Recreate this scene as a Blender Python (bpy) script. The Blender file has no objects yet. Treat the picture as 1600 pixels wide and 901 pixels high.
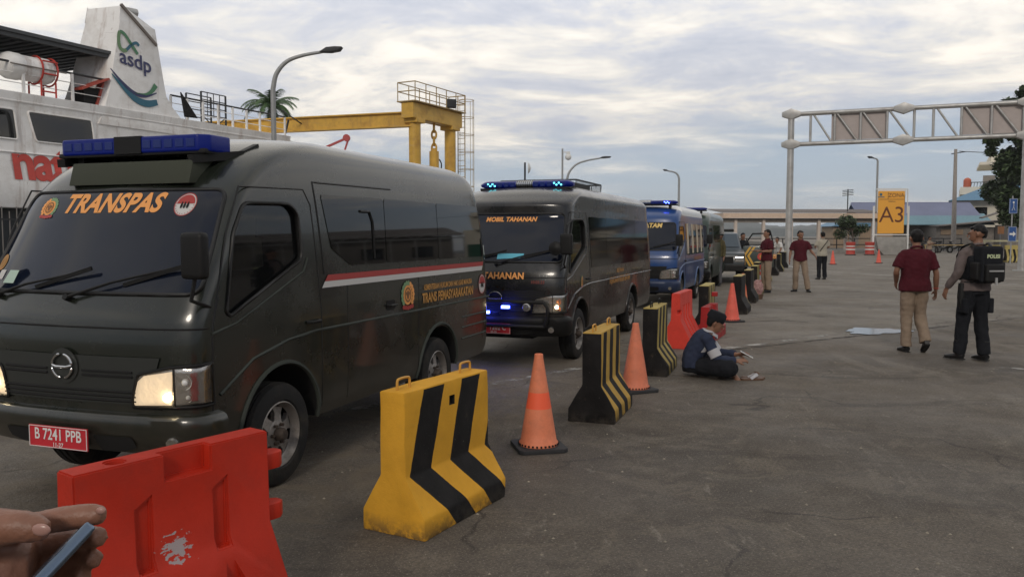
import bpy, bmesh, math, random
import numpy as np
from mathutils import Vector, Matrix, noise
R = math.radians
random.seed(7)
C = bpy.context.scene.collection
sc = bpy.context.scene
# ------------------------------------------------------------------ camera
cam = bpy.data.objects.new('camera', bpy.data.cameras.new('camera')); C.objects.link(cam)
cam.location = (0, 0, 1.6); cam.rotation_euler = (R(90) - math.atan(83.5/1267), 0, 0)
cam.data.lens = 36*1267/1600; cam.data.sensor_width = 36; cam.data.clip_start = .05; cam.data.clip_end = 30000
sc.camera = cam
# ------------------------------------------------------------------ sky and sun
SUN_EL, SUN_AZ = R(28), R(192)          # azimuth clockwise from +Y (behind and to the left of the camera)
w = bpy.data.worlds.new('World'); sc.world = w; w.use_nodes = True
def build_world():
    nt = w.node_tree; nt.nodes.clear(); N = nt.nodes.new; L = nt.links.new
    def math_(op, a, b=None, clamp=False):
        m = N('ShaderNodeMath'); m.operation = op; m.use_clamp = clamp
        for i, v in enumerate((a, b)):
            if v is None: continue
            if isinstance(v, (int, float)): m.inputs[i].default_value = v
            else: L(v, m.inputs[i])
        return m.outputs[0]
    def ramp(v, stops):
        r = N('ShaderNodeValToRGB'); L(v, r.inputs[0]); e = r.color_ramp.elements
        while len(e) < len(stops): e.new(.5)
        for i, (p, c) in enumerate(stops): e[i].position = p; e[i].color = (*c, 1) if len(c) == 3 else c
        return r.outputs[0]
    def mix(f, a, b):
        m = N('ShaderNodeMix'); m.data_type = 'RGBA'
        if isinstance(f, (int, float)): m.inputs[0].default_value = f
        else: L(f, m.inputs[0])
        for s, v in ((6, a), (7, b)):
            if isinstance(v, tuple): m.inputs[s].default_value = (*v, 1)
            else: L(v, m.inputs[s])
        return m.outputs[2]
    tc = N('ShaderNodeTexCoord'); sx = N('ShaderNodeSeparateXYZ'); L(tc.outputs['Generated'], sx.inputs[0])
    z = math_('MAXIMUM', sx.outputs[2], 0.0)
    k = math_('ADD', z, .13)
    cx = N('ShaderNodeCombineXYZ'); L(math_('DIVIDE', sx.outputs[0], k), cx.inputs[0]); L(math_('DIVIDE', sx.outputs[1], k), cx.inputs[1])
    mp = N('ShaderNodeMapping'); L(cx.outputs[0], mp.inputs[0]); mp.inputs['Rotation'].default_value = (0, 0, R(14)); mp.inputs['Scale'].default_value = (.90, 1.15, 1); mp.inputs['Location'].default_value = (3.7, 1.9, 0)
    def noise_(sc_, det, rough, dist, off=0):
        n = N('ShaderNodeTexNoise'); L(mp.outputs[0], n.inputs['Vector']) if not off else None
        if off:
            m2 = N('ShaderNodeMapping'); L(mp.outputs[0], m2.inputs[0]); m2.inputs['Location'].default_value = (off, off*.7, 0); L(m2.outputs[0], n.inputs['Vector'])
        n.inputs['Scale'].default_value = sc_; n.inputs['Detail'].default_value = det; n.inputs['Roughness'].default_value = rough; n.inputs['Distortion'].default_value = dist
        return n.outputs[0]
    big = noise_(.55, 8, .6, .3); mid = noise_(1.5, 9, .62, .5, 5.3); fine = noise_(4.5, 7, .6, .4, 11.1)
    sky = N('ShaderNodeTexSky'); sky.sky_type = 'NISHITA'; sky.sun_disc = False; sky.sun_elevation = SUN_EL; sky.sun_rotation = SUN_AZ
    sc_ = N('ShaderNodeVectorMath'); sc_.operation = 'SCALE'; L(sky.outputs[0], sc_.inputs[0]); sc_.inputs['Scale'].default_value = .055
    air = ramp(z, [(0.0, (.52, .58, .65)), (.04, (.45, .53, .63)), (.10, (.42, .50, .61)), (.3, (.40, .48, .60)), (1, (.26, .34, .48))])
    clear = mix(.2, air, sc_.outputs[0])
    # cloud body colours: cool grey undersides, cream lit tops
    lit = math_('MULTIPLY', math_('ADD', math_('MULTIPLY', mid, .74), math_('MULTIPLY', fine, .26)), 1.0)
    cloud = ramp(lit, [(.34, (.46, .49, .565)), (.44, (.56, .575, .625)), (.52, (.72, .70, .67)), (.61, (.94, .88, .79))])
    low = ramp(z, [(0, (0, 0, 0)), (.075, (.0, .0, .0)), (.15, (.75, .75, .75)), (.24, (1, 1, 1))])
    dens = math_('ADD', math_('MULTIPLY', big, .65), math_('MULTIPLY', mid, .35))
    dens = math_('ADD', dens, math_('MULTIPLY', low, .36))
    cov = ramp(dens, [(.50, (0, 0, 0)), (.72, (1, 1, 1))])
    col = mix(cov, clear, cloud)
    # the sky is a little brighter higher up
    gain = ramp(z, [(0, (1.08,)*3), (.12, (1.10,)*3), (.30, (1.42,)*3), (.7, (1.0,)*3)])
    mm = N('ShaderNodeMix'); mm.data_type = 'RGBA'; mm.blend_type = 'MULTIPLY'; mm.inputs[0].default_value = 1; L(col, mm.inputs[6]); L(gain, mm.inputs[7])
    # sky dimmed behind the camera, put in to darken what the vans reflect
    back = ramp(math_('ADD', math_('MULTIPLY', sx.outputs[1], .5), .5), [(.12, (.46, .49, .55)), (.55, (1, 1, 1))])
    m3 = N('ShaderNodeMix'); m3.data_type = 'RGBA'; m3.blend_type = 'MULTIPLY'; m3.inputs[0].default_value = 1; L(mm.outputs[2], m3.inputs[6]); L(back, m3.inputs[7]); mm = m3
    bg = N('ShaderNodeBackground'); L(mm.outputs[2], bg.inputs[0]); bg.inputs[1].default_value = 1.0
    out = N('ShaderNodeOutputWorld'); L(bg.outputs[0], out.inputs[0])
build_world()
sl = bpy.data.lights.new('sun', 'SUN'); so = bpy.data.objects.new('sun', sl); C.objects.link(so)
sl.energy = 1.2; sl.angle = R(12); sl.color = (1, .90, .78)
sd = Vector((math.sin(SUN_AZ)*math.cos(SUN_EL), math.cos(SUN_AZ)*math.cos(SUN_EL), math.sin(SUN_EL)))
so.rotation_euler = (-sd).to_track_quat('-Z', 'Y').to_euler()
sc.view_settings.view_transform = 'Standard'; sc.view_settings.look = 'None'; sc.view_settings.gamma = 1; sc.view_settings.exposure = 0
sc.cycles.use_denoising = True; sc.cycles.max_bounces = 6; sc.cycles.transparent_max_bounces = 8

# ------------------------------------------------------------------ materials
def srgb(r, g, b): return tuple(((c/255)/12.92 if c <= 10 else ((c/255+.055)/1.055)**2.4) for c in (r, g, b))
def mat(name, col, rough=.6, metal=0, coat=0, var=.0, vscale=6, bump=0, bscale=60, emit=None, es=0, spec=.5, dirt=None, dirt_amt=.0, dscale=2.5):
    m = bpy.data.materials.new(name); m.use_nodes = True; nt = m.node_tree; p = nt.nodes['Principled BSDF']; N = nt.nodes.new; L = nt.links.new
    p.inputs['Base Color'].default_value = (*col, 1); p.inputs['Roughness'].default_value = rough; p.inputs['Metallic'].default_value = metal
    p.inputs['Coat Weight'].default_value = coat; p.inputs['Coat Roughness'].default_value = .06; p.inputs['Specular IOR Level'].default_value = spec
    if emit: p.inputs['Emission Color'].default_value = (*emit, 1); p.inputs['Emission Strength'].default_value = es
    tc = N('ShaderNodeTexCoord')
    src = None
    if var:
        n = N('ShaderNodeTexNoise'); L(tc.outputs['Object'], n.inputs['Vector']); n.inputs['Scale'].default_value = vscale; n.inputs['Detail'].default_value = 8; n.inputs['Roughness'].default_value = .65
        mr = N('ShaderNodeMapRange'); L(n.outputs[0], mr.inputs[0]); mr.inputs[1].default_value = .3; mr.inputs[2].default_value = .7; mr.inputs[3].default_value = 1-var; mr.inputs[4].default_value = 1+var
        v = N('ShaderNodeVectorMath'); v.operation = 'SCALE'; v.inputs[0].default_value = col; L(mr.outputs[0], v.inputs['Scale']); src = v.outputs[0]
        L(src, p.inputs['Base Color'])
    if dirt:
        n = N('ShaderNodeTexNoise'); L(tc.outputs['Object'], n.inputs['Vector']); n.inputs['Scale'].default_value = dscale; n.inputs['Detail'].default_value = 10; n.inputs['Roughness'].default_value = .7
        mr = N('ShaderNodeMapRange'); L(n.outputs[0], mr.inputs[0]); mr.inputs[1].default_value = .48; mr.inputs[2].default_value = .72; mr.inputs[4].default_value = dirt_amt
        mx = N('ShaderNodeMix'); mx.data_type = 'RGBA'; L(mr.outputs[0], mx.inputs[0]); mx.inputs[6].default_value = (*col, 1); mx.inputs[7].default_value = (*dirt, 1)
        if src: L(src, mx.inputs[6])
        L(mx.outputs[2], p.inputs['Base Color'])
        mr2 = N('ShaderNodeMapRange'); L(mr.outputs[0], mr2.inputs[0]); mr2.inputs[3].default_value = rough; mr2.inputs[4].default_value = min(1, rough+.35); L(mr2.outputs[0], p.inputs['Roughness'])
    if bump:
        n = N('ShaderNodeTexNoise'); L(tc.outputs['Object'], n.inputs['Vector']); n.inputs['Scale'].default_value = bscale; n.inputs['Detail'].default_value = 5
        b = N('ShaderNodeBump'); L(n.outputs[0], b.inputs['Height']); b.inputs['Strength'].default_value = bump; b.inputs['Distance'].default_value = .01; L(b.outputs[0], p.inputs['Normal'])
    return m
def glassy(name, col, alpha):
    """tinted pane: part see-through, part dark film, with a clear gloss on top"""
    m = bpy.data.materials.new(name); m.use_nodes = True; nt = m.node_tree; nt.nodes.clear(); N = nt.nodes.new; L = nt.links.new
    out = N('ShaderNodeOutputMaterial'); tr = N('ShaderNodeBsdfTransparent'); tr.inputs[0].default_value = (*col, 1)
    df = N('ShaderNodeBsdfDiffuse'); df.inputs[0].default_value = (.012, .013, .014, 1)
    gl = N('ShaderNodeBsdfGlossy'); gl.inputs['Roughness'].default_value = .03; gl.inputs[0].default_value = (1, 1, 1, 1)
    m1 = N('ShaderNodeMixShader'); m1.inputs[0].default_value = alpha; L(tr.outputs[0], m1.inputs[1]); L(df.outputs[0], m1.inputs[2])
    fr = N('ShaderNodeFresnel'); fr.inputs[0].default_value = 1.5
    m2 = N('ShaderNodeMixShader'); L(fr.outputs[0], m2.inputs[0]); L(m1.outputs[0], m2.inputs[1]); L(gl.outputs[0], m2.inputs[2]); L(m2.outputs[0], out.inputs[0])
    return m
M = {}
M['olive'] = mat('olive_paint', (.0125, .0155, .0115), .25, coat=.5, dirt=(.05, .045, .036), dirt_amt=.25, dscale=1.6)
M['olive_trim_highlight'] = mat('olive_trim_highlight', (.045, .052, .045), .6, spec=.2)  # lighter than the body paint: light caught by creases put into the colour
M['olive_box'] = mat('olive_box', (.045, .05, .035), .6, spec=.2)
M['black_paint'] = mat('charcoal_paint', (.010, .010, .0105), .26, coat=.45, dirt=(.075, .066, .056), dirt_amt=.4, dscale=1.6)
M['blue_paint'] = mat('blue_paint', (.013, .055, .19), .3, coat=.5, dirt=(.07, .08, .1), dirt_amt=.3)
M['white_paint'] = mat('white_paint', (.62, .62, .60), .35, coat=.3, var=.08)
M['green_paint'] = mat('dark_green_paint', (.03, .05, .04), .35, coat=.4, dirt=(.08, .08, .07), dirt_amt=.3)
M['rubber'] = mat('rubber', (.02, .02, .02), .75, bump=.3, bscale=90, dirt=(.10, .085, .065), dirt_amt=.5, dscale=5)
M['trim'] = mat('black_trim', (.014, .014, .014), .5)
M['seal'] = mat('window_seal', (.006, .006, .006), .5)
M['void'] = mat('dark_cavity', (.006, .006, .006), .9)
M['glass'] = mat('dark_glass', (.004, .0045, .005), .03, spec=.6)
M['wind'] = mat('windscreen_glass', (.006, .009, .019), .05, spec=.5, dirt=(.02, .021, .022), dirt_amt=.25, dscale=1.0)
M['tint'] = glassy('tinted_pane', (.5, .52, .52), .35)
M['chrome'] = mat('chrome', (.7, .7, .7), .12, 1)
M['alloy'] = mat('alloy', (.30, .28, .26), .5, .6, dirt=(.08, .065, .05), dirt_amt=.75, dscale=7)
M['reflector'] = mat('lamp_reflector', (.62, .60, .56), .18, .85, bump=.4, bscale=25)
M['lit'] = mat('lit_low_beam', (.9, .8, .6), .3, emit=(1, .80, .48), es=14)
M['warmref'] = mat('warm_reflector', (.85, .78, .66), .25, .5, emit=(1, .74, .46), es=.5, bump=.5, bscale=30)
M['lampglass'] = glassy('lamp_cover', (.95, .95, .95), .03)
M['amber'] = mat('amber_lens', (.75, .22, .04), .2, coat=.5)
M['cream_seat'] = mat('seat_cloth', (.32, .27, .2), .8)
M['orange'] = mat('orange_lettering', (.80, .34, .09), .6)
M['gold'] = mat('gold_lettering', (.52, .25, .05), .6)
M['red_vinyl'] = mat('red_vinyl', (.36, .035, .03), .5)
M['white_vinyl'] = mat('white_vinyl', (.55, .54, .52), .5)
M['plate_red'] = mat('plate_red', (.50, .02, .03), .5, var=.1)
M['white'] = mat('white_plastic', (.7, .7, .68), .5)
M['lbblue'] = mat('blue_lens', (.004, .012, .13), .3, spec=.25, emit=(.0, .02, .5), es=.05)  # faint emission put in so the lens blue stays saturated
M['ledcyan'] = mat('cyan_led', (.1, .6, .7), .3, emit=(.15, .9, 1), es=3)
M['ledblue'] = mat('blue_led', (.1, .2, .9), .3, emit=(.04, .07, 1), es=34)
M['ledwhite'] = mat('led_core', (.6, .7, 1), .3, emit=(.45, .5, 1), es=9)
M['steel'] = mat('galvanised', (.42, .42, .41), .45, .45, var=.15, vscale=3, dirt=(.2, .15, .11), dirt_amt=.4)
M['pole'] = mat('grey_pole', (.30, .31, .31), .5, .2, var=.1)
M['dark_metal'] = mat('dark_steel', (.025, .027, .03), .6)
M['crane'] = mat('crane_yellow', (.62, .37, .055), .5, var=.12, vscale=1.2, dirt=(.25, .12, .04), dirt_amt=.6, dscale=1.4)
M['crane_rail'] = mat('crane_rail', (.38, .27, .12), .6, var=.2)
M['crane_red'] = mat('derrick_red', (.40, .05, .05), .5)
M['ship_white'] = mat('ship_white', (.84, .83, .81), .45, var=.09, vscale=.5, dirt=(.42, .37, .31), dirt_amt=.5, dscale=.9, bump=.5, bscale=1.2)
M['ship_red'] = mat('ship_red', (.50, .045, .03), .5, var=.12)
M['ship_orange'] = mat('hatch_red', (.42, .07, .045), .6, var=.2)
M['navy'] = mat('navy_lettering', (.03, .035, .12), .5)
M['teal'] = mat('teal_wave', (.02, .13, .2), .5); M['leafg'] = mat('green_wave', (.07, .22, .11), .5)
M['concrete'] = mat('concrete', (.30, .29, .27), .85, var=.2, vscale=2, bump=.4, bscale=30)
M['pinkish'] = mat('pavilion_post', (.58, .50, .44), .8, var=.15)
M['cream'] = mat('cream_wall', (.66, .62, .52), .8, var=.1, vscale=.3)
M['fascia'] = mat('pavilion_fascia', (.62, .48, .37), .7, var=.1)
M['roofblue'] = mat('blue_roof', (.10, .22, .34), .55, var=.12); M['rooflilac'] = mat('lilac_roof', (.17, .19, .29), .6, var=.1, vscale=.6)
M['roofteal'] = mat('turquoise_roof', (.15, .27, .32), .6, var=.15); M['roofgrey'] = mat('rusty_sheet', (.16, .14, .13), .7, var=.3)
M['wallgrey'] = mat('shed_wall', (.22, .20, .18), .85, var=.25); M['wallbrown'] = mat('brown_wall', (.30, .22, .15), .85, var=.15)
M['sign_orange'] = mat('sign_orange', (.80, .38, .045), .5); M['sign_ink'] = mat('sign_ink', (.13, .035, .01), .6)
M['signblue'] = mat('sign_blue', (.02, .08, .26), .5); M['greenwall'] = mat('green_hoarding', (.015, .10, .06), .7, var=.3)
M['leaf'] = mat('leaves', (.035, .06, .022), .55, var=.5, vscale=1.1); M['leaf2'] = mat('leaves_light', (.06, .095, .035), .55, var=.4, vscale=1.1)
M['palm'] = mat('palm_leaves', (.07, .13, .045), .5, var=.3); M['bark'] = mat('bark', (.10, .08, .065), .9, var=.3, bump=.6, bscale=20)
M['skin'] = mat('skin', (.23, .115, .07), .5, var=.08); M['skin_hand'] = mat('hand_skin', (.22, .10, .062), .45, var=.14, vscale=45, bump=.15, bscale=260)
M['nail'] = mat('nail', (.36, .20, .165), .3)
M['hair'] = mat('hair', (.010, .009, .009), .55); M['maroon'] = mat('maroon_cloth', (.066, .009, .015), .85, var=.12, vscale=12)
M['khaki'] = mat('khaki_cloth', (.25, .19, .14), .85, var=.12, vscale=8); M['shoe'] = mat('shoe', (.012, .012, .013), .45)
M['navycloth'] = mat('navy_cloth', (.028, .036, .065), .9, var=.12, vscale=14); M['greywhite'] = mat('pale_cloth', (.42, .42, .44), .85, var=.1)
M['blackcloth'] = mat('black_cloth', (.011, .012, .015), .85, var=.2, vscale=10); M['policeshirt'] = mat('grey_brown_cloth', (.125, .10, .095), .85, var=.1, vscale=12)
M['beigecloth'] = mat('beige_cloth', (.36, .33, .27), .85, var=.1); M['camo'] = mat('olive_cloth', (.08, .07, .035), .85, var=.45, vscale=14)
M['greycloth'] = mat('grey_cloth', (.10, .10, .11), .85); M['sandal'] = mat('sandal', (.11, .06, .035), .6)
M['eye'] = mat('eye', (.02, .015, .012), .2)
M['phone'] = mat('phone_case', (.02, .022, .026), .3, coat=.3); M['screen'] = mat('phone_glass', (.05, .07, .10), .06, emit=(.25, .35, .5), es=.15)
M['phonerim'] = mat('phone_rim', (.16, .21, .28), .22, .8)
M['plastic_red'] = None
def streaks(m):
    nt = m.node_tree; N = nt.nodes.new; L = nt.links.new; p = nt.nodes['Principled BSDF']; src = p.inputs['Base Color'].links[0].from_socket
    tc = N('ShaderNodeTexCoord'); cur = src
    for scl, lo, hi, amt, col in (((2.2, 2.2, .16), .55, .70, .5, (.24, .13, .07)), ((.7, .7, 6), .60, .66, .35, (.34, .31, .28)), ((5, 5, 1.6), .64, .70, .6, (.20, .09, .045))):
        mp = N('ShaderNodeMapping'); mp.inputs['Scale'].default_value = scl; L(tc.outputs['Object'], mp.inputs[0]); n = N('ShaderNodeTexNoise'); L(mp.outputs[0], n.inputs['Vector']); n.inputs['Scale'].default_value = 1; n.inputs['Detail'].default_value = 8; n.inputs['Roughness'].default_value = .7
        r = N('ShaderNodeMapRange'); L(n.outputs[0], r.inputs[0]); r.inputs[1].default_value = lo; r.inputs[2].default_value = hi; r.inputs[4].default_value = amt
        x = N('ShaderNodeMix'); x.data_type = 'RGBA'; L(r.outputs[0], x.inputs[0]); L(cur, x.inputs[6]); x.inputs[7].default_value = (*col, 1); cur = x.outputs[2]
    L(cur, p.inputs['Base Color'])
streaks(M['ship_white']); streaks(M['crane'])
def low_dust(m, col, top=.75, amt=.5):
    nt = m.node_tree; N = nt.nodes.new; L = nt.links.new; p = nt.nodes['Principled BSDF']; src = p.inputs['Base Color'].links[0].from_socket; rs = p.inputs['Roughness'].links[0].from_socket
    tc = N('ShaderNodeTexCoord'); sx = N('ShaderNodeSeparateXYZ'); L(tc.outputs['Object'], sx.inputs[0]); n = N('ShaderNodeTexNoise'); L(tc.outputs['Object'], n.inputs['Vector']); n.inputs['Scale'].default_value = 4; n.inputs['Detail'].default_value = 10; n.inputs['Roughness'].default_value = .72
    a = N('ShaderNodeMath'); a.operation = 'MULTIPLY_ADD'; L(n.outputs[0], a.inputs[0]); a.inputs[1].default_value = 1.1; L(sx.outputs[2], a.inputs[2])
    r = N('ShaderNodeMapRange'); L(a.outputs[0], r.inputs[0]); r.inputs[1].default_value = top+.55; r.inputs[2].default_value = top-.05; r.inputs[4].default_value = amt
    x = N('ShaderNodeMix'); x.data_type = 'RGBA'; L(r.outputs[0], x.inputs[0]); L(src, x.inputs[6]); x.inputs[7].default_value = (*col, 1); L(x.outputs[2], p.inputs['Base Color'])
    y = N('ShaderNodeMapRange'); L(r.outputs[0], y.inputs[0]); y.inputs[3].default_value = 0; y.inputs[4].default_value = .5; z = N('ShaderNodeMath'); z.operation = 'ADD'; z.use_clamp = True; L(rs, z.inputs[0]); L(y.outputs[0], z.inputs[1]); L(z.outputs[0], p.inputs['Roughness'])
for k_ in ('olive', 'black_paint', 'blue_paint', 'green_paint'): low_dust(M[k_], (.075, .062, .047))
def plastic_red(name, col, scuff=None):
    m = mat(name, col, .5, spec=.25, var=.10, vscale=5, dirt=(col[0]*.5, .03, .02), dirt_amt=.5, dscale=3.2, bump=.12, bscale=120)
    if scuff:
        nt = m.node_tree; N = nt.nodes.new; L = nt.links.new; p = nt.nodes['Principled BSDF']; src = p.inputs['Base Color'].links[0].from_socket
        tc = N('ShaderNodeTexCoord'); d = N('ShaderNodeVectorMath'); d.operation = 'DISTANCE'; L(tc.outputs['Object'], d.inputs[0]); d.inputs[1].default_value = scuff
        mpn = N('ShaderNodeMapping'); mpn.inputs['Scale'].default_value = (1, 1, 1.6); L(tc.outputs['Object'], mpn.inputs[0])
        n = N('ShaderNodeTexNoise'); L(mpn.outputs[0], n.inputs['Vector']); n.inputs['Scale'].default_value = 38; n.inputs['Detail'].default_value = 6
        a = N('ShaderNodeMath'); a.operation = 'MULTIPLY_ADD'; L(d.outputs['Value'], a.inputs[0]); a.inputs[1].default_value = -4.2; a.inputs[2].default_value = .075
        s = N('ShaderNodeMath'); s.operation = 'ADD'; L(n.outputs[0], s.inputs[0]); L(a.outputs[0], s.inputs[1])
        r = N('ShaderNodeMapRange'); L(s.outputs[0], r.inputs[0]); r.inputs[1].default_value = .40; r.inputs[2].default_value = .43
        mx = N('ShaderNodeMix'); mx.data_type = 'RGBA'; L(r.outputs[0], mx.inputs[0]); L(src, mx.inputs[6]); mx.inputs[7].default_value = (.36, .30, .30, 1); L(mx.outputs[2], p.inputs['Base Color'])
    return m

for k_ in ('maroon', 'khaki', 'navycloth', 'greywhite', 'blackcloth', 'policeshirt', 'beigecloth', 'camo', 'greycloth', 'hair', 'rubber', 'trim', 'cone_base') :
    if k_ in M: M[k_].node_tree.nodes['Principled BSDF'].inputs['Specular IOR Level'].default_value = .18
# ------------------------------------------------------------------ object helpers
def tag(o, label=None, cat=None, group=None, kind=None):
    if label: o['label'] = label
    if cat: o['category'] = cat
    if group: o['group'] = group
    if kind: o['kind'] = kind
    return o
def thing(name, label, cat, loc=(0, 0, 0), rz=0, group=None):
    o = bpy.data.objects.new(name, None); C.objects.link(o); o.location = loc; o.rotation_euler = (0, 0, rz); o.empty_display_size = .2
    return tag(o, label, cat, group)
def copy_tree(o, parent=None):
    c = o.copy(); C.objects.link(c)
    if parent is not None: c.parent = parent
    for ch in list(o.children): copy_tree(ch, c)
    return c
class MB:
    """collects shapes into one mesh; each face remembers a material slot"""
    def __init__(s): s.v = []; s.f = []; s.m = []; s.cur = 0
    def add(s, vs, fs):
        b = len(s.v); s.v += [tuple(v) for v in vs]; s.f += [tuple(b+i for i in f) for f in fs]; s.m += [s.cur]*len(fs); return s
    def box(s, c, d, rot=None, top=None):
        x, y, z = d[0]/2, d[1]/2, d[2]/2; tx, ty = (top or (1, 1))
        vs = [Vector(p) for p in ((-x, -y, -z), (x, -y, -z), (x, y, -z), (-x, y, -z), (-x*tx, -y*ty, z), (x*tx, -y*ty, z), (x*tx, y*ty, z), (-x*tx, y*ty, z))]
        if rot is not None: vs = [rot @ v for v in vs]
        return s.add([v+Vector(c) for v in vs], [(3, 2, 1, 0), (4, 5, 6, 7), (0, 1, 5, 4), (1, 2, 6, 5), (2, 3, 7, 6), (3, 0, 4, 7)])
    def bar(s, a, b, w, h=None):
        a, b = Vector(a), Vector(b); d = b-a; q = d.to_track_quat('X', 'Z').to_matrix(); return s.box((a+b)/2, (d.length, w, h or w), q)
    def cyl(s, a, b, r0, r1=None, n=14):
        r1 = r0 if r1 is None else r1
        return s.tube([a, b], [r0, r1], n)
    def tube(s, pts, rad, n=8, closed=False, side=None, flat=None):
        pts = [Vector(p) for p in pts]; N_ = len(pts)
        rad = rad if isinstance(rad, (list, tuple)) and not isinstance(rad, tuple) else [rad]*N_
        vs = []; prev = None
        for i, p in enumerate(pts):
            if closed: t = pts[(i+1) % N_]-pts[i-1]
            else: t = pts[min(i+1, N_-1)]-pts[max(i-1, 0)]
            t = t.normalized() if t.length > 1e-9 else Vector((0, 0, 1))
            if side is not None: u = Vector(side)-t*t.dot(Vector(side))
            elif prev is not None: u = prev-t*t.dot(prev)
            else: u = t.orthogonal()
            if u.length < 1e-6: u = t.orthogonal()
            u.normalize(); prev = u; w_ = t.cross(u); r = rad[i]; ra, rb = r if isinstance(r, (tuple, list)) else (r, r)
            for k in range(n):
                a = 2*math.pi*k/n; vs.append(p+u*math.cos(a)*ra+w_*math.sin(a)*rb)
        fs = []
        for i in range(N_ if closed else N_-1):
            j = (i+1) % N_
            for k in range(n): k2 = (k+1) % n; fs.append((i*n+k, i*n+k2, j*n+k2, j*n+k))
        if not closed: fs += [tuple(range(n-1, -1, -1)), tuple((N_-1)*n+k for k in range(n))]
        return s.add(vs, fs)
    def lathe(s, prof, n=32, c=(0, 0, 0), axis='z', cap=False):
        vs = []; fs = []; c = Vector(c)
        for (r, z) in prof:
            for k in range(n):
                a = 2*math.pi*k/n; x, y = r*math.cos(a), r*math.sin(a)
                v = (x, y, z) if axis == 'z' else ((x, z, -y) if axis == 'y' else (z, x, y)); vs.append(c+Vector(v))
        for i in range(len(prof)-1):
            for k in range(n): k2 = (k+1) % n; fs.append((i*n+k, i*n+k2, (i+1)*n+k2, (i+1)*n+k))
        if cap: fs += [tuple(range(n-1, -1, -1)), tuple((len(prof)-1)*n+k for k in range(n))]
        return s.add(vs, fs)
    def sphere(s, c, r, nu=14, nv=9):
        r = (r, r, r) if isinstance(r, (int, float)) else r; vs = []; fs = []
        for i in range(nv+1):
            p = math.pi*i/nv
            for k in range(nu): a = 2*math.pi*k/nu; vs.append((c[0]+r[0]*math.sin(p)*math.cos(a), c[1]+r[1]*math.sin(p)*math.sin(a), c[2]-r[2]*math.cos(p)))
        for i in range(nv):
            for k in range(nu): k2 = (k+1) % nu; fs.append((i*nu+k, i*nu+k2, (i+1)*nu+k2, (i+1)*nu+k))
        return s.add(vs, fs)
    def prism(s, poly, a0, a1, axes='xz'):
        """polygon in two axes, extruded along the third from a0 to a1"""
        def P(u, v, w_): return {'xz': (u, w_, v), 'yz': (w_, u, v), 'xy': (u, v, w_)}[axes]
        n = len(poly); vs = [P(u, v, a0) for u, v in poly]+[P(u, v, a1) for u, v in poly]
        return s.add(vs, [tuple(range(n-1, -1, -1)), tuple(range(n, 2*n))]+[(i, (i+1) % n, n+(i+1) % n, n+i) for i in range(n)])
    def mesh(s, name, mats, smooth=None, bevel=0, segs=2, merge=True):
        me = bpy.data.meshes.new(name); me.from_pydata(s.v, [], s.f); 
        for m in (mats if isinstance(mats, (list, tuple)) else [mats]): me.materials.append(m)
        me.polygons.foreach_set('material_index', s.m)
        bm = bmesh.new(); bm.from_mesh(me)
        if merge: bmesh.ops.remove_doubles(bm, verts=bm.verts, dist=1e-5)
        bmesh.ops.recalc_face_normals(bm, faces=bm.faces)
        if bevel:
            es = [e for e in bm.edges if len(e.link_faces) == 2 and e.calc_face_angle(0) > R(28)]
            bmesh.ops.bevel(bm, geom=es, offset=bevel, segments=segs, affect='EDGES', profile=.6, clamp_overlap=True)
        bm.to_mesh(me); bm.free()
        if smooth is not None:
            me.polygons.foreach_set('use_smooth', [True]*len(me.polygons)); me.set_sharp_from_angle(angle=R(smooth))
        return me
    def build(s, name, mats, parent=None, smooth=35, bevel=0, segs=2, **k):
        o = bpy.data.objects.new(name, s.mesh(name, mats, smooth, bevel, segs)); C.objects.link(o)
        if parent is not None: o.parent = parent
        return o
def struct(o): o['kind'] = 'structure'; return o
def boolean(o, cutters, transfer=True):
    for cme in cutters:
        co = bpy.data.objects.new('cut', cme); C.objects.link(co)
        if o.parent: co.parent = o.parent
        md = o.modifiers.new('b', 'BOOLEAN'); md.operation = 'DIFFERENCE'; md.object = co; md.solver = 'EXACT'
        if hasattr(md, 'material_mode') and transfer: md.material_mode = 'TRANSFER'
        dg = bpy.context.evaluated_depsgraph_get(); dg.update(); me = bpy.data.meshes.new_from_object(o.evaluated_get(dg), depsgraph=dg)
        o.modifiers.clear(); old = o.data; o.data = me; bpy.data.objects.remove(co)
    o.data.polygons.foreach_set('use_smooth', [True]*len(o.data.polygons)); o.data.set_sharp_from_angle(angle=R(32))
    return o
def remesh(mb, name, material, parent, voxel, smooth=2, wrinkle=0, wscale=9, extra=None):
    me = mb.mesh(name, material, merge=True); o = bpy.data.objects.new(name, me); C.objects.link(o)
    md = o.modifiers.new('r', 'REMESH'); md.mode = 'VOXEL'; md.voxel_size = voxel
    if smooth: ms = o.modifiers.new('s', 'SMOOTH'); ms.iterations = smooth; ms.factor = .5
    dg = bpy.context.evaluated_depsgraph_get(); dg.update(); me2 = bpy.data.meshes.new_from_object(o.evaluated_get(dg), depsgraph=dg); o.modifiers.clear(); o.data = me2
    if not me2.materials: me2.materials.append(material)
    if wrinkle:
        nrm = [v.normal.copy() for v in me2.vertices]
        for v, n_ in zip(me2.vertices, nrm):
            q = v.co*wscale; v.co += n_*wrinkle*(noise.noise(Vector((q.x*1.3, q.y*1.3, q.z*.7)))+.6*noise.noise(q*2.3+Vector((9, 3, 1))))
    if extra:
        bm = bmesh.new(); bm.from_mesh(me2); 
        for (emb, emat) in extra:
            me2.materials.append(emat); e = emb.mesh('e', emat); n0 = len(bm.faces); bm.from_mesh(e); bm.faces.ensure_lookup_table()
            for f in bm.faces[n0:]: f.material_index = len(me2.materials)-1
        bm.to_mesh(me2); bm.free()
    me2.polygons.foreach_set('use_smooth', [True]*len(me2.polygons)); o.parent = parent
    return o
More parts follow.
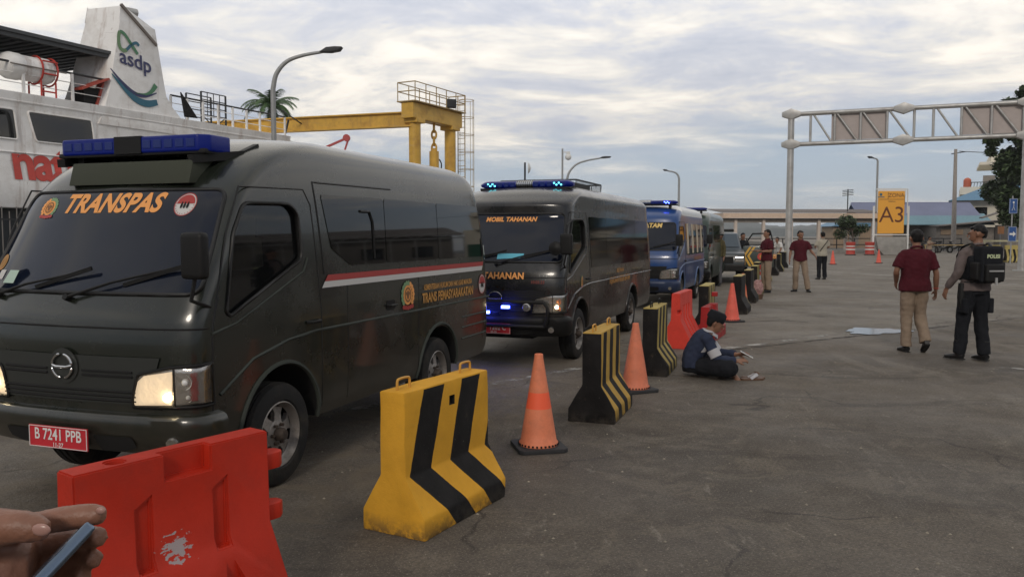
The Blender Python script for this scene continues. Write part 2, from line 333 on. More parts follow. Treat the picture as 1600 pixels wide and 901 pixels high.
def catmull(pts, sub=4):
    P = [np.array(p, float) for p in pts]; out = []
    P = [2*P[0]-P[1]]+P+[2*P[-1]-P[-2]]
    for i in range(1, len(P)-2):
        for k in range(sub):
            t = k/sub; a, b, c, d = P[i-1:i+3]
            out.append(.5*((2*b)+(-a+c)*t+(2*a-5*b+4*c-d)*t*t+(-a+3*b-3*c+d)*t**3))
    out.append(P[-2]); return out
def rrect(pts, r=.04, n=5):
    """polygon with rounded corners"""
    out = []; N_ = len(pts)
    for i in range(N_):
        p0, p1, p2 = np.array(pts[i-1], float), np.array(pts[i], float), np.array(pts[(i+1) % N_], float)
        a = p0-p1; b = p2-p1; rr = min(r, .45*np.linalg.norm(a), .45*np.linalg.norm(b)); A = p1+a/np.linalg.norm(a)*rr; B = p1+b/np.linalg.norm(b)*rr
        for k in range(n+1): t = k/n; out.append(tuple((1-t)**2*A+2*t*(1-t)*p1+t*t*B))
    return out
def text_mesh(body, size, bold=0., shear=0., spacing=1., aspect=1., align='CENTER', extrude=0.):
    cu = bpy.data.curves.new('t', 'FONT'); cu.body = body; cu.size = size; cu.align_x = align; cu.align_y = 'CENTER'; cu.shear = shear; cu.offset = bold; cu.space_character = spacing; cu.extrude = extrude; cu.resolution_u = 6
    o = bpy.data.objects.new('t', cu); C.objects.link(o); dg = bpy.context.evaluated_depsgraph_get(); dg.update()
    me = bpy.data.meshes.new_from_object(o.evaluated_get(dg), depsgraph=dg); bpy.data.objects.remove(o)
    for v in me.vertices: v.co.x *= aspect
    return me
def text_obj(name, body, size, m, parent, f, **k):
    """f maps (u, v, w) of the flat lettering to the parent's space"""
    me = text_mesh(body, size, **k); bm = bmesh.new(); bm.from_mesh(me)
    for v in bm.verts: v.co = Vector(f(v.co.x, v.co.y, v.co.z))
    bm.to_mesh(me); bm.free(); me.materials.clear(); me.materials.append(m); o = bpy.data.objects.new(name, me); C.objects.link(o); o.parent = parent
    return o

# ------------------------------------------------------------------ the ground, the quay, the sea
GDIR = Vector((math.sin(R(25.4)), math.cos(R(25.4)), 0))
def ground_material():
    m = bpy.data.materials.new('worn_tarmac'); m.use_nodes = True; nt = m.node_tree; p = nt.nodes['Principled BSDF']; N = nt.nodes.new; L = nt.links.new
    tc = N('ShaderNodeTexCoord')
    def no(scale, det=8, rough=.6, dist=0, sx=1, sy=1):
        mp = N('ShaderNodeMapping'); mp.inputs['Scale'].default_value = (sx, sy, 1); mp.inputs['Rotation'].default_value = (0, 0, R(-30)); L(tc.outputs['Object'], mp.inputs[0])
        n = N('ShaderNodeTexNoise'); L(mp.outputs[0], n.inputs['Vector']); n.inputs['Scale'].default_value = scale; n.inputs['Detail'].default_value = det; n.inputs['Roughness'].default_value = rough; n.inputs['Distortion'].default_value = dist
        return n.outputs[0]
    def rng(v, a, b, c=0, d=1):
        r = N('ShaderNodeMapRange'); r.interpolation_type = 'SMOOTHSTEP'; L(v, r.inputs[0]); r.inputs[1].default_value = a; r.inputs[2].default_value = b; r.inputs[3].default_value = c; r.inputs[4].default_value = d; return r.outputs[0]
    def mixc(f, a, b):
        x = N('ShaderNodeMix'); x.data_type = 'RGBA'; L(f, x.inputs[0])
        for s, v in ((6, a), (7, b)):
            if isinstance(v, tuple): x.inputs[s].default_value = (*v, 1)
            else: L(v, x.inputs[s])
        return x.outputs[2]
    def mth(op, a, b):
        x = N('ShaderNodeMath'); x.operation = op
        for i, v in enumerate((a, b)):
            if isinstance(v, (int, float)): x.inputs[i].default_value = v
            else: L(v, x.inputs[i])
        return x.outputs[0]
    sx = N('ShaderNodeSeparateXYZ'); L(tc.outputs['Object'], sx.inputs[0])
    # newer, paler concrete beyond the joint that runs across the apron
    jl = mth('SUBTRACT', mth('SUBTRACT', sx.outputs[1], mth('MULTIPLY', sx.outputs[0], .645)), 9.33)
    jl = mth('ADD', jl, mth('MULTIPLY', no(1.2, 4), .25))
    slab = rng(jl, .10, .24)
    def vor(scale, feat='F1', sx=1, sy=1, rnd=1):
        mp = N('ShaderNodeMapping'); mp.inputs['Scale'].default_value = (sx, sy, 1); L(tc.outputs['Object'], mp.inputs[0]); wv_ = N('ShaderNodeVectorMath'); wv_.operation = 'ADD'; n_ = N('ShaderNodeTexNoise'); L(tc.outputs['Object'], n_.inputs['Vector']); n_.inputs['Scale'].default_value = scale*2.2; n_.inputs['Detail'].default_value = 5
        sc2 = N('ShaderNodeVectorMath'); sc2.operation = 'SCALE'; L(n_.outputs[1], sc2.inputs[0]); sc2.inputs['Scale'].default_value = .45/scale; L(mp.outputs[0], wv_.inputs[0]); L(sc2.outputs[0], wv_.inputs[1])
        v = N('ShaderNodeTexVoronoi'); v.feature = feat; L(wv_.outputs[0], v.inputs['Vector']); v.inputs['Scale'].default_value = scale; return v.outputs['Distance']
    base = mixc(rng(no(.30, 9, .68, .5), .36, .64), (.088, .076, .063), (.150, .131, .108))
    pale = mixc(rng(no(.45, 9, .7, .3), .36, .64), (.155, .141, .121), (.250, .231, .202))
    c = mixc(slab, base, pale)
    c = mixc(rng(no(1.7, 10, .75, 1.2), .50, .60, 0, .5), c, (.20, .172, .135))
    c = mixc(rng(no(2.6, 9, .72, .4), .46, .66, 0, .45), c, (.195, .172, .144))               # blotches of dust
    c = mixc(rng(no(.95, 11, .72, .8, 1, .42), .53, .64, 0, .55), c, (.245, .222, .190))       # pale smears with torn edges
    c = mixc(rng(no(.8, 9, .7, .9, .5, 1.2), .56, .66, 0, .62), c, (.050, .043, .037))       # damp and oil
    c = mixc(rng(no(4.2, 8, .75, .3), .57, .66, 0, .5), c, (.052, .045, .039))              # small dark spots
    c = mixc(rng(no(9, 7, .75, .3, 1, .30), .60, .66, 0, .5), c, (.30, .275, .235))          # scrapes
    crack = rng(vor(.55, 'DISTANCE_TO_EDGE'), .012, .002); c = mixc(mth('MULTIPLY', mth('MULTIPLY', crack, rng(no(.6, 4), .50, .56)), .75), c, (.035, .031, .028))
    c = mixc(rng(no(42, 5, .75), .42, .60, 0, .55), c, (.058, .050, .043))                 # aggregate
    c = mixc(rng(no(85, 3, .7), .58, .64, 0, .6), c, (.33, .30, .265))
    chip = rng(vor(5.5), .035, .02); c = mixc(mth('MULTIPLY', chip, rng(no(1.3, 3), .5, .6)), c, (.38, .35, .29))   # litter and stone chips
    # brown silt where the vans run
    lane = mth('SUBTRACT', mth('MULTIPLY', sx.outputs[0], .93), mth('MULTIPLY', sx.outputs[1], .36))
    lane = mth('ADD', lane, mth('MULTIPLY', no(.8, 5), 1.2)); silt = rng(lane, -1.3, -2.0)
    c = mixc(mth('MULTIPLY', silt, rng(no(1.6, 9, .7, 1.0), .42, .66, 0, .6)), c, (.17, .138, .098))
    tn = N('ShaderNodeVectorMath'); tn.operation = 'MULTIPLY'; L(c, tn.inputs[0]); tn.inputs[1].default_value = (1.0, .97, .925); L(tn.outputs[0], p.inputs['Base Color'])
    rough = rng(no(.8, 6), .35, .7, .62, .93); L(rough, p.inputs['Roughness']); p.inputs['Specular IOR Level'].default_value = .35
    b = N('ShaderNodeBump'); b.inputs['Strength'].default_value = .8; b.inputs['Distance'].default_value = .02
    L(mth('ADD', mth('MULTIPLY', no(22, 8, .75), 1.0), mth('MULTIPLY', no(90, 3), .5)), b.inputs['Height']); L(b.outputs[0], p.inputs['Normal'])
    return m
E0 = Vector((-17.7, 28, 0))+Vector((GDIR.y, -GDIR.x, 0))*1.3
ea, eb = E0-GDIR*110, E0+GDIR*62
g = MB(); poly = [(ea.x, ea.y), (eb.x, eb.y), (46, 84), (75, 330), (150, 700), (1500, 700), (1500, -400), (ea.x, -400)]
g.prism(poly, -2.6, 0, 'xy'); struct(g.build('ground', ground_material(), smooth=None))
def sea_mat():
    m = mat('sea_water', (.22, .26, .28), .42, spec=1); nt = m.node_tree; N = nt.nodes.new; L = nt.links.new
    tc = N('ShaderNodeTexCoord'); n = N('ShaderNodeTexNoise'); L(tc.outputs['Object'], n.inputs['Vector']); n.inputs['Scale'].default_value = .6; n.inputs['Detail'].default_value = 6
    b = N('ShaderNodeBump'); b.inputs['Strength'].default_value = .3; b.inputs['Distance'].default_value = .12; L(n.outputs[0], b.inputs['Height']); L(b.outputs[0], nt.nodes['Principled BSDF'].inputs['Normal']); return m
s_ = MB(); s_.add([(-2600, -450, -2), (2600, -450, -2), (2600, 2200, -2), (-2600, 2200, -2)], [(0, 1, 2, 3)]); struct(s_.build('sea', sea_mat(), smooth=None))
# wooded hills across the water
def hills(name, x0, x1, y, hmax, seed, depth, m):
    vs = []; fs = []; nx, ny = 150, 10
    for j in range(ny+1):
        for i in range(nx+1):
            x = x0+(x1-x0)*i/nx; v = j/ny; prof = math.sin(min(1, v*1.15)*math.pi*.5)
            e = min(1, i/12, (nx-i)/12)
            h = hmax*prof*e*(.45+.75*abs(noise.noise(Vector((x/360+seed, seed*3, 0))))+.30*noise.noise(Vector((x/104, seed, 0)))+.10*noise.noise(Vector((x/15, j, seed))))
            vs.append((x, y+depth*v, -2.2+max(0, h)))
    for j in range(ny):
        for i in range(nx): a = j*(nx+1)+i; fs.append((a, a+1, a+nx+2, a+nx+1))
    mb = MB(); mb.add(vs, fs); return struct(mb.build(name, m, smooth=60))
M['wood'] = mat('far_woods', (.025, .040, .038), .95, var=.3, vscale=.01)
hills('hills', -900, 900, 920, 15, 2.2, 200, M['wood'])
hills('hills', 280, 1500, 1440, 50, 7.7, 360, M['wood'])
# puddle, worn paint lines, joint
M['puddle'] = mat('standing_water', (.10, .10, .10), .10, spec=1)
pts = []
for k in range(46):
    a = 2*math.pi*k/46; r = 1+.16*math.sin(3*a+1)+.10*math.sin(7*a)+.05*math.sin(13*a); pts.append((6.03+.50*r*math.cos(a)+.2*math.sin(a), 13.32+.54*r*math.sin(a)*(1 if math.sin(a) > 0 else .6)))
mb = MB(); mb.add([(x, y, .0105) for x, y in pts], [tuple(range(len(pts)))]); struct(mb.build('puddle', M['puddle'], smooth=None))
def paint_mat(name, col, thr):
    m = mat(name, col, .8); nt = m.node_tree; N = nt.nodes.new; L = nt.links.new; p = nt.nodes['Principled BSDF']
    tc = N('ShaderNodeTexCoord'); n = N('ShaderNodeTexNoise'); L(tc.outputs['Object'], n.inputs['Vector']); n.inputs['Scale'].default_value = 3.2; n.inputs['Detail'].default_value = 10; n.inputs['Roughness'].default_value = .75
    r = N('ShaderNodeMapRange'); L(n.outputs[0], r.inputs[0]); r.inputs[1].default_value = thr; r.inputs[2].default_value = thr+.10; L(r.outputs[0], p.inputs['Alpha']); return m
M['oldpaint'] = paint_mat('worn_paint', (.36, .35, .32), .48); M['oldpaint2'] = paint_mat('worn_far_paint', (.36, .35, .32), .40); M['tar'] = paint_mat('joint_tar', (.05, .045, .04), .44)
def line(name, pts, wd, m, z=.004):
    mb = MB(); n = len(pts); vs = []
    for i, p in enumerate(pts):
        a = Vector(pts[max(0, i-1)]); b = Vector(pts[min(n-1, i+1)]); t = (b-a).normalized(); q = Vector((-t.y, t.x)); p = Vector(p); vs += [(*(p+q*wd/2), z), (*(p-q*wd/2), z)]
    mb.add(vs, [(2*i, 2*i+1, 2*i+3, 2*i+2) for i in range(n-1)]); return struct(mb.build(name, m, smooth=None))
def wob(a, b, n=14, amp=.05, s=0): return [(a[0]+(b[0]-a[0])*i/n+amp*noise.noise(Vector((i*.7, s, 0))), a[1]+(b[1]-a[1])*i/n+amp*noise.noise(Vector((i*.7, s, 5)))) for i in range(n+1)]
line('paint_line', wob((-1.62, 7.22), (.81, 9.68), 10, .04), .13, M['oldpaint'])
line('paint_line', wob((2.3, 10.85), (5.63, 13.30), 12, .05, 2), .14, M['oldpaint'])
line('ground_joint', wob((2.6, 10.95), (5.2, 12.62), 16, .08, 4)+wob((5.4, 12.75), (9.9, 15.62), 20, .08, 5)+[(22, 23.3)], .045, M['tar'], .008)
line('paint_line', [(9.5, 31.9), (12.6, 32.4)], .15, M['oldpaint2']); line('paint_line', wob((13, 39), (16.6, 25.5), 10, .05), .16, M['oldpaint2']); line('paint_line', wob((16.6, 25.5), (24, 21), 6, .05), .16, M['oldpaint2'])
line('paint_line', wob((20, 44.2), (44, 46), 8, .05), .2, M['oldpaint2'])
line('paint_line', wob((5.9, 9.7), (8.4, 8.7), 8, .05, 8), .10, M['oldpaint'])

gr_ = MB(); rg = random.Random(11); M['grit'] = mat('grit_stones', (.26, .23, .18), .9, var=.5, vscale=3)
for i in range(450):
    yy = 2.6+11*rg.random()**1.4; xx = rg.uniform(-.55, .66)*yy; r_ = rg.uniform(.0025, .008)*(1+yy/12)
    a_ = rg.random()*6.28; vs = [(xx+r_*rg.uniform(.6, 1.3)*math.cos(a_+k*1.57), yy+r_*rg.uniform(.6, 1.3)*math.sin(a_+k*1.57), 0) for k in range(4)]; gr_.add(vs+[(xx, yy, r_*.8)], [(0, 1, 4), (1, 2, 4), (2, 3, 4), (3, 0, 4)])
me = bpy.data.meshes.new('grit'); me.from_pydata(gr_.v, [], gr_.f); me.materials.append(M['grit']); go = bpy.data.objects.new('grit', me); C.objects.link(go); tag(go, 'loose pale grit and stone chips scattered on the tarmac', 'grit', kind='stuff')
# ------------------------------------------------------------------ vans
class Body:
    """z -> plan outline of a small bus; s runs from the front axle to the rear, y across, near side at -hw"""
    bow = .06
    def __init__(s, keys, hw): 
        k = np.array(keys, float); u = np.arange(len(k)); uu = np.linspace(0, len(k)-1, 90)
        cols = []
        for j in range(k.shape[1]):
            y = k[:, j]; d = np.zeros(len(y)); sl = np.diff(y); d[1:-1] = np.where(sl[:-1]*sl[1:] > 0, 2*sl[:-1]*sl[1:]/(sl[:-1]+sl[1:]+1e-12), 0); d[0] = sl[0]; d[-1] = sl[-1]
            i = np.minimum(uu.astype(int), len(y)-2); t = uu-i; h00 = 2*t**3-3*t*t+1; h10 = t**3-2*t*t+t; h01 = -2*t**3+3*t*t; h11 = t**3-t*t
            cols.append(h00*y[i]+h10*d[i]+h01*y[i+1]+h11*d[i+1])
        s.T = np.array(cols).T; s.scale = hw; s.T[:, 3] *= hw
    def par(s, z): return [float(np.interp(z, s.T[:, 0], s.T[:, j])) for j in range(7)]   # z xf xr hw D n rr
    def front(s, y, z):
        _, xf, xr, hw, D, n, rr = s.par(z); q = min(.99999, abs(y)/hw); return xf+s.bow*q*q+D*(1-(1-q**n)**(1/n))
    def hw(s, z): return s.par(z)[3]
    def fpt(s, th, z, off=0):
        """point of the rounded front at angle th (-90 near side .. 90 far side), pushed out by off"""
        def P(th, z):
            _, xf, xr, hw, D, n, rr = s.par(z); sn = math.sin(th); q = abs(sn)**(2/n); y = hw*q*(1 if sn > 0 else -1)
            return np.array([xf+s.bow*q*q+D*(1-abs(math.cos(th))**(2/n)), y, z])
        p = P(th, z)
        if off:
            a = P(min(th+.02, 1.57), z)-P(max(th-.02, -1.57), z); b = P(th, z+.02)-P(th, z-.02); nn = np.cross(a, b); l = np.linalg.norm(nn)
            if l > 1e-9: nn = nn/l; nn = nn if nn[0] < 0 or (nn[1]*p[1] > 0) else -nn; p = p+nn*off
        return p
    def fp_y(s, y, z, off=0):
        hw = s.par(z)[3]; n = s.par(z)[5]; q = min(1, abs(y)/hw); th = math.asin(q**(n/2))*(1 if y > 0 else -1); return s.fpt(th, z, off)
    def sp(s, x, z, off=0, side=-1):
        h = s.hw(z); dh = (s.hw(z+.02)-s.hw(z-.02))/.04; l = math.hypot(1, dh); return np.array([x, side*(h+off/l), z-off*dh/l])
    def ring(s, row):
        z, xf, xr, hw, D, n, rr = row; P = []
        for i in range(45):
            th = -math.pi/2+math.pi*i/44; sn = math.sin(th); q = abs(sn)**(2/n); P.append((xf+s.bow*q*q*(hw/s.scale)+D*(1-abs(math.cos(th))**(2/n)), hw*q*(1 if sn > 0 else -1), z))
        x1 = P[-1][0]; x2 = xr-rr
        side = [x1+(x2-x1)*i/30 for i in range(1, 30)]
        P += [(x, hw, z) for x in side]
        r2 = min(rr, hw*.98)
        P += [(x2+rr*math.sin(a), hw-r2+r2*math.cos(a), z) for a in [math.pi/2*i/8 for i in range(9)]]
        P += [(xr, (hw-r2)*(1-2*i/8), z) for i in range(1, 8)]
        P += [(x2+rr*math.cos(a), -(hw-r2)-r2*math.sin(a), z) for a in [math.pi/2*i/8 for i in range(9)]]
        P += [(x, -hw, z) for x in side[::-1]]
        return P
    def shell(s):
        mb = MB(); rings = [s.ring(r) for r in s.T]; n = len(rings[0]); vs = [p for r in rings for p in r]
        fs = [(i*n+k, i*n+(k+1) % n, (i+1)*n+(k+1) % n, (i+1)*n+k) for i in range(len(rings)-1) for k in range(n)]
        fs += [tuple(range(n-1, -1, -1)), tuple((len(rings)-1)*n+k for k in range(n))]
        mb.add(vs, fs); return mb
_q = [math.pi/2*i/400 for i in range(401)]; _c = [(.84*abs(math.sin(a))**(2/5.5), .17*(1-abs(math.cos(a))**(2/5.5))) for a in _q]
_l = np.concatenate([[0], np.cumsum([math.hypot(_c[i+1][0]-_c[i][0], _c[i+1][1]-_c[i][1]) for i in range(400)])])
def arcmap(a): return math.copysign(float(np.interp(abs(a)/90*_l[-1], _l, _q)), a)
def patch(mb, F, poly, rows=18, cols=22, off=.004):
    """a skin over convex polygon poly (u, v) laid on surface F(u, v, off)"""
    P = np.array(poly, float); v0, v1 = P[:, 1].min(), P[:, 1].max(); vs = []
    for j in range(rows+1):
        t = j/rows; t = .5-.5*math.cos(math.pi*t); v = v0+(v1-v0)*(.0005+.999*t); xs = []
        for i in range(len(P)):
            a, b = P[i], P[(i+1) % len(P)]
            if (a[1]-v)*(b[1]-v) <= 0 and a[1] != b[1]: xs.append(a[0]+(b[0]-a[0])*(v-a[1])/(b[1]-a[1]))
        x0, x1 = min(xs), max(xs)
        for i in range(cols+1): vs.append(F(x0+(x1-x0)*i/cols, v, off))
    mb.add(vs, [(j*(cols+1)+i, j*(cols+1)+i+1, (j+1)*(cols+1)+i+1, (j+1)*(cols+1)+i) for j in range(rows) for i in range(cols)]); return mb
def seam(mb, F, pts, r=.006, off=.0, closed=False, n=5, sub=1):
    P = []
    m = len(pts)
    for i in range(m if closed else m-1):
        a, b = np.array(pts[i]), np.array(pts[(i+1) % m]); L_ = np.linalg.norm(b-a); k = max(1, int(L_/.06))
        P += [tuple(a+(b-a)*j/k) for j in range(k)]
    if not closed: P.append(pts[-1])
    mb.tube([F(u, v, off) for u, v in P], [r]*len(P), n, closed); return mb

KEYS_HIGH = [[.36, -.74, 3.66, .955, .22, 4.5, .12], [.45, -.80, 3.72, .985, .20, 5, .14], [.62, -.86, 3.75, .995, .18, 5.5, .16], [.95, -.87, 3.75, 1.0, .17, 5.5, .16], [1.10, -.855, 3.74, 1.0, .17, 5.5, .16],
  [1.25, -.80, 3.72, .995, .17, 5.5, .16], [1.55, -.635, 3.66, .985, .18, 5, .16], [1.84, -.47, 3.58, .965, .20, 4.6, .17], [1.99, -.335, 3.54, .945, .25, 4, .18], [2.11, -.16, 3.50, .915, .32, 3.4, .20], [2.20, .06, 3.43, .845, .42, 2.8, .26], [2.258, .35, 3.32, .69, .5, 2.5, .3], [2.285, .75, 3.0, .42, .5, 2.3, .3], [2.295, 1.2, 2.2, .12, .2, 2.1, .08]]
def make_keys(dr=0, dz=0, box=0):
    ks = []
    for k in KEYS_HIGH:
        k = list(k); k[2] += dr
        if k[0] > 1.9: k[0] += dz; k[1] -= box*.14; k[3] = min(.96, k[3]+box*.05)
        ks.append(k)
    return ks
def make_wheel(parent, s, y, out, r=.335, wd=.19):
    """tyre with its rim as a sub-part; out = +1/-1 the side the rim faces"""
    mb = MB(); hw_ = wd/2
    prof = [(r*.60, -hw_*.8), (r*.66, -hw_), (r*.86, -hw_*1.02), (r*.955, -hw_*.86), (r*.985, -hw_*.60)]
    for gy in (-.5, 0, .5): prof += [(r*.99, hw_*(gy-.10)), (r*.965, hw_*(gy-.07)), (r*.965, hw_*(gy+.07)), (r*.99, hw_*(gy+.10))]
    prof += [(r*.985, hw_*.60), (r*.955, hw_*.86), (r*.90, hw_*.99), (r*.86, hw_*1.02), (r*.80, hw_*1.0), (r*.66, hw_), (r*.60, hw_*.8), (r*.60, -hw_*.8)]
    mb.lathe([(a, b) for a, b in prof], 48, (s, y, r*.985), 'y')
    t = mb.build('wheel', M['rubber'], parent, 40)
    rm = MB(); c = (s, y, r*.985); o = out; ro = r*.635
    rm.lathe([(ro*.97, -.06*o), (ro*.97, .06*o), (ro*1.0, .085*o), (ro*.96, .09*o), (ro*.90, .05*o), (ro*.84, .035*o)], 40, c, 'y')
    for k in range(6):       # six broad spokes with openings between
        a = 2*math.pi*k/6+.3
        pts = []
        for (rr, ww, dy) in ((.84, .30, .035), (.62, .17, .045), (.40, .20, .055)):
            pts.append((rr, ww, dy))
        vs = []
        for rr, ww, dy in pts:
            for sg in (-1, 1):
                aa = a+sg*ww/rr*.9; vs.append((c[0]+ro*rr*1.02*math.cos(aa), c[1]+dy*o, c[2]+ro*rr*1.02*math.sin(aa)))
        vb = [(v[0], v[1]-.03*o, v[2]) for v in vs]; rm.add(vs+vb, [(0, 1, 3, 2), (2, 3, 5, 4), (0, 2, 8, 6), (2, 4, 10, 8), (1, 3, 9, 7), (3, 5, 11, 9)])
    rm.lathe([(ro*.42, .02*o), (ro*.42, .055*o), (ro*.36, .062*o), (.0001, .064*o)], 28, c, 'y')
    rm.build('rim', M['alloy'], t, 35)
    hb = MB(); hb.lathe([(ro*.20, .05*o), (ro*.20, .10*o), (ro*.15, .12*o), (.0001, .122*o)], 20, c, 'y')
    for k in range(6): a = 2*math.pi*k/6; hb.cyl((c[0]+ro*.30*math.cos(a), c[1]+.058*o, c[2]+ro*.30*math.sin(a)), (c[0]+ro*.30*math.cos(a), c[1]+.085*o, c[2]+ro*.30*math.sin(a)), ro*.055, n=6)
    hb.build('hub', mat_hub, t, 35)
    bd = MB(); bd.lathe([(ro*.95, -.02*o), (.0001, -.02*o)], 24, c, 'y'); bd.build('brake_drum', M['trim'], t)
    return t
mat_hub = mat('greasy_hub', (.06, .045, .035), .7, .3, var=.3, vscale=30)

def emblem_ring(mbs, F, u, v, r, off):
    pass
def disc(mb, F, u, v, ru, rv, off, n=28, r0=0.):
    if r0: vs = [F(u+ru*k_*math.cos(2*math.pi*i/n), v+rv*k_*math.sin(2*math.pi*i/n), off) for k_ in (r0, 1) for i in range(n)]; mb.add(vs, [(i, (i+1) % n, n+(i+1) % n, n+i) for i in range(n)])
    else: vs = [F(u, v, off)]+[F(u+ru*math.cos(2*math.pi*i/n), v+rv*math.sin(2*math.pi*i/n), off) for i in range(n)]; mb.add(vs, [(0, 1+i, 1+(i+1) % n) for i in range(n)])
    return mb
def roundel(parent, F, u, v, r, ru=None):
    """red over white round badge with a ring of small marks and dark figures"""
    ru = ru or r; mb = MB(); o = 5e-3
    mb.cur = 0; disc(mb, F, u, v, ru, r, o, 32); 
    mb.cur = 1; n = 24; vs = [F(u, v+.06*r, o+.0015)]+[F(u+ru*.82*math.cos(math.pi*i/n), v+.06*r+r*.78*math.sin(math.pi*i/n), o+.0015) for i in range(n+1)]; mb.add(vs, [(0, 1+i, 2+i) for i in range(n)])
    disc(mb, F, u, v, ru*1.0, r*1.0, o+.001, 32, .93)
    for i in range(22):
        a = 2*math.pi*i/22+.1
        if math.sin(a) < .1: disc(mb, F, u+ru*.83*math.cos(a), v+r*.83*math.sin(a), ru*.045, r*.045, o+.002, 6)
    mb.cur = 2
    for dx in (-.27, .02, .30): disc(mb, F, u+dx*ru, v-.12*r, ru*.11, r*.24, o+.003, 10); disc(mb, F, u+dx*ru, v+.14*r, ru*.07, r*.09, o+.003, 8)
    return mb.build('round_badge', [M['white_vinyl'], M['red_vinyl'], M['trim']], parent, smooth=None)
M['wreath'] = mat('badge_green', (.16, .28, .14), .6); M['badge_brown'] = mat('badge_brown', (.20, .09, .03), .6)
def crest(parent, F, u, v, r, ru=None):
    """ochre crest with a wreath of petals, dark centre and red ribbon"""
    ru = ru or r; mb = MB(); o = 5e-3
    mb.cur = 0; disc(mb, F, u, v, ru*.62, r*.66, o, 28)
    for i in range(18):
        a = 2*math.pi*i/18; mb.cur = 1 if 75 < math.degrees(a) < 235 else 0
        if 235 < math.degrees(a) < 305: continue
        disc(mb, F, u+ru*.80*math.cos(a), v+r*.80*math.sin(a), ru*.17, r*.17, o+.001, 9)
    mb.cur = 2; disc(mb, F, u, v+.02*r, ru*.45, r*.50, o+.002, 24, .78); disc(mb, F, u, v, ru*.16, r*.30, o+.002, 12); disc(mb, F, u-.2*ru, v+.1*r, ru*.09, r*.12, o+.002, 9); disc(mb, F, u+.2*ru, v+.1*r, ru*.09, r*.12, o+.002, 9)
    mb.cur = 3
    for dx in (-.6, -.3, 0, .3, .6): disc(mb, F, u+dx*ru, v-(.86-.12*abs(dx))*r, ru*.2, r*.15, o+.003, 10)
    return mb.build('crest_badge', [M['orange'], M['wreath'], M['badge_brown'], M['red_vinyl']], parent, smooth=None)

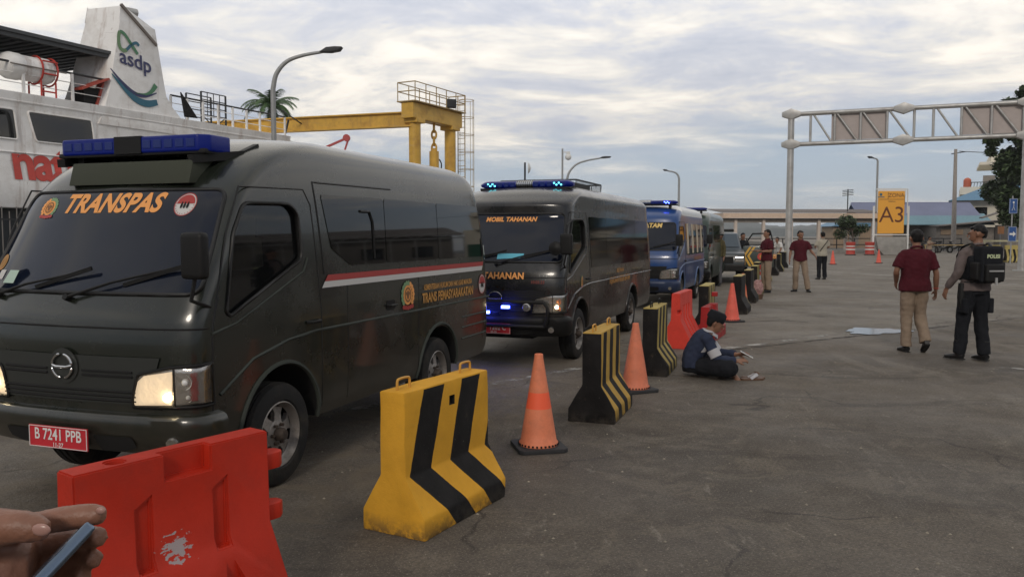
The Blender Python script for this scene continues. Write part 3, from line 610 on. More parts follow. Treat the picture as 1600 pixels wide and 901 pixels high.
def make_van(sp):
    t = thing(sp['name'], sp['label'], 'van', sp['loc'], sp['rz'], 'dark and blue prison vans queued in convoy')
    hw = sp.get('hw', .84); B = Body(make_keys(sp.get('dr', 0), sp.get('dz', 0), sp.get('box', 0)), hw); xr = 3.70+sp.get('dr', 0); rwx = sp['rear_wheel']
    paint = sp['paint']; fpaint = sp.get('front_paint', paint)
    SN = lambda u, v, o: B.sp(u, v, o, -1); SF = lambda u, v, o: B.sp(u, v, o, 1); FY = lambda y, z, o: B.fp_y(y, z, o); FT = lambda th, z, o: B.fpt(arcmap(th), z, o)
    # --- body shell with wheel arches and the driver's window cut through
    shell = B.shell(); body = shell.build('body', paint, t, 40)
    if sp.get('two_tone'): 
        body.data.materials.append(sp['two_tone'])
        for p in body.data.polygons:
            if p.center.z > 2.04 and p.center.x > .05: p.material_index = len(body.data.materials)-1
    cut = MB(); ar = .425
    for wx, rr_ in ((0, ar), (rwx, ar*.97)):
        for sg in (-1, 1):
            arc = [(wx-rr_, .2), (wx-rr_, .36)]+[(wx-rr_*math.cos(math.pi*i/24), .36+rr_*math.sin(math.pi*i/24)) for i in range(1, 24)]+[(wx+rr_, .36), (wx+rr_, .2)]
            y0 = sg*(hw+.1); y1 = sg*(hw-.36); cut.prism(arc, min(y0, y1), max(y0, y1), 'xz')
    cutters = [cut.mesh('c', M['void'])]
    dw = rrect([(-.535, 1.16), (-.50, 1.135), (.235, 1.44), (.215, 1.74), (.13, 1.80), (-.33, 1.79), (-.45, 1.60)], .05)
    if sp.get('open_window', True):
        c2 = MB(); c2.prism(dw, -hw-.1, -hw+1.0, 'xz'); cutters.append(c2.mesh('c', M['void']))
    boolean(body, cutters)
    # --- cab inside, seen through the tinted door glass
    if sp.get('open_window', True):
        g_ = MB(); patch(g_, lambda u, v, o: B.sp(u, v, o-.022, -1), dw, 14, 10, 0); g_.build('door_window', M['tint'], t, 40)
        se = MB(); se.tube([(.10, -.42, 1.14), (.12, -.42, 1.35), (.17, -.42, 1.58)], [(.19, .05), (.20, .055), (.15, .05)], 12, side=(0, 1, 0)); se.tube([(.16, -.42, 1.56), (.18, -.42, 1.72)], [(.11, .045), (.10, .04)], 10, side=(0, 1, 0)); se.build('seat', M['cream_seat'], t, 60)
        sw = MB(); sw.tube([(-.33+.05*math.sin(a), -.45+.17*math.cos(a), 1.20+.16*math.sin(a)) for a in [2*math.pi*k/20 for k in range(20)]], .014, 6, closed=True); sw.build('steering_wheel', M['trim'], t)
    else:
        g_ = MB(); patch(g_, SN, dw, 14, 10, .004); g_.build('door_window', M['glass'], t, 40)
    sl_ = MB(); seam(sl_, SN, dw, .011, .002, True, 6); sl_.build('window_seal', M['seal'], t, 60)
    # --- windscreen
    ws = rrect([(-.80*hw/.84, 1.27), (.80*hw/.84, 1.27), (.735*hw/.84, 1.865), (-.735*hw/.84, 1.865)], .07)
    wsf = MB(); patch(wsf, FY, ws, 22, 34, .004); wo = wsf.build('windscreen', M['wind'], t, 60)
    rs = MB(); seam(rs, FY, ws, .013, .002, True, 6); rs.build('windscreen_seal', M['seal'], wo, 60)
    # --- lines pressed into the front and the doors
    ln = MB()
    seam(ln, FT, [(th, 1.085) for th in range(-84, 85, 6)], .007, -.002)                       # cowl edge
    for sg in (-1, 1): seam(ln, FT, [(sg*88, .70), (sg*88, 1.25)], .005, -.001)
    for F in (SN, SF):
        seam(ln, F, [(.46, .42), (.45, 1.1), (.37, 1.80), (.30, 1.90), (-.36, 1.885)], .0055, -.001)  # door rear edge
        seam(ln, F, [(-.66, .62), (-.655, 1.1), (-.50, 1.62), (-.36, 1.885)], .0055, -.001)
        if sp.get('slide_door'):
            seam(ln, F, [(.80, .42), (.80, 1.33)], .0045, -.001); seam(ln, F, [(1.98, .42), (1.98, 1.33)], .0045, -.001); seam(ln, F, [(.50, 1.33), (.42, 1.955), (1.55, 1.965)], .007, 0)
    ln.build('panel_gap', M['seal'], t, 60)
    tr = MB()
    for F in (SN, SF):
        seam(tr, F, [(-.60, .70), (-.30, .86), (.05, .93), (.38, .955), (xr-.03, .955)], .011, 0, n=6)  # pressed belt crease, drawn as a raised strip in the trim tone
        seam(tr, F, [(-.66, 1.05), (-.45, 1.09), (.25, 1.36), (.30, 1.45)], .009, 0, n=6)
        for wx in (0, rwx):
            pts = [(wx-ar*1.02*math.cos(math.pi*i/22), .36+ar*1.02*math.sin(math.pi*i/22)) for i in range(0, 23)]
            seam(tr, F, pts, .016, 0, n=6)
        for dz in ((0, .10, .21) if sp.get('louvres', True) else ()): seam(tr, F, [(rwx+.52, .80-dz), (xr-.10, .80-dz)], .010, 0, n=5)
    tr.build('side_crease_trim', sp.get('trim', M['olive_trim_highlight']), t, 60)
    # --- side windows
    xe = xr-.24
    wz = sp.get('win_bottom', 1.38)
    wp = sp.get('panes') or [[(.50, 1.88), (1.40, 1.885), (1.40, wz), (.86, wz), (.60, wz+.12)], [(1.41, 1.885), (2.40, 1.885), (2.40, wz), (1.41, wz)], [(2.41, 1.885), (xe-.06, 1.885), (xe+.05, wz), (2.41, wz)]]
    for F in (SN, SF):
        for i, p in enumerate(wp):
            q = MB(); patch(q, F, rrect(p, .035), 12, 8, .004); wdo = q.build('side_window', sp.get('side_glass', M['glass']), t, 60)
            if i == 0 and sp.get('slide_door') and F is SN:
                la = MB(); seam(la, F, [(1.02, 1.775), (1.16, 1.775), (1.20, 1.70), (1.21, wz+.04)], .012, .006, n=5); la.build('sliding_frame', M['trim'], wdo)
            if sp.get('curtains'):
                cu = MB(); x0, x1 = p[0][0], p[1][0]; d_ = (x1-x0)*.28
                patch(cu, F, [(x0+d_*.5, 1.86), (x0+d_*1.9, 1.86), (x0+d_*2.3, wz+.03), (x0+d_*1.0, wz+.03)], 6, 3, .007); cu.build('curtain', M['curtain'], wdo)
        if sp.get('handle', True):
            h = MB(); h.tube([F(.27, 1.02, .0), F(.29, 1.02, .025), F(.40, 1.02, .025), F(.42, 1.02, 0)], [.012]*4, 6); h.build('door_handle', M['trim'], t)
            if sp.get('slide_door'):
                h = MB(); patch(h, F, rrect([(1.38, 1.00), (1.54, 1.00), (1.54, 1.08), (1.38, 1.08)], .03), 4, 4, .003); h.tube([F(1.40, 1.04, .004), F(1.41, 1.04, .028), F(1.51, 1.04, .028), F(1.52, 1.04, .004)], [.011]*4, 6); h.build('door_handle', M['trim'], t)
    # --- front panel: grille, slots, bumper
    gp = MB(); patch(gp, FT, [(-52, .665), (52, .665), (60, .93), (-60, .93)], 8, 26, .010); gr = gp.build('grille', sp.get('grille', M['olive_dark']), t, 60)
    sl2 = MB()
    for z, a in ((.845, 44), (.82, 44), (.735, 46), (.71, 46), (.685, 46)):
        for sg in ((-1, 1) if z > .8 else (1,)):
            if z > .8: seam(sl2, FT, [(sg*12, z), (sg*a*.6, z), (sg*a, z)], .008, .011, n=5)
            else: seam(sl2, FT, [(-a, z), (0, z), (a, z)], .008, .011, n=5)
    sl2.build('grille_slot', M['void'], gr, 60)
    bz = [(.375, .0), (.385, .03), (.42, .055), (.50, .062), (.56, .065), (.60, .055), (.615, .03), (.62, -.01)]
    bm_ = MB(); vs = []; ths = [-90+180*i/50 for i in range(51)]
    for th in ths: vs += [FT(th, z, o) for z, o in bz]
    k = len(bz); bm_.add(vs, [(i*k+j, i*k+j+1, (i+1)*k+j+1, (i+1)*k+j) for i in range(50) for j in range(k-1)])
    bu = bm_.build('bumper', sp.get('bumper', fpaint), t, 50)
    op = MB()
    for sg in (-1, 1): patch(op, FT, rrect([(sg*24, .42), (sg*47, .435), (sg*45, .515), (sg*20, .515)][::1 if sg > 0 else -1], 1.2), 5, 6, .068)
    patch(op, FT, rrect([(-14, .41), (14, .41), (16, .50), (-16, .50)], 1.2), 5, 8, .068); op.build('air_intake', M['void'], bu)
    for sg in (-1, 1):
        c = FT(sg*66, .49, .07); fo = MB(); nrm = FT(sg*66, .49, .09)-FT(sg*66, .49, .07); nrm = nrm/np.linalg.norm(nrm)
        fo.cyl(c-nrm*.02, c+nrm*.006, .038, .036, 18); fl = fo.build('fog_lamp', M['lit'] if sp.get('fog_lit') else M['reflector'], bu)
    # --- headlights (reflector bowls, bulb, turn lamp, clear cover)
    for sg in (-1, 1):
        k_ = 1 if sg > 0 else -1
        hp = [(sg*43, .655), (sg*86, .665), (sg*86, .895), (sg*66, .880), (sg*47, .835)][::k_]
        h = MB(); patch(h, FT, rrect(hp, 1.5), 10, 16, .013); ho = h.build('headlight', M['reflector'], t, 60)
        if sp.get('lit'):
            h = MB(); patch(h, FT, rrect([(sg*44, .665), (sg*66, .668), (sg*67, .86), (sg*48, .825)][::k_], 1.5), 8, 8, .016); h.build('low_beam_bowl', M['warmref'], ho, 60)
            h = MB(); c = FT(sg*(64 if sg < 0 else 58), .715, .018); h.sphere(c, .024, 12, 8); h.build('bulb', M['lit'], ho, 60)
        if sp.get('side_lit'): h = MB(); h.sphere(FT(sg*72, .735, .016), .022, 12, 8); h.build('lit_bulb', M['lit'], ho, 60)
        h = MB(); 
        for (a, z, r_) in ((73, .80, .042), (74, .715, .026)): 
            c = FT(sg*a, z, .012); c2 = FT(sg*a, z, .022); h.lathe([(r_, 0), (r_*.8, .006)], 14, c, 'x'); h.sphere(c, (r_*.5, r_*.5, r_*.5), 10, 6)
        h.build('turn_bulb', M['amber'] if sp.get('amber') else M['white'], ho, 60)
        h = MB(); seam(h, FT, rrect(hp, 1.5), .010, .014, True, 6); seam(h, FT, [(sg*67.5, .67), (sg*67.5, .875)], .004, .018, n=5); h.build('lamp_rim', M['trim'], ho, 60)
        h = MB(); patch(h, FT, rrect(hp, 1.5), 10, 16, .026); h.build('lamp_cover', M['lampglass'], ho, 60)
    # --- maker's badge: ring with a bar
    em = MB(); cz = .865; base_ = MB(); disc(base_, FY, 0, cz, .105, .10, .016, 30); base_.build('badge_plate', sp.get('grille', M['olive_dark']), gr, 60)
    ru, rv = (.072, .068) if sp.get('badge', 'ring') == 'ring' else (.085, .05)
    if sp.get('badge', 'ring') == 'ring':
        for a0, a1 in ((100, 175), (185, 260), (280, 355), (5, 80)):
            P = [FY(ru*math.cos(R(a0+(a1-a0)*i/10)), cz+rv*math.sin(R(a0+(a1-a0)*i/10)), .026) for i in range(11)]; em.tube(P, [.004]+[.009]*9+[.004], 6)
        em.tube([FY(-ru, cz+.004, .026), FY(-ru*.5, cz-.004, .03), FY(ru*.5, cz-.004, .03), FY(ru, cz+.004, .026)], [.006, .010, .010, .006], 6)
    else:
        P = [FY(ru*math.cos(R(-20+220*i/20)), cz-.02+rv*1.3*math.sin(R(-20+220*i/20)), .026) for i in range(21)]; em.tube(P, [.005]+[.008]*19+[.005], 6); em.tube([FY(-ru, cz-.04, .026), FY(ru, cz-.04, .026)], .008, 6)
    em.build('badge', M['chrome'], gr, 60)
    # --- number plate
    pl = MB(); px, pz = sp.get('plate_at', (0.0, .465)); x0 = FY(px, .60, .078)[0]
    pl.box((x0, px, pz), (.008, .43, .125)); po = pl.build('number_plate', M['plate_red'], bu, None, .002)
    fr_ = MB(); 
    for a, b in (((-.21, -.058), (.21, -.058)), ((-.21, .058), (.21, .058)), ((-.21, -.058), (-.21, .058)), ((.21, -.058), (.21, .058))): fr_.bar((x0-.005, px+a[0], pz+a[1]), (x0-.005, px+b[0], pz+b[1]), .004, .003)
    fr_.build('plate_edge', M['white'], po, None)
    pf = lambda dz: (lambda u, v, w_: (x0-.0055, px-u, pz+dz+v))
    text_obj('plate_number', sp['plate'], .090, M['white'], po, pf(.012), bold=.0015, aspect=.80, spacing=1.02)
    text_obj('plate_date', sp.get('date', '11-27'), .034, M['white'], po, pf(-.043), bold=.0006)
    # --- wipers, mirrors
    for (y0, y1, z1) in ((.02, -.62, 1.40), (.60, .05, 1.36)):
        wpm = MB(); a = FY(y0, 1.235, .03); b = FY(y1, z1, .03); mid_ = (a*.55+b*.45); wpm.tube([a, mid_+np.array([-.02, 0, .01]), b], [.010, .008, .006], 6)
        c0, c1 = b+(a-b)*.45+np.array([0, 0, -.02]), b+(b-a)*.28; wpm.bar(c0+np.array([-.004, 0, 0]), c1+np.array([-.004, 0, .0]), .012, .022); wpm.cyl(FY(y0, 1.235, 0), FY(y0, 1.235, .04), .018, n=10); wpm.build('wiper', M['trim'], t)
    for sg in (-1, 1):
        mr = MB(); y = sg*(hw+.03); mr.box((-.84, sg*(hw+.05), 1.49), (.07, .15, .25)); mo = mr.build('mirror', M['trim'], t, 50, .03, 3)
        ar_ = MB(); ar_.tube([FT(sg*84, 1.20, -.01), (-.84, sg*(hw+.02), 1.25), (-.84, sg*(hw+.05), 1.38)], .011, 6); ar_.tube([FT(sg*86, 1.80, -.01), (-.76, sg*(hw+.03), 1.72), (-.83, sg*(hw+.05), 1.60)], .010, 6) if sp.get('mirror_stay') else None; ar_.build('mirror_arm', M['trim'], mo)
    # --- wheels
    for wx in (0, rwx):
        for sg in (-1, 1): make_wheel(t, wx, sg*(hw-.115), sg)
    ax = MB(); ax.cyl((0, -hw+.2, .34), (0, hw-.2, .34), .05); ax.cyl((rwx, -hw+.2, .34), (rwx, hw-.2, .34), .06); ax.box((1.5, 0, .36), (4.0, .7, .12)); ax.build('chassis', M['void'], t)
    return t, B, SN, FY, FT
M['olive_dark'] = mat('olive_grille', (.024, .026, .023), .45)
M['curtain'] = mat('curtain', (.52, .44, .33), .9, var=.3, vscale=3)
def light_bar(parent, c, L_, w_=.26, h=.105, centre='dark', lit=None, rake=True):
    """long roof light: two blue lenses, a middle section, feet; lies across the van"""
    x, y, z = c
    ba = MB(); ba.box((x, y, z-h*.5), (w_*.92, L_*.98, .03)); o = ba.build('light_bar', M['trim'], parent, 40, .008)
    for sg in (-1, 1):
        ln = MB(); y0 = y+sg*.085*L_; y1 = y+sg*.5*L_; n = 8; pts = []; rad = []
        for i in range(n+1):
            t = i/n; pts.append((x, y0+(y1-y0)*t, z+.004)); q = 1 if t < .8 else (1-((t-.8)/.2)**2*(.55 if rake else .12)); rad.append((w_*.5*q, h*.5*q))
        if rake: ln.tube(pts, rad, 20, side=(1, 0, 0))
        else: ln.prism([(x-w_*.5, y0), (x+w_*.5, y0), (x+w_*.5, y1-sg*.03), (x+w_*.42, y1), (x-w_*.30, y1), (x-w_*.5, y1-sg*.06)], z-h*.5, z+h*.5, 'xy')
        le = ln.build('blue_lens', M['lbblue'], o, 50, 0 if rake else .014, 3)
        bx = MB()
        for k in range(5): yy = y0+(y1-y0)*(.1+.17*k); bx.box((x-w_*.49, yy, z), (.012, .06, h*.5))
        bx.build('lens_ribs', M['lbrib'], le, None, .003)
        if lit:
            ll = MB(); yy = y+sg*lit[1]*L_
            for k in range(4): ll.box((x-w_*.505, yy+(k-1.5)*.032, z+(.012 if k % 2 else -.012)), (.012, .022, .018))
            ll.build('lit_diodes', M[lit[0]], le, None, .003)
    ce = MB(); (ce.tube([(x, y-.09*L_, z+.004), (x, y+.09*L_, z+.004)], [(w_*.5+.004, h*.5+.006)]*2, 16, side=(1, 0, 0)) if rake else ce.box((x, y, z), (w_+.006, .18*L_, h+.006))); co = ce.build('middle_section', M['trim'] if centre == 'dark' else M['chrome'], o, 50)
    if centre != 'dark':
        for k in range(7):
            s_ = MB(); 
        s_ = MB()
        for k in range(8): yy = y+(-.08+.16*k/7)*L_; s_.tube([(x+math.cos(a)*(w_*.5+.008), yy, z+.004+math.sin(a)*(h*.5+.010)) for a in [2*math.pi*i/14 for i in range(14)]], .004, 5, closed=True)
        s_.build('louvre', M['trim'], co)
    for sg in (-1, 1): ft = MB(); ft.box((x, y+sg*.38*L_, z-h*.5-.045), (w_*.5, .05, .08)); ft.build('foot', M['trim'], o)
    return o
M['lbrib'] = mat('lens_reflector', (.006, .02, .15), .25, .1)
def van_frame(front_px=None): pass
A19 = R(90-19.11)
dirv = Vector((math.sin(R(19.11)), math.cos(R(19.11)))); nrv = Vector((dirv.y, -dirv.x))
def origin(p0, ang, hw=.84):
    d = Vector((math.sin(R(ang)), math.cos(R(ang)))); n = Vector((d.y, -d.x)); q = Vector(p0)-n*hw; return (q.x, q.y, 0), R(90-ang)
# olive van nearest the camera
loc, rz = origin((-1.452, 5.105), 19.11)
v1, B1, SN, FY, FT = make_van(dict(name='prison_van', label='olive green van with TRANSPAS across the windscreen, nearest in the queue', loc=loc, rz=rz, paint=M['olive'], rear_wheel=2.42, lit=True, slide_door=True, plate='B 7241 PPB', date='11-27'))
text_obj('windscreen_lettering', 'TRANSPAS', .155, M['orange'], v1, lambda u, v, w_: FY(-u, 1.782+v, .0065), bold=.006, shear=.22, spacing=1.05, aspect=.97)
crest(v1, FY, .50, 1.765, .068, .075); roundel(v1, FY, -.53, 1.775, .068)
st = MB(); patch(st, FY, [(.62, 1.31), (.52, 1.31), (.515, 1.385), (.60, 1.385)], 3, 3, .007); st.build('windscreen_sticker', M['pale_green'] if 'pale_green' in M else mat('pale_green_sticker', (.40, .52, .44), .5), v1)
st = MB(); patch(st, FY, [(.70, 1.33), (.645, 1.33), (.64, 1.385), (.69, 1.385)], 3, 3, .007); st.build('windscreen_sticker', M['white_vinyl'], v1)
st = MB(); disc(st, FY, .715, 1.43, .036, .048, .007, 20); disc(st, FY, .715, 1.43, .022, .03, .009, 16, .6); st.build('windscreen_sticker', mat('ochre_sticker', (.40, .2, .05), .5), v1)
sp_ = MB()
patch(sp_, SN, [(.54, 1.325), (3.52, 1.325), (3.50, 1.282), (.50, 1.282)], 3, 24, .006); sp_.build('red_stripe', M['red_vinyl'], v1)
sp_ = MB(); patch(sp_, SN, [(.497, 1.281), (3.50, 1.281), (3.47, 1.238), (.46, 1.238)], 3, 24, .006); sp_.build('white_stripe', M['white_vinyl'], v1)
text_obj('side_lettering', 'TRANS PEMASYARAKATAN', .118, M['gold'], v1, lambda u, v, w_: SN(2.63+u, 1.045+v, .007), bold=.0035, aspect=.82)
text_obj('side_lettering', 'KEMENTERIAN HUKUM DAN HAK ASASI MANUSIA', .068, M['gold'], v1, lambda u, v, w_: SN(2.63+u, 1.14+v, .007), bold=.0018, aspect=.72, shear=.1)
crest(v1, SN, 1.76, 1.10, .125, .13); roundel(v1, SN, 3.47, 1.095, .10, .095)
# equipment box and blue light bar on the roof
eb_ = MB(); eb_.prism([(-.44, 1.905), (-.40, 2.045), (-.10, 2.055), (-.02, 1.93)], -.52, .40, 'xz'); eb_.build('roof_box', M['olive_box'], v1, 30, .006)
for sg in (-1, 1):
    br = MB(); br.bar((-.40, sg*.50, 2.05), (-.05, sg*.60, 2.10), .05, .05); br.bar((-.05, sg*.60, 2.10), (.10, sg*.60, 2.16), .04, .05); br.build('bar_bracket', M['trim'], v1)
light_bar(v1, (-.24, 0, 2.15), 1.16, .25, .10, 'dark', None, False)

# black van with MOBIL TAHANAN
loc, rz = origin((.89, 10.43), 20.3)
M['side_film'] = mat('side_window_film', (.003, .003, .003), .06, spec=.28)
v2, B2, SN, FY, FT = make_van(dict(name='prison_van', label='black van with MOBIL TAHANAN lettering and lit blue grille lights, second in the queue', loc=loc, rz=rz, paint=M['black_paint'], rear_wheel=3.2, dr=1.15, dz=-.02, box=1, amber=True, side_lit=True,
    plate='BP 1202 C', date='05-25', grille=M['trim'], trim=M['black_paint'], badge='oval', bumper=M['trim'], louvres=False, mirror_stay=True, side_glass=M['side_film'], win_bottom=1.14,
    panes=[[(.44, 1.84), (1.38, 1.84), (1.38, 1.16), (.52, 1.16)], [(1.39, 1.84), (2.38, 1.84), (2.38, 1.16), (1.39, 1.16)], [(2.39, 1.84), (3.38, 1.84), (3.38, 1.16), (2.39, 1.16)], [(3.39, 1.84), (4.45, 1.84), (4.55, 1.16), (3.39, 1.16)]]))
text_obj('windscreen_lettering', 'MOBIL TAHANAN', .080, M['orange'], v2, lambda u, v, w_: FY(-.06-u, 1.79+v, .009), bold=.0035, shear=.18, spacing=1.05, aspect=1.0)
text_obj('front_lettering', 'MOBIL TAHANAN', .105, M['orange'], v2, lambda u, v, w_: FY(.08-u, 1.10+v, .009), bold=.004, aspect=1.0, spacing=1.05)
text_obj('front_lettering', '10.03.23', .05, mat('dull_red_lettering', (.2, .03, .02), .6), v2, lambda u, v, w_: FY(-.53-u, 1.03+v, .009), bold=.001)
text_obj('side_lettering', 'MOBIL TAHANAN', .085, M['gold'], v2, lambda u, v, w_: SN(2.25+u, 1.06+v, .007), bold=.002, aspect=.7)
text_obj('side_lettering', 'KEJAKSAAN NEGERI BATAM', .13, M['gold'], v2, lambda u, v, w_: SN(2.25+u, .925+v, .007), bold=.003, aspect=.85)
crest(v2, SN, .02, 1.0, .085, .05)
light_bar(v2, (.30, 0, 2.27), 1.30, .26, .11, 'chrome', ('ledcyan', .36))
dm = MB()
for y in (-.17, .04, .25): pass
gl = []
for (y, z) in ((-.17, .735), (.09, .665), (.27, .665)):
    q = MB(); x = FY(y, z, .12)[0]; q.box((x, y, z), (.04, .10, .035)); ho = q.build('grille_flasher', M['ledblue'], v2, None, .006); q = MB(); q.box((x-.021, y, z), (.006, .06, .014)); q.build('diode_row', M['ledwhite'], ho, None, .002)
bb = MB()
for z in (.54, .80): bb.tube([FY(y, z, .11) for y in [-.62+.0, -.4, 0, .4, .62]], [.022]*5, 8)
for sg in (-1, 1): bb.tube([FY(sg*.62, .54, .11), FY(sg*.66, .62, .12), FY(sg*.66, .74, .12), FY(sg*.62, .80, .11)], [.022]*4, 8)
bb.build('bull_bar', M['trim'], v2)
for y in (-.42,): q = MB(); c = FY(y, .74, .13); q.lathe([(.050, .04), (.050, 0), (.04, -.010), (.0001, -.013)], 20, c, 'x'); q.build('spot_lamp', M['reflector'], v2, 40)
pp = MB(); 
for sh in ([(.36, 1.30), (.18, 1.30), (.24, 1.47)],): patch(pp, FY, sh+[(.28, 1.44)], 4, 3, .008)
pp.build('dashboard_paper', mat('white_paper', (.6, .66, .62), .7), v2); pp = MB(); patch(pp, FY, [(.02, 1.30), (-.32, 1.32), (-.32, 1.37), (.02, 1.37)], 3, 4, .008); pp.build('dashboard_card', mat('cyan_card', (.10, .42, .55), .6), v2)
rk = MB(); z0, z1 = 2.20, 2.36
for y in (-.55, .55):
    for z in (z0+.03, z1): rk.bar((.75, y, z), (2.15, y, z), .02)
    for k in range(24): x = .75+1.4*k/23; rk.bar((x, y, z0+.03), (x+.05, y, z1), .006)
for x in (.75, 2.15):
    for z in (z0+.03, z1): rk.bar((x, -.55, z), (x, .55, z), .02)
    for k in range(16): y = -.55+1.1*k/15; rk.bar((x, y, z0+.03), (x, y, z1), .006)
rk.box((1.35, 0, z1-.06), (.9, .95, .07)); rk.build('roof_rack', M['dark_metal'], v2, None)
mm = MB(); mm.lathe([(.075, .02), (.085, 0), (.06, -.02), (.0001, -.025)], 18, (-.86, -.76, 1.44), 'x'); mm.build('round_mirror', M['trim'], v2)

# blue van with a white roof
loc, rz = origin((3.80, 18.05), 20.4)
v3, B3, SN, FY, FT = make_van(dict(name='prison_van', label='blue van with white roof and lit blue roof bar behind the black van', loc=loc, rz=rz, paint=M['blue_paint'], two_tone=M['white_paint'], rear_wheel=2.6, dr=.15, box=.6, open_window=False,
    plate='BP 8012', date='04-26', grille=M['trim'], trim=mat('blue_moulding', (.10, .16, .30), .4), badge='oval', bumper=mat('blue_bumper', (.025, .04, .09), .45), louvres=False, curtains=True, win_bottom=1.14,
    panes=[[(.50, 1.86), (1.22, 1.86), (1.22, 1.14), (.55, 1.14)], [(1.27, 1.86), (2.02, 1.86), (2.02, 1.14), (1.27, 1.14)], [(2.07, 1.86), (2.82, 1.86), (2.82, 1.14), (2.07, 1.14)], [(2.87, 1.86), (3.5, 1.86), (3.6, 1.14), (2.87, 1.14)]]))
text_obj('windscreen_lettering', 'KEJARI BATAM', .14, mat('yellow_lettering', (.72, .5, .16), .6), v3, lambda u, v, w_: FY(.0-u, 1.80+v, .009), bold=.005, shear=.15, aspect=1.0)
text_obj('side_lettering', 'KEJAKSAAN NEGERI BATAM', .12, mat('brown_lettering', (.30, .14, .05), .6), v3, lambda u, v, w_: SN(2.45+u, 1.03+v, .007), bold=.003, aspect=.85)
light_bar(v3, (.05, 0, 2.32), 1.42, .26, .10, 'chrome', ('ledblue', .34))
# dark green van at the end of the row
loc, rz = origin((5.70, 23.2), 20.5)
v4, B4, SN, FY, FT = make_van(dict(name='prison_van', label='dark green van with a glowing bumper lamp and round red badge, farthest in the queue', loc=loc, rz=rz, paint=M['green_paint'], rear_wheel=2.6, dr=.1, box=.4, open_window=False, fog_lit=True,
    plate='BP 9021', date='08-25', grille=M['trim'], trim=M['green_paint'], bumper=M['trim'], louvres=False))
roundel(v4, FY, -.36, 1.74, .085)
light_bar(v4, (.05, 0, 2.34), 1.40, .26, .09, 'chrome', None)

# ------------------------------------------------------------------ concrete barriers
def barrier_mat(name, yel, blk, x0, P, duty, k1, k2, endblack, topy=True, seed=0, dirt=.6):
    m = bpy.data.materials.new(name); m.use_nodes = True; nt = m.node_tree; p = nt.nodes['Principled BSDF']; N = nt.nodes.new; L = nt.links.new
    def mth(op, a, b=None, c=None, clamp=False):
        x = N('ShaderNodeMath'); x.operation = op; x.use_clamp = clamp
        for i, v in enumerate((a, b, c)):
            if v is None: continue
            if isinstance(v, (int, float)): x.inputs[i].default_value = v
            else: L(v, x.inputs[i])
        return x.outputs[0]
    def mixc(f, a, b):
        x = N('ShaderNodeMix'); x.data_type = 'RGBA'; L(f, x.inputs[0])
        for s, v in ((6, a), (7, b)):
            if isinstance(v, tuple): x.inputs[s].default_value = (*v, 1)
            else: L(v, x.inputs[s])
        return x.outputs[2]
    def noi(scale, det=8, rough=.6):
        n = N('ShaderNodeTexNoise'); mp = N('ShaderNodeMapping'); mp.inputs['Location'].default_value = (seed*3.1, seed, 0); L(tc.outputs['Object'], mp.inputs[0]); L(mp.outputs[0], n.inputs['Vector']); n.inputs['Scale'].default_value = scale; n.inputs['Detail'].default_value = det; n.inputs['Roughness'].default_value = rough; return n.outputs[0]
    def step(v, a, b):
        r = N('ShaderNodeMapRange'); L(v, r.inputs[0]); r.inputs[1].default_value = a; r.inputs[2].default_value = b; return r.outputs[0]
    tc = N('ShaderNodeTexCoord'); sx = N('ShaderNodeSeparateXYZ'); L(tc.outputs['Object'], sx.inputs[0]); x, z = sx.outputs[0], sx.outputs[2]
    x = mth('ADD', x, mth('MULTIPLY', mth('SUBTRACT', noi(14, 3), .5), .012))
    f = mth('SUBTRACT', x, mth('MULTIPLY', mth('MAXIMUM', mth('SUBTRACT', z, .32), 0), k1)); f = mth('SUBTRACT', f, mth('MULTIPLY', mth('MAXIMUM', mth('SUBTRACT', .32, z), 0), k2))
    g0 = mth('GREATER_THAN', f, x0-k1*.46-.06) if not endblack else None
    f = mth('FRACT', mth('DIVIDE', mth('SUBTRACT', f, x0-k1*.46-20*P), P)); black = mth('LESS_THAN', f, duty)
    if endblack:
        black = mth('MAXIMUM', black, mth('LESS_THAN', sx.outputs[0], .012))
    else:
        black = mth('MULTIPLY', mth('MULTIPLY', black, g0), mth('GREATER_THAN', sx.outputs[0], .008))
    if topy: black = mth('MULTIPLY', black, mth('LESS_THAN', z, .765))
    yy = mixc(step(noi(3.5, 6), .35, .7), tuple(c*.86 for c in yel), tuple(min(1, c*1.1) for c in yel))
    bb = mixc(step(noi(6, 7), .4, .7), tuple(c*.7 for c in blk), tuple(c*1.5 for c in blk))
    c = mixc(black, yy, bb)
    c = mixc(mth('MULTIPLY', step(noi(9, 10, .75), .60, .70), dirt*.7), c, (.10, .075, .045))           # grime
    c = mixc(mth('MULTIPLY', step(noi(34, 6, .8), .66, .70), .6), c, (.30, .28, .25))             # chips to bare concrete
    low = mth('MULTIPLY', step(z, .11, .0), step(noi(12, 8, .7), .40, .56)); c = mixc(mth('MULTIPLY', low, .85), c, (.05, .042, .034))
    L(c, p.inputs['Base Color']); p.inputs['Roughness'].default_value = .7; p.inputs['Specular IOR Level'].default_value = .2
    b = N('ShaderNodeBump'); b.inputs['Strength'].default_value = .45; b.inputs['Distance'].default_value = .006; L(mth('ADD', noi(30, 6), mth('MULTIPLY', noi(120, 3), .3)), b.inputs['Height']); L(b.outputs[0], p.inputs['Normal'])
    return m
YEL = (.66, .335, .03)
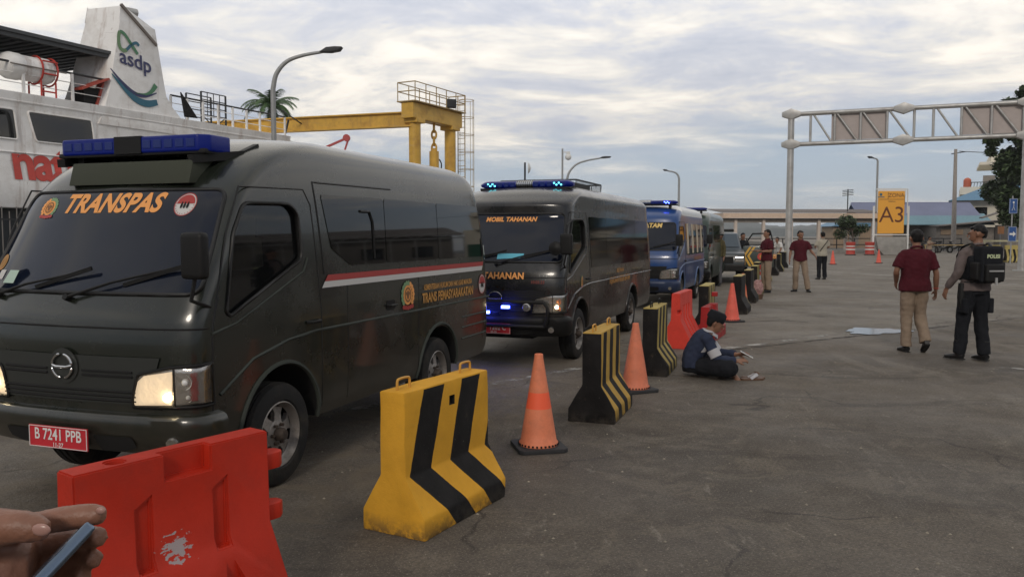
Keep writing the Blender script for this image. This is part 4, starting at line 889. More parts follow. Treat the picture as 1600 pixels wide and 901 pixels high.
def barrier_mesh(L_, wb=.205, wt=.08, h=.775, hole=True, seed=0):
    mb = MB(); prof = [(-wb, 0), (-wb, .115), (-wt-.004, .32), (-wt, h), (wt, h), (wt+.004, .32), (wb, .115), (wb, 0)]
    mb.prism(prof, 0, L_, 'yz'); me = mb.mesh('concrete_barrier', M['concrete'], None, .012, 2)
    bm = bmesh.new(); bm.from_mesh(me); bmesh.ops.subdivide_edges(bm, edges=[e for e in bm.edges if e.calc_length() > .2], cuts=9, use_grid_fill=True); rnd = random.Random(seed)
    for v in bm.verts:
        q = v.co*7+Vector((seed, 0, 0)); v.co += Vector((noise.noise(q), noise.noise(q+Vector((5, 5, 5))), noise.noise(q+Vector((9, 1, 3)))*(1 if v.co.z > .02 else 0)))*.0035
    bm.to_mesh(me); bm.free(); me.polygons.foreach_set('use_smooth', [True]*len(me.polygons)); me.set_sharp_from_angle(angle=R(30)); return me
def barrier(label, p, ang, L_, material, loops=True, hole=False, seed=0, loopm=None):
    t = thing('concrete_barrier', label, 'barrier', (p[0], p[1], 0), R(90-ang), 'striped concrete barriers along the queue')
    o = bpy.data.objects.new('block', barrier_mesh(L_, seed=seed)); C.objects.link(o); o.parent = t; o.data.materials.clear(); o.data.materials.append(material)
    if hole:
        c = MB(); c.box((.455, -.08, .66), (.055, .05, .055)); boolean(o, [c.mesh('c', M['void'])])
    if loops:
        for x in (L_*.12, L_*.84):
            q = MB(); q.tube(catmull([(x-.055, 0, .76), (x-.055, 0, .815), (x-.04, 0, .832), (x+.04, 0, .832), (x+.055, 0, .815), (x+.055, 0, .76)], 3), .0075, 8); q.build('lifting_loop', loopm or M['loop'], t, 60)
    return t
M['loop'] = mat('painted_loop', (.55, .28, .04), .5)
bm1 = barrier_mat('yellow_black_paint', YEL, (.012, .011, .011), .18, .386, .52, .31, .86, False, True, 0, .35)
barrier('big yellow barrier with wide black bands and a yellow end, nearest the camera', (-.635, 4.235), 29, .86, bm1, True, True, 1)
bm2 = barrier_mat('black_yellow_paint', (.47, .29, .06), (.010, .009, .009), .10, .27, .50, .10, .45, True, True, 2, .5)
barrier('black barrier with narrow yellow bands and two lifting loops, second from the camera', (.675, 6.83), 19, .80, bm2, True, False, 2)
bm3 = barrier_mat('black_yellow_worn', (.40, .30, .09), (.010, .009, .009), .22, .25, .50, .22, .5, True, True, 5, .8)
barrier('black barrier with worn yellow top standing left of the seated man', (1.56, 9.13), 19, .82, bm3, True, False, 3, M['trim'])
bm4 = barrier_mat('black_pale_yellow', (.42, .34, .12), (.010, .009, .009), .34, .25, .50, .22, .5, True, True, 8, .7)
barrier('black barrier with yellow bands right behind the low red barrier', (3.13, 13.2), 20, .95, bm4, False, False, 4)
bm5 = barrier_mat('black_yellow_top', (.45, .36, .15), (.009, .008, .008), .9, .9, .97, .1, .3, True, True, 11, .6)
barrier('black barrier with yellow top beside the tall pink-red cone', (4.55, 16.35), 21, .95, bm5, False, False, 5)
far = [((5.55, 19.1), 'black barrier with pale top behind the slim orange cone'), ((6.45, 21.6), 'black barrier with pale top next to the red and white cone'), ((7.35, 24.4), 'black barrier just left of the man in maroon seen side-on'),
       ((8.6, 27.6), 'black barrier behind the legs of the side-on man in maroon'), ((10.3, 32.0), 'black and pale barrier just right of the side-on man in maroon'), ((11.6, 35.3), 'black barrier in front of the gantry pole foot'), ((13.2, 39.4), 'last black barrier of the row near the gantry pole')]
for i, (p, lb) in enumerate(far): barrier(lb, p, 21, .95, bm4 if i % 2 else bm5, False, False, 6+i)
for i, (x, y, lb) in enumerate(((29.0, 48.2, 'black barrier with pale yellow chevron bands left of the right gantry pole'), (30.1, 47.6, 'black and yellow barrier at the right picture edge'), )):
    t = thing('concrete_barrier', lb, 'barrier', (x, y, 0), R(170), 'striped concrete barriers by the right gantry leg'); o = bpy.data.objects.new('block', barrier_mesh(1.1, wb=.3, h=1.0, seed=20+i)); C.objects.link(o); o.parent = t; o.data.materials.clear(); o.data.materials.append(bm4); o.scale = (1, 1, 1)

# ------------------------------------------------------------------ plastic barriers
def plastic_barrier(label, p, ang, L_, material, h=.78, ribs=False, kw=.40):
    t = thing('plastic_barrier', label, 'barrier', (p[0], p[1], 0), R(90-ang), 'red water-filled plastic barriers')
    mb = MB(); wt, wb = .058, .19
    mb.prism([(-wb, 0), (-wb, .16), (-wt-.01, kw), (-wt, h), (wt, h), (wt+.01, kw), (wb, .16), (wb, 0)], 0, L_, 'yz')
    o = mb.build('shell', material, t, None)
    cs = []
    def cut(x0, x1, y0, y1, z0, z1, bev=.006):
        c = MB(); c.prism([(x0, z0), (x1, z0), (x1, z1), (x0, z1)], y0, y1, 'xz'); cs.append(c.mesh('c', material))
    if not ribs:
        cut(L_*.42, L_*.66, -wt-.02, -wt+.050, h-.10, h+.02)                 # step in the top edge
        for x in (.30, .70): 
            c = MB(); c.prism([(L_*x-.025, .60), (L_*x+.035, .635), (L_*x+.035, .36), (L_*x-.025, .36)], -wb, -wt+.008, 'xz'); cs.append(c.mesh('c', material))
        c = MB(); c.lathe([(.0001, h-.05), (.035, h-.05), (.035, h+.02), (.0001, h+.02)], 16, (L_*.22, .0, 0)); cs.append(c.mesh('c', material))
        for x in (.30, .70): c = MB(); c.prism([(L_*x-.07, .10), (L_*x+.09, .10), (L_*x+.01, .37)], -wb-.02, -wt-.055, 'xz'); cs.append(c.mesh('c', material))
    else:
        for x in (.30, .50, .70): 
            cut(L_*x-.035, L_*x+.035, -wb-.02, -wt+.028, .05, .60)
        cut(-.02, .10, -wb-.02, -.02, h*.62, h*.70) 
    boolean(o, cs, False)
    bm = bmesh.new(); bm.from_mesh(o.data); es = [e for e in bm.edges if len(e.link_faces) == 2 and e.calc_face_angle(0) > R(30)]
    try: bmesh.ops.bevel(bm, geom=es, offset=.007, segments=2, affect='EDGES', clamp_overlap=True)
    except Exception: pass
    bm.to_mesh(o.data); bm.free(); o.data.polygons.foreach_set('use_smooth', [True]*len(o.data.polygons)); o.data.set_sharp_from_angle(angle=R(40))
    for z in (.64, .42):
        q = MB(); q.prism([(L_-.01, -.045), (L_+.07, -.045), (L_+.10, -.02), (L_+.10, .02), (L_+.07, .045), (L_-.01, .045)], z-.035, z+.035, 'xy'); q.build('coupling_lug', material, t, 40, .008)
    return t
PR1 = plastic_red('orange_red_plastic', (.46, .026, .010), (.37, -.07, .415)); PR2 = plastic_red('pale_red_plastic', (.66, .055, .035)); PR3 = plastic_red('dark_red_plastic', (.33, .02, .02))
plastic_barrier('scuffed orange-red plastic barrier in the foreground at the bottom left', (-1.545, 2.75), 36, .80, PR1)
plastic_barrier('bright red plastic barrier with upright ribs behind the seated man', (2.30, 11.35), 22, 1.0, PR2, .78, True)
plastic_barrier('low dark red plastic barrier just behind the seated man\'s head', (2.95, 12.35), 23, .88, PR3, .50, False, .24)

# ------------------------------------------------------------------ traffic cones
def cone_mat(name, col, bands):
    m = mat(name, col, .6, var=.12, vscale=7, dirt=(col[0]*.6, col[1]*.5+.05, col[2]*.5+.04), dirt_amt=.5, dscale=9, bump=.2, bscale=80); nt = m.node_tree; N = nt.nodes.new; L = nt.links.new; p = nt.nodes['Principled BSDF']
    tc = N('ShaderNodeTexCoord'); sx = N('ShaderNodeSeparateXYZ'); L(tc.outputs['Object'], sx.inputs[0]); cur = p.inputs['Base Color'].links[0].from_socket
    for z0, z1, c in bands:
        a = N('ShaderNodeMath'); a.operation = 'GREATER_THAN'; L(sx.outputs[2], a.inputs[0]); a.inputs[1].default_value = z0
        b = N('ShaderNodeMath'); b.operation = 'LESS_THAN'; L(sx.outputs[2], b.inputs[0]); b.inputs[1].default_value = z1
        q = N('ShaderNodeMath'); q.operation = 'MULTIPLY'; L(a.outputs[0], q.inputs[0]); L(b.outputs[0], q.inputs[1])
        x = N('ShaderNodeMix'); x.data_type = 'RGBA'; L(q.outputs[0], x.inputs[0]); L(cur, x.inputs[6]); x.inputs[7].default_value = (*c, 1); cur = x.outputs[2]
    L(cur, p.inputs['Base Color']); return m
M['cone_base'] = mat('cone_base_rubber', (.022, .022, .024), .7, var=.2)
def cone(label, p, h, m, rz=0, base=.185, group='traffic cones on the apron', r0=.138):
    t = thing('traffic_cone', label, 'cone', (p[0], p[1], 0), rz, group)
    b = MB(); b.prism([(-base, -base+.03), (-base+.03, -base), (base-.03, -base), (base, -base+.03), (base, base-.03), (base-.03, base), (-base+.03, base), (-base, base-.03)], 0, .032, 'xy'); b.build('base', M['cone_base'], t, 40, .006)
    c = MB(); prof = [(r0+.010, .030), (r0+.010, .052), (r0-.002, .066), (.034, h-.03), (.032, h-.004), (.026, h), (.022, h-.01), (.028, h-.04)]
    full = prof[:3]+[(r0-.002+(.034-r0+.002)*i/10, .066+(h-.03-.066)*i/10) for i in range(1, 10)]+prof[3:]
    c.lathe(full, 36); co = c.build('cone_body', m, t, 45)
    d = MB()
    for k in range(30): a = 2*math.pi*k/30; d.box(((r0+.011)*math.cos(a), (r0+.011)*math.sin(a), .044), (.012, .013, .013), Matrix.Rotation(a, 3, 'Z'))
    d.build('vent_holes', M['void'], co, None)
    return t
CM1 = cone_mat('faded_orange_cone', (.72, .21, .10), [(.31, .43, (.88, .12, .045))]); CM2 = cone_mat('faded_pink_cone', (.66, .19, .10), []); CM3 = cone_mat('pinkred_cone', (.74, .12, .08), []); CM4 = cone_mat('banded_cone', (.7, .10, .07), [(.28, .42, (.62, .6, .58)), (.52, .58, (.6, .5, .48))])
cone('faded orange cone with a brighter middle band, right of the big yellow barrier', (.20, 6.02), .715, CM1, R(12))
cone('plain faded orange cone between the second and third black barriers', (1.27, 8.28), .70, CM2, R(25))
cone('plain pink-red cone behind the seated man, beside a black barrier', (4.07, 14.95), .71, CM3, R(20))
cone('slim orange cone wedged between far black barriers', (5.42, 19.0), .70, CM1, 0, .17, r0=.12)
cone('red cone with a white band left of the side-on man in maroon', (7.35, 24.0), .72, CM4, 0)
cone('small orange cone standing alone right of the man in the beige shirt', (17.4, 44.0), .75, CM3, 0)
cone('small orange cone standing in front of the A3 sign', (20.8, 46.0), .78, CM3, 0)
cone('orange cone seen between the barriers in front of the front-facing man in maroon', (14.3, 42.8), .72, CM3, 0)

# ------------------------------------------------------------------ ferry
SD = GDIR; SNm = Vector((SD.y, -SD.x, 0)); S0 = Vector((-17.7, 28, 0))
sh = thing('ferry', 'white ferry with red lettering and an asdp funnel moored on the left', 'ship', tuple(S0), math.atan2(SD.y, SD.x))
# ferry space: x forward along the quay, y away from it, z up
def hull_y(z): return .0+(.35 if z > 6 else 0)+max(0, 3.2-z)*.35
hb = MB(); hb.prism([(.0, 2.55), (-.05, 3.4), (.12, 4.2), (.22, 6.05), (.10, 6.62), (9.0, 6.62), (9.0, 2.55)], -24, 15.2, 'yz'); hb.build('superstructure', M['ship_white'], sh, 30, .04)
hl = MB(); hl.prism([(.9, -1.9), (.6, 2.56), (9, 2.56), (9, -1.9)], -24, 13.5, 'yz'); hl.build('hull', mat('hull_dark', (.02, .025, .03), .5), sh)
bw = MB(); bw.prism([(15.15, 2.6), (15.15, 6.6), (17.6, 6.15), (18.3, 5.6), (17.4, 3.4)], .6, 8.4, 'xz'); bw.build('bow_bulwark', M['ship_white'], sh, 30, .05)
def HP(x, z, o=.02): y = np.interp(z, [2.55, 3.4, 4.2, 6.05], [0, -.05, .12, .22]); return (x, y-o, z)
def shipwin(x0, x1, z0, z1, sl=.25, f=1):
    q = MB(); P = rrect([(x0+sl, z0), (x1+sl*.3, z0), (x1, z1), (x0, z1)], .12); vs = [HP(u, v, .015) for u, v in P]; q.add(vs, [tuple(range(len(P)))]); wo = q.build('window', M['glass'], sh, None)
    q = MB(); q.tube([HP(u, v, .02) for u, v in P], .035, 6, closed=True); q.build('window_frame', M['ship_white'], wo, 60)
for x0, x1 in ((-6.0, -4.6), (-3.9, -2.4), (-1.6, .85), (1.35, 3.9)): shipwin(x0, x1, 4.95, 6.0)
shipwin(11.5, 12.6, 5.65, 5.82, .1); 
sb = MB(); sb.tube([HP(x, 6.3, .03) for x in (-24, 15.1)], .05, 6); sb.tube([HP(x, 4.5, .02) for x in (-24, 15.1)], .03, 6); sb.build('rubbing_strake', M['ship_white'], sh)
ltr = text_obj('hull_lettering', 'national', 1.74, M['ship_red'], sh, lambda u, v, w_: HP(.60+u, 4.13+v, .03), bold=.06, align='LEFT', spacing=.95)
# deck rails
def rail(x0, x1, y, z, n, ztop=1.05, m=None, pname='rail_post'):
    q = MB()
    for i in range(n+1): x = x0+(x1-x0)*i/n; q.box((x, y, z+ztop/2), (.10, .06, ztop))
    r_ = q.build(pname, M['ship_white'], sh, None); r_['kind'] = 'stuff'
    q = MB(); q.tube([(x0, y, z+ztop+.02), (x1, y, z+ztop+.02)], .04, 6); q.build('handrail', M['dark_metal'], sh)
    for k in (.35, .68): q = MB(); q.tube([(x0, y, z+ztop*k), (x1, y, z+ztop*k)], .018, 6); q.build('rail_wire', M['ship_white'], sh)
rail(-12, 5.2, .4, 6.62, 9); rail(7.9, 15.1, .4, 6.62, 8, .95); rail(7.9, 15.1, 7.5, 6.62, 8, .95)
# canopy over the open deck
cp = MB(); cp.box((-8.9, 3.6, 8.80), (30.0, 6.4, .12)); cp.box((-8.9, .55, 8.72), (30.0, .14, .26)); cno = cp.build('canopy', mat('canopy_sheet', (.07, .075, .08), .7), sh, 30)
cr = MB()
for k in range(60): x = -16+k*.39; cr.box((x-.8, 3.6, 8.71), (.12, 6.2, .08))
cr.build('canopy_rib', mat('canopy_rib_dark', (.03, .032, .035), .8), cno, None)['kind'] = 'stuff'
for x in (-9, -4.5, .9, 4.9): q = MB(); q.box((x, 1.7, 7.65), (.15, .15, 2.1)); q.build('canopy_post', M['ship_white'], sh, 30, .02)
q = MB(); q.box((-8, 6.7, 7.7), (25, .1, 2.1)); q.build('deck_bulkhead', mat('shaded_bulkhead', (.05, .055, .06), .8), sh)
# life raft canister in its cradle
lf = MB(); cy = .75; zc = 7.62; prof = [(.0001, -1.0), (.22, -.98), (.40, -.88), (.48, -.7), (.48, -.36), (.45, -.32), (.45, .32), (.48, .36), (.48, .7), (.40, .88), (.22, .98), (.0001, 1.0)]
lf.lathe([(r, x) for r, x in prof], 28, (1.75, cy, zc), 'x'); lo = lf.build('life_raft', M['ship_white'], sh, 40)
q = MB(); q.tube([(1.9-1.06, cy-.49, zc), (1.9+1.06, cy-.49, zc)], .025, 6); q.build('raft_joint', M['wallgrey'], lo)
q = MB()
for x in (1.9+.15, 1.9+.72): q.tube([(x+.0, cy+.50*math.cos(a), zc+.51*math.sin(a)) for a in [2*math.pi*i/20 for i in range(20)]], .035, 6, closed=True)
for z in (-.15, .3): q.tube([(2.05, cy-.49, zc+z), (2.62, cy-.49, zc+z)], .03, 6)
for x in (2.05, 2.62):
    for y in (cy-.35, cy+.35): q.tube([(x, y, zc-.40), (x, y, 6.6)], .035, 6)
q.tube([(2.05, cy-.35, 6.85), (2.62, cy-.35, 6.85)], .03, 6); q.build('cradle', M['ship_red'], lo, 60)
# funnel
fz0, fz1 = 5.9, 10.55
F0 = [(5.05, -.02), (8.8, -.02), (8.8, 4.0), (5.05, 4.0)]
fo_dx = -.55
def fsec(t):     # lower part spreads into the superstructure
    fl = max(0, 1-t/.35)**1.6
    return [(4.98+1.02*t-.25*fl, .16+.10*t), (8.3-.75*t*(1 if t < .85 else 1)+1.6*fl, .16+.10*t), (8.3-.75*t+1.6*fl, 2.3), (4.3+1.45*t-.2*fl, 1.9)]
fn = MB(); secs = []
for i in range(13):
    t = i/12; z = fz0+(fz1-fz0)*t
    for k, (x, y) in enumerate(fsec(t)): secs.append((x, y, z if i < 12 else fz1+(.18 if k in (0, 3) else -1.1)))
fn.add(secs, [(i*4+k, i*4+(k+1) % 4, (i+1)*4+(k+1) % 4, (i+1)*4+k) for i in range(12) for k in range(4)]+[(3, 2, 1, 0), tuple(48+k for k in range(4))])
fo = fn.build('funnel', M['ship_white'], sh, 25, .03); fo.location = (-.55, 0, 0)
def FP(x, z, o=.02): t = (z-fz0)/(fz1-fz0); return (x, .16+.10*t-o, z)
q = MB(); q.bar((5.95, .22, 10.76), (7.62, .22, 9.50), .10, .10); q.bar((7.62, .22, 9.50), (7.62, 2.3, 9.50), .10, .10); q.build('funnel_rim', mat('funnel_edge', (.2, .17, .15), .7), fo)
q = MB(); q.tube(catmull([(6.5, 1.1, 9.9), (6.5, 1.1, 10.55), (6.7, 1.0, 10.76), (7.25, .9, 10.8)], 4), .17, 12); q.build('exhaust_pipe', M['steel'], fo, 50)
text_obj('funnel_lettering', 'asdp', .84, M['navy'], fo, lambda u, v, w_: FP(6.55+u, 8.62+v-.12*u, .035), bold=.012, spacing=1.0)
def ribbon(pts, w_, m, name='funnel_mark'):
    pts = [(5.35+(x-5.35)*.82, 8.0+(z-8.0)*(.78 if z > 8 else .72)+.12) for x, z in pts]
    q = MB(); n = len(pts); vs = []
    for i, (x, z) in enumerate(pts):
        a = np.array(pts[max(0, i-1)]); b = np.array(pts[min(n-1, i+1)]); t = (b-a)/np.linalg.norm(b-a); ww = w_[i] if isinstance(w_, list) else w_; vs += [FP(x-t[1]*ww, z+t[0]*ww, .03), FP(x+t[1]*ww, z-t[0]*ww, .03)]
    q.add(vs, [(2*i, 2*i+1, 2*i+3, 2*i+2) for i in range(n-1)]); q.build(name, m, fo, None)
lp = catmull([(6.95, 9.05), (6.55, 9.55), (6.2, 9.95), (5.95, 9.95), (5.88, 9.5), (5.98, 9.15), (6.25, 9.1), (6.6, 9.45), (6.9, 9.62), (7.05, 9.5)], 5)
ribbon(lp[:15], .065, M['leafg']); ribbon(lp[14:32], .075, M['wreath']); ribbon(lp[31:], .06, M['teal'])
wv = catmull([(5.35, 8.02), (5.9, 7.45), (6.6, 6.95), (7.3, 6.85), (8.0, 7.15)], 6); ribbon(wv, [.02+.05*math.sin(math.pi*i/(len(wv)-1)) for i in range(len(wv))], M['navy'])
wv = catmull([(5.4, 7.75), (6.0, 7.15), (6.7, 6.60), (7.4, 6.45), (8.02, 6.62)], 6); ribbon(wv, [.02+.12*math.sin(math.pi*min(1, i/(len(wv)-1)*.7)) for i in range(len(wv))], M['teal'])
wv = catmull([(6.7, 6.93), (7.3, 6.95), (7.7, 7.2), (7.98, 7.6)], 6); ribbon(wv, [.02+.09*i/(len(wv)-1) for i in range(len(wv))], M['leafg'])
q = MB(); q.prism([(4.3, 6.65), (4.95, 6.65), (5.05, 7.75), (4.7, 7.75)], .45, 1.0, 'xz'); q.bar((3.55, .45, 7.15), (4.75, .45, 7.72), .55, .07); q.build('vent_hatch', M['ship_orange'], sh)
q = MB(); q.box((4.2, .75, 7.0), (.75, .5, .62)); q.build('hatch_opening', M['void'], sh)
q = MB(); q.prism([(8.25, 7.75), (9.15, 6.75), (8.45, 6.72)], .15, .22, 'xz'); q.build('wind_flap', M['void'], sh)
# dark lattice frame on the fore deck
q = MB(); fx, fy, fz, fw, fh = 12.1, 3.0, 6.4, 1.6, 2.2
for x in (fx, fx+fw):
    for y in (fy, fy+1.0): q.bar((x, y, fz), (x, y, fz+fh), .07)
for k in range(6):
    z = fz+fh*(k+1)/6
    for y in (fy, fy+1.0): q.bar((fx, y, z), (fx+fw, y, z), .045)
for k in range(1, 4): q.bar((fx+fw*k/4, fy, fz+fh*.45), (fx+fw*k/4, fy, fz+fh), .03)
q.bar((fx, fy, fz), (fx+fw, fy, fz+fh*.5), .04); q.bar((fx+fw, fy, fz), (fx, fy, fz+fh*.5), .04); q.build('lattice_frame', M['dark_metal'], sh)
q = MB(); q.bar((14.9, .4, 7.9), (17.0, .4, 7.2), .05); q.bar((15.2, .6, 6.4), (15.5, .5, 7.5), .08); q.build('bow_rail', M['dark_metal'], sh)

# tall bar fence between the quay and the ferry
q = thing('fence', 'dark tall steel bar fence below the white ferry side', 'fence', tuple(E0-GDIR*6+SNm*1.2), math.atan2(SD.y, SD.x))
fb = MB(); 
for k in range(64): fb.cyl((k*.24, 0, 0), (k*.24, 0, 2.35+.15*(k % 2)), .018, n=6)
fb.build('bars', mat('fence_bar', (.17, .16, .15), .7), q)['kind'] = 'stuff'
fb = MB(); fb.bar((0, 0, .3), (15.2, 0, .3), .05); fb.bar((0, 0, 2.1), (15.2, 0, 2.1), .05); fb.build('rails', M['dark_metal'], q)

# ------------------------------------------------------------------ yellow link-span gantry
ga = thing('portal_crane', 'yellow steel lifting gantry with ladder cage behind the olive van', 'crane', (-4.98, 41, 0), 0)
A = Vector((0, 0, 0)); U = Vector((1.75, 3.35, 0)); Wd = Vector((-9.5, 3.1, 0)).normalized(); Ud = U.normalized(); zt = 8.05
def Lr(p, z): return (p[0], p[1], z)
for i, (p, r_) in enumerate(((Ud*.2, .30), (U*.94, .30))):
    q = MB(); q.cyl(Lr(p, 0), Lr(p, zt-.85), r_, n=24); q.build('column', M['crane'], ga, 50)
    q = MB(); q.box(Lr(p, zt-.75), (.78, .78, .22), Matrix.Rotation(math.atan2(Ud.y, Ud.x), 3, 'Z')); q.build('column_head', M['crane'], ga, None, .03)
def ibeam(a, b, z0, z1, w_, name):
    q = MB(); a = Vector(a); b = Vector(b); d = (b-a).normalized(); rt = Matrix.Rotation(math.atan2(d.y, d.x), 3, 'Z'); c = (a+b)/2; l = (b-a).length
    q.box(Lr(c, (z0+z1)/2), (l, w_*.25, z1-z0-.08), rt); q.box(Lr(c, z1-.03), (l, w_, .06), rt); q.box(Lr(c, z0+.03), (l, w_, .06), rt)
    n = int(l/1.6)
    return q.build(name, M['crane'], ga, None)
ibeam(Ud*.1, Wd*13.5, zt-1.05, zt-.30, .42, 'long_beam')
q = MB(); q.box(Lr(U/2, zt-.28), (U.length+.9, .72, .78), Matrix.Rotation(math.atan2(Ud.y, Ud.x), 3, 'Z')); hb_ = q.build('head_beam', M['crane'], ga, None, .04)
q = MB(); q.box(Lr(U/2, zt+.14), (U.length+1.1, 1.1, .05), Matrix.Rotation(math.atan2(Ud.y, Ud.x), 3, 'Z')); q.build('walkway', M['crane_rail'], ga)
q = MB(); v = Vector((-Ud.y, Ud.x, 0))
for sg in (-.52, .52):
    a = -Ud*.5+v*sg; b = U+Ud*.5+v*sg
    for zz in (.48, .92): q.tube([Lr(a, zt+.15+zz), Lr(b, zt+.15+zz)], .028, 6)
    for k in range(6): p = a+(b-a)*k/5; q.tube([Lr(p, zt+.15), Lr(p, zt+1.07)], .026, 6)
for a in (-Ud*.5, U+Ud*.5):
    for zz in (.48, .92): q.tube([Lr(a-v*.52, zt+.15+zz), Lr(a+v*.52, zt+.15+zz)], .028, 6)
q.build('guard_rail', M['crane_rail'], ga, 60)
q = MB(); lp_ = U+Ud*.95
for sg in (-.22, .22): q.tube([Lr(lp_+v*sg, 0), Lr(lp_+v*sg, zt+1.2)], .03, 6)
for k in range(30): z = .3+k*.3; q.tube([Lr(lp_-v*.22, z), Lr(lp_+v*.22, z)], .016, 6)
q.build('ladder', M['crane_rail'], ga, 60)
q = MB(); hoops = [2.4+k*.95 for k in range(8)]
for z in hoops: q.tube([Lr(lp_+Ud*(.55+.42*math.cos(a))+v*.42*math.sin(a), z) for a in [2*math.pi*i/14 for i in range(14)]], .016, 5, closed=True)
for k in range(5): a = -1.6+3.2*k/4; q.tube([Lr(lp_+Ud*(.55+.42*math.cos(a))+v*.42*math.sin(a), 2.4) , Lr(lp_+Ud*(.55+.42*math.cos(a))+v*.42*math.sin(a), hoops[-1])], .014, 5)
q.build('ladder_cage', M['crane_rail'], ga, 60)
q = MB(); pc = U*.52
for k in range(4):
    z = zt-.9-k*.34; pts = [(pc.x+(.12*math.cos(a) if k % 2 else 0), pc.y+(0 if k % 2 else .12*math.cos(a)), z+.22*math.sin(a)) for a in [2*math.pi*i/14 for i in range(14)]]; q.tube(pts, .055, 7, closed=True)
q.build('chain', M['crane'], ga, 60)
q = MB(); q.cyl(Lr(pc, 1.0), Lr(pc, zt-2.1), .25, n=20); q.cyl(Lr(pc, zt-2.1), Lr(pc, zt-1.95), .17, n=20); q.build('hoist_cylinder', M['crane'], ga, 50)
q = MB(); q.tube(catmull([Lr(pc+Ud*.3, zt-2.4), Lr(pc+Ud*.7, zt-2.7), Lr(pc+Ud*.6, zt-3.6), Lr(pc+Ud*1.1, zt-4.2), Lr(U*.9, zt-3.4)], 4), .035, 6); q.tube([Lr(-v*.9, zt-3.8), Lr(v*.1, zt-3.9)], .05, 6); q.build('hydraulic_hose', M['trim'], ga, 60)
q = MB(); q.box(Lr(U*.72-v*.6, zt+.42), (.5, .3, .45), Matrix.Rotation(.4, 3, 'Z')); q.build('floodlight', M['dark_metal'], ga, 30, .04)
rd = thing('derrick', 'thin red derrick boom poking above the olive van roof', 'crane', (-11.8, 50, 0), 0)
q = MB(); q.bar((-1.5, 0, 6.1), (1.85, 0, 7.55), .13); q.bar((.3, 0, 3.0), (1.85, 0, 7.55), .10); q.build('boom', M['crane_red'], rd); q = MB(); q.cyl((.3, 0, 0), (.3, 0, 6.3), .15); q.build('mast', M['crane_red'], rd); q = MB(); q.cyl((1.7, -.1, 7.5), (1.7, .1, 7.5), .22); q.build('pulley', M['crane_red'], rd)

# ------------------------------------------------------------------ lamp posts and masts
def lamp(label, p, h, arm, rz, r=.085, hl=1.1):
    t = thing('street_lamp', label, 'street lamp', (p[0], p[1], 0), rz, 'single arm street lamps')
    q = MB(); z0 = h-arm*.95; pts = [(0, 0, z) for z in (0, z0*.5, z0)]+[tuple(c) for c in catmull([(0, 0, z0), (.10*arm, 0, z0+.40*arm), (.38*arm, 0, z0+.72*arm), (.80*arm, 0, z0+.88*arm), (1.35*arm, 0, z0+.98*arm)], 5)][1:]
    n = len(pts); q.tube(pts, [r*(1-.45*i/n) for i in range(n)], 12); q.build('post', M['pole'], t, 60)
    q = MB(); e = pts[-1]; q.prism([(e[0]-.1, e[2]-.02), (e[0]+.15, e[2]+.14), (e[0]+.45, e[2]+.17), (e[0]+hl, e[2]+.16), (e[0]+hl-.1, e[2]+.03), (e[0]+.3, e[2]-.03)], -.16, .16, 'xz'); q.build('lamp_head', M['dark_metal'], t, 30, .02)
    q = MB(); q.cyl((0, 0, 0), (0, 0, .5), r*1.6, r*1.3, 12); q.build('foot', M['pole'], t)
    return t
lamp('tall grey street lamp arching right above the ferry bow', (-8.72, 30, 0), 8.2, 1.36, 0, .095, .72)
lamp('thin street lamp arching right beside the camera mast', (5.0, 75, 0), 8.55, 2.3, 0, .12, 1.0)
lamp('small street lamp with short arm to the left, over the blue van', (17.6, 86, 0), 8.3, .9, R(180), .12, .5)
lamp('slender street lamp right above the A3 sign', (34.9, 78, 0), 8.9, .35, R(180), .10, .5)
t = thing('camera_mast', 'straight mast with a white dome camera beside the thin lamp', 'mast', (4.35, 70.5, 0)); q = MB(); q.cyl((0, 0, 0), (0, 0, 9.0), .09, .08); q.build('pole', M['pole'], t); q = MB(); q.sphere((.5, 0, 8.3), .28); q.bar((0, 0, 8.7), (.5, 0, 8.7), .08); q.box((.5, 0, 8.6), (.3, .3, .3)); q.build('dome_camera', M['white'], t)
t = thing('antenna', 'short mast with a small pale dish above the black van', 'antenna', (.95, 60, 0)); q = MB(); q.cyl((0, 0, 0), (0, 0, 6.9), .07); q.build('mast', M['dark_metal'], t); q = MB(); q.lathe([(.0001, .1), (.3, .0), (.42, -.12)], 18, (.35, 0, 6.5), 'x'); q.build('dish', M['white'], t)
t = thing('antenna', 'spindly television aerial above the pavilion roof', 'antenna', (30.9, 75, 0)); q = MB(); q.cyl((0, 0, 2.5), (0, 0, 5.8), .05); 
for k in range(4): q.cyl((-.5, 0, 5.2+.15*k), (.5, 0, 5.3+.15*k), .03)
q.build('mast', M['dark_metal'], t)

# ------------------------------------------------------------------ overhead sign gantry
gt = thing('sign_gantry', 'galvanised truss gantry on two poles spanning the apron', 'gantry', (13.62, 40, 0), 0)
GE = Vector((22.76-13.62, 36.2-40, 0)); Gd = GE.normalized(); Gl = GE.length; rot = Matrix.Rotation(math.atan2(Gd.y, Gd.x), 3, 'Z')
zt_, zb_ = 7.45, 6.0
for p in (Vector((0, 0, 0)), GE): q = MB(); q.cyl(Lr(p, 0), Lr(p, 7.65), .17, .15, 20); po = q.build('pole', M['steel'], gt, 60); q = MB(); q.cyl(Lr(p, 0), Lr(p, .04), .36, n=20); q.build('base_plate', M['steel'], po)
ov = -.05
for z in (zt_, zb_): q = MB(); q.tube([Lr(Gd*ov, z), Lr(GE+Gd*.3, z)], .105, 14); q.build('chord', M['steel'], gt, 60)
fr = [.0, .088, .175, .2725, .37, .475, .55, .655, .76, .875, .96]
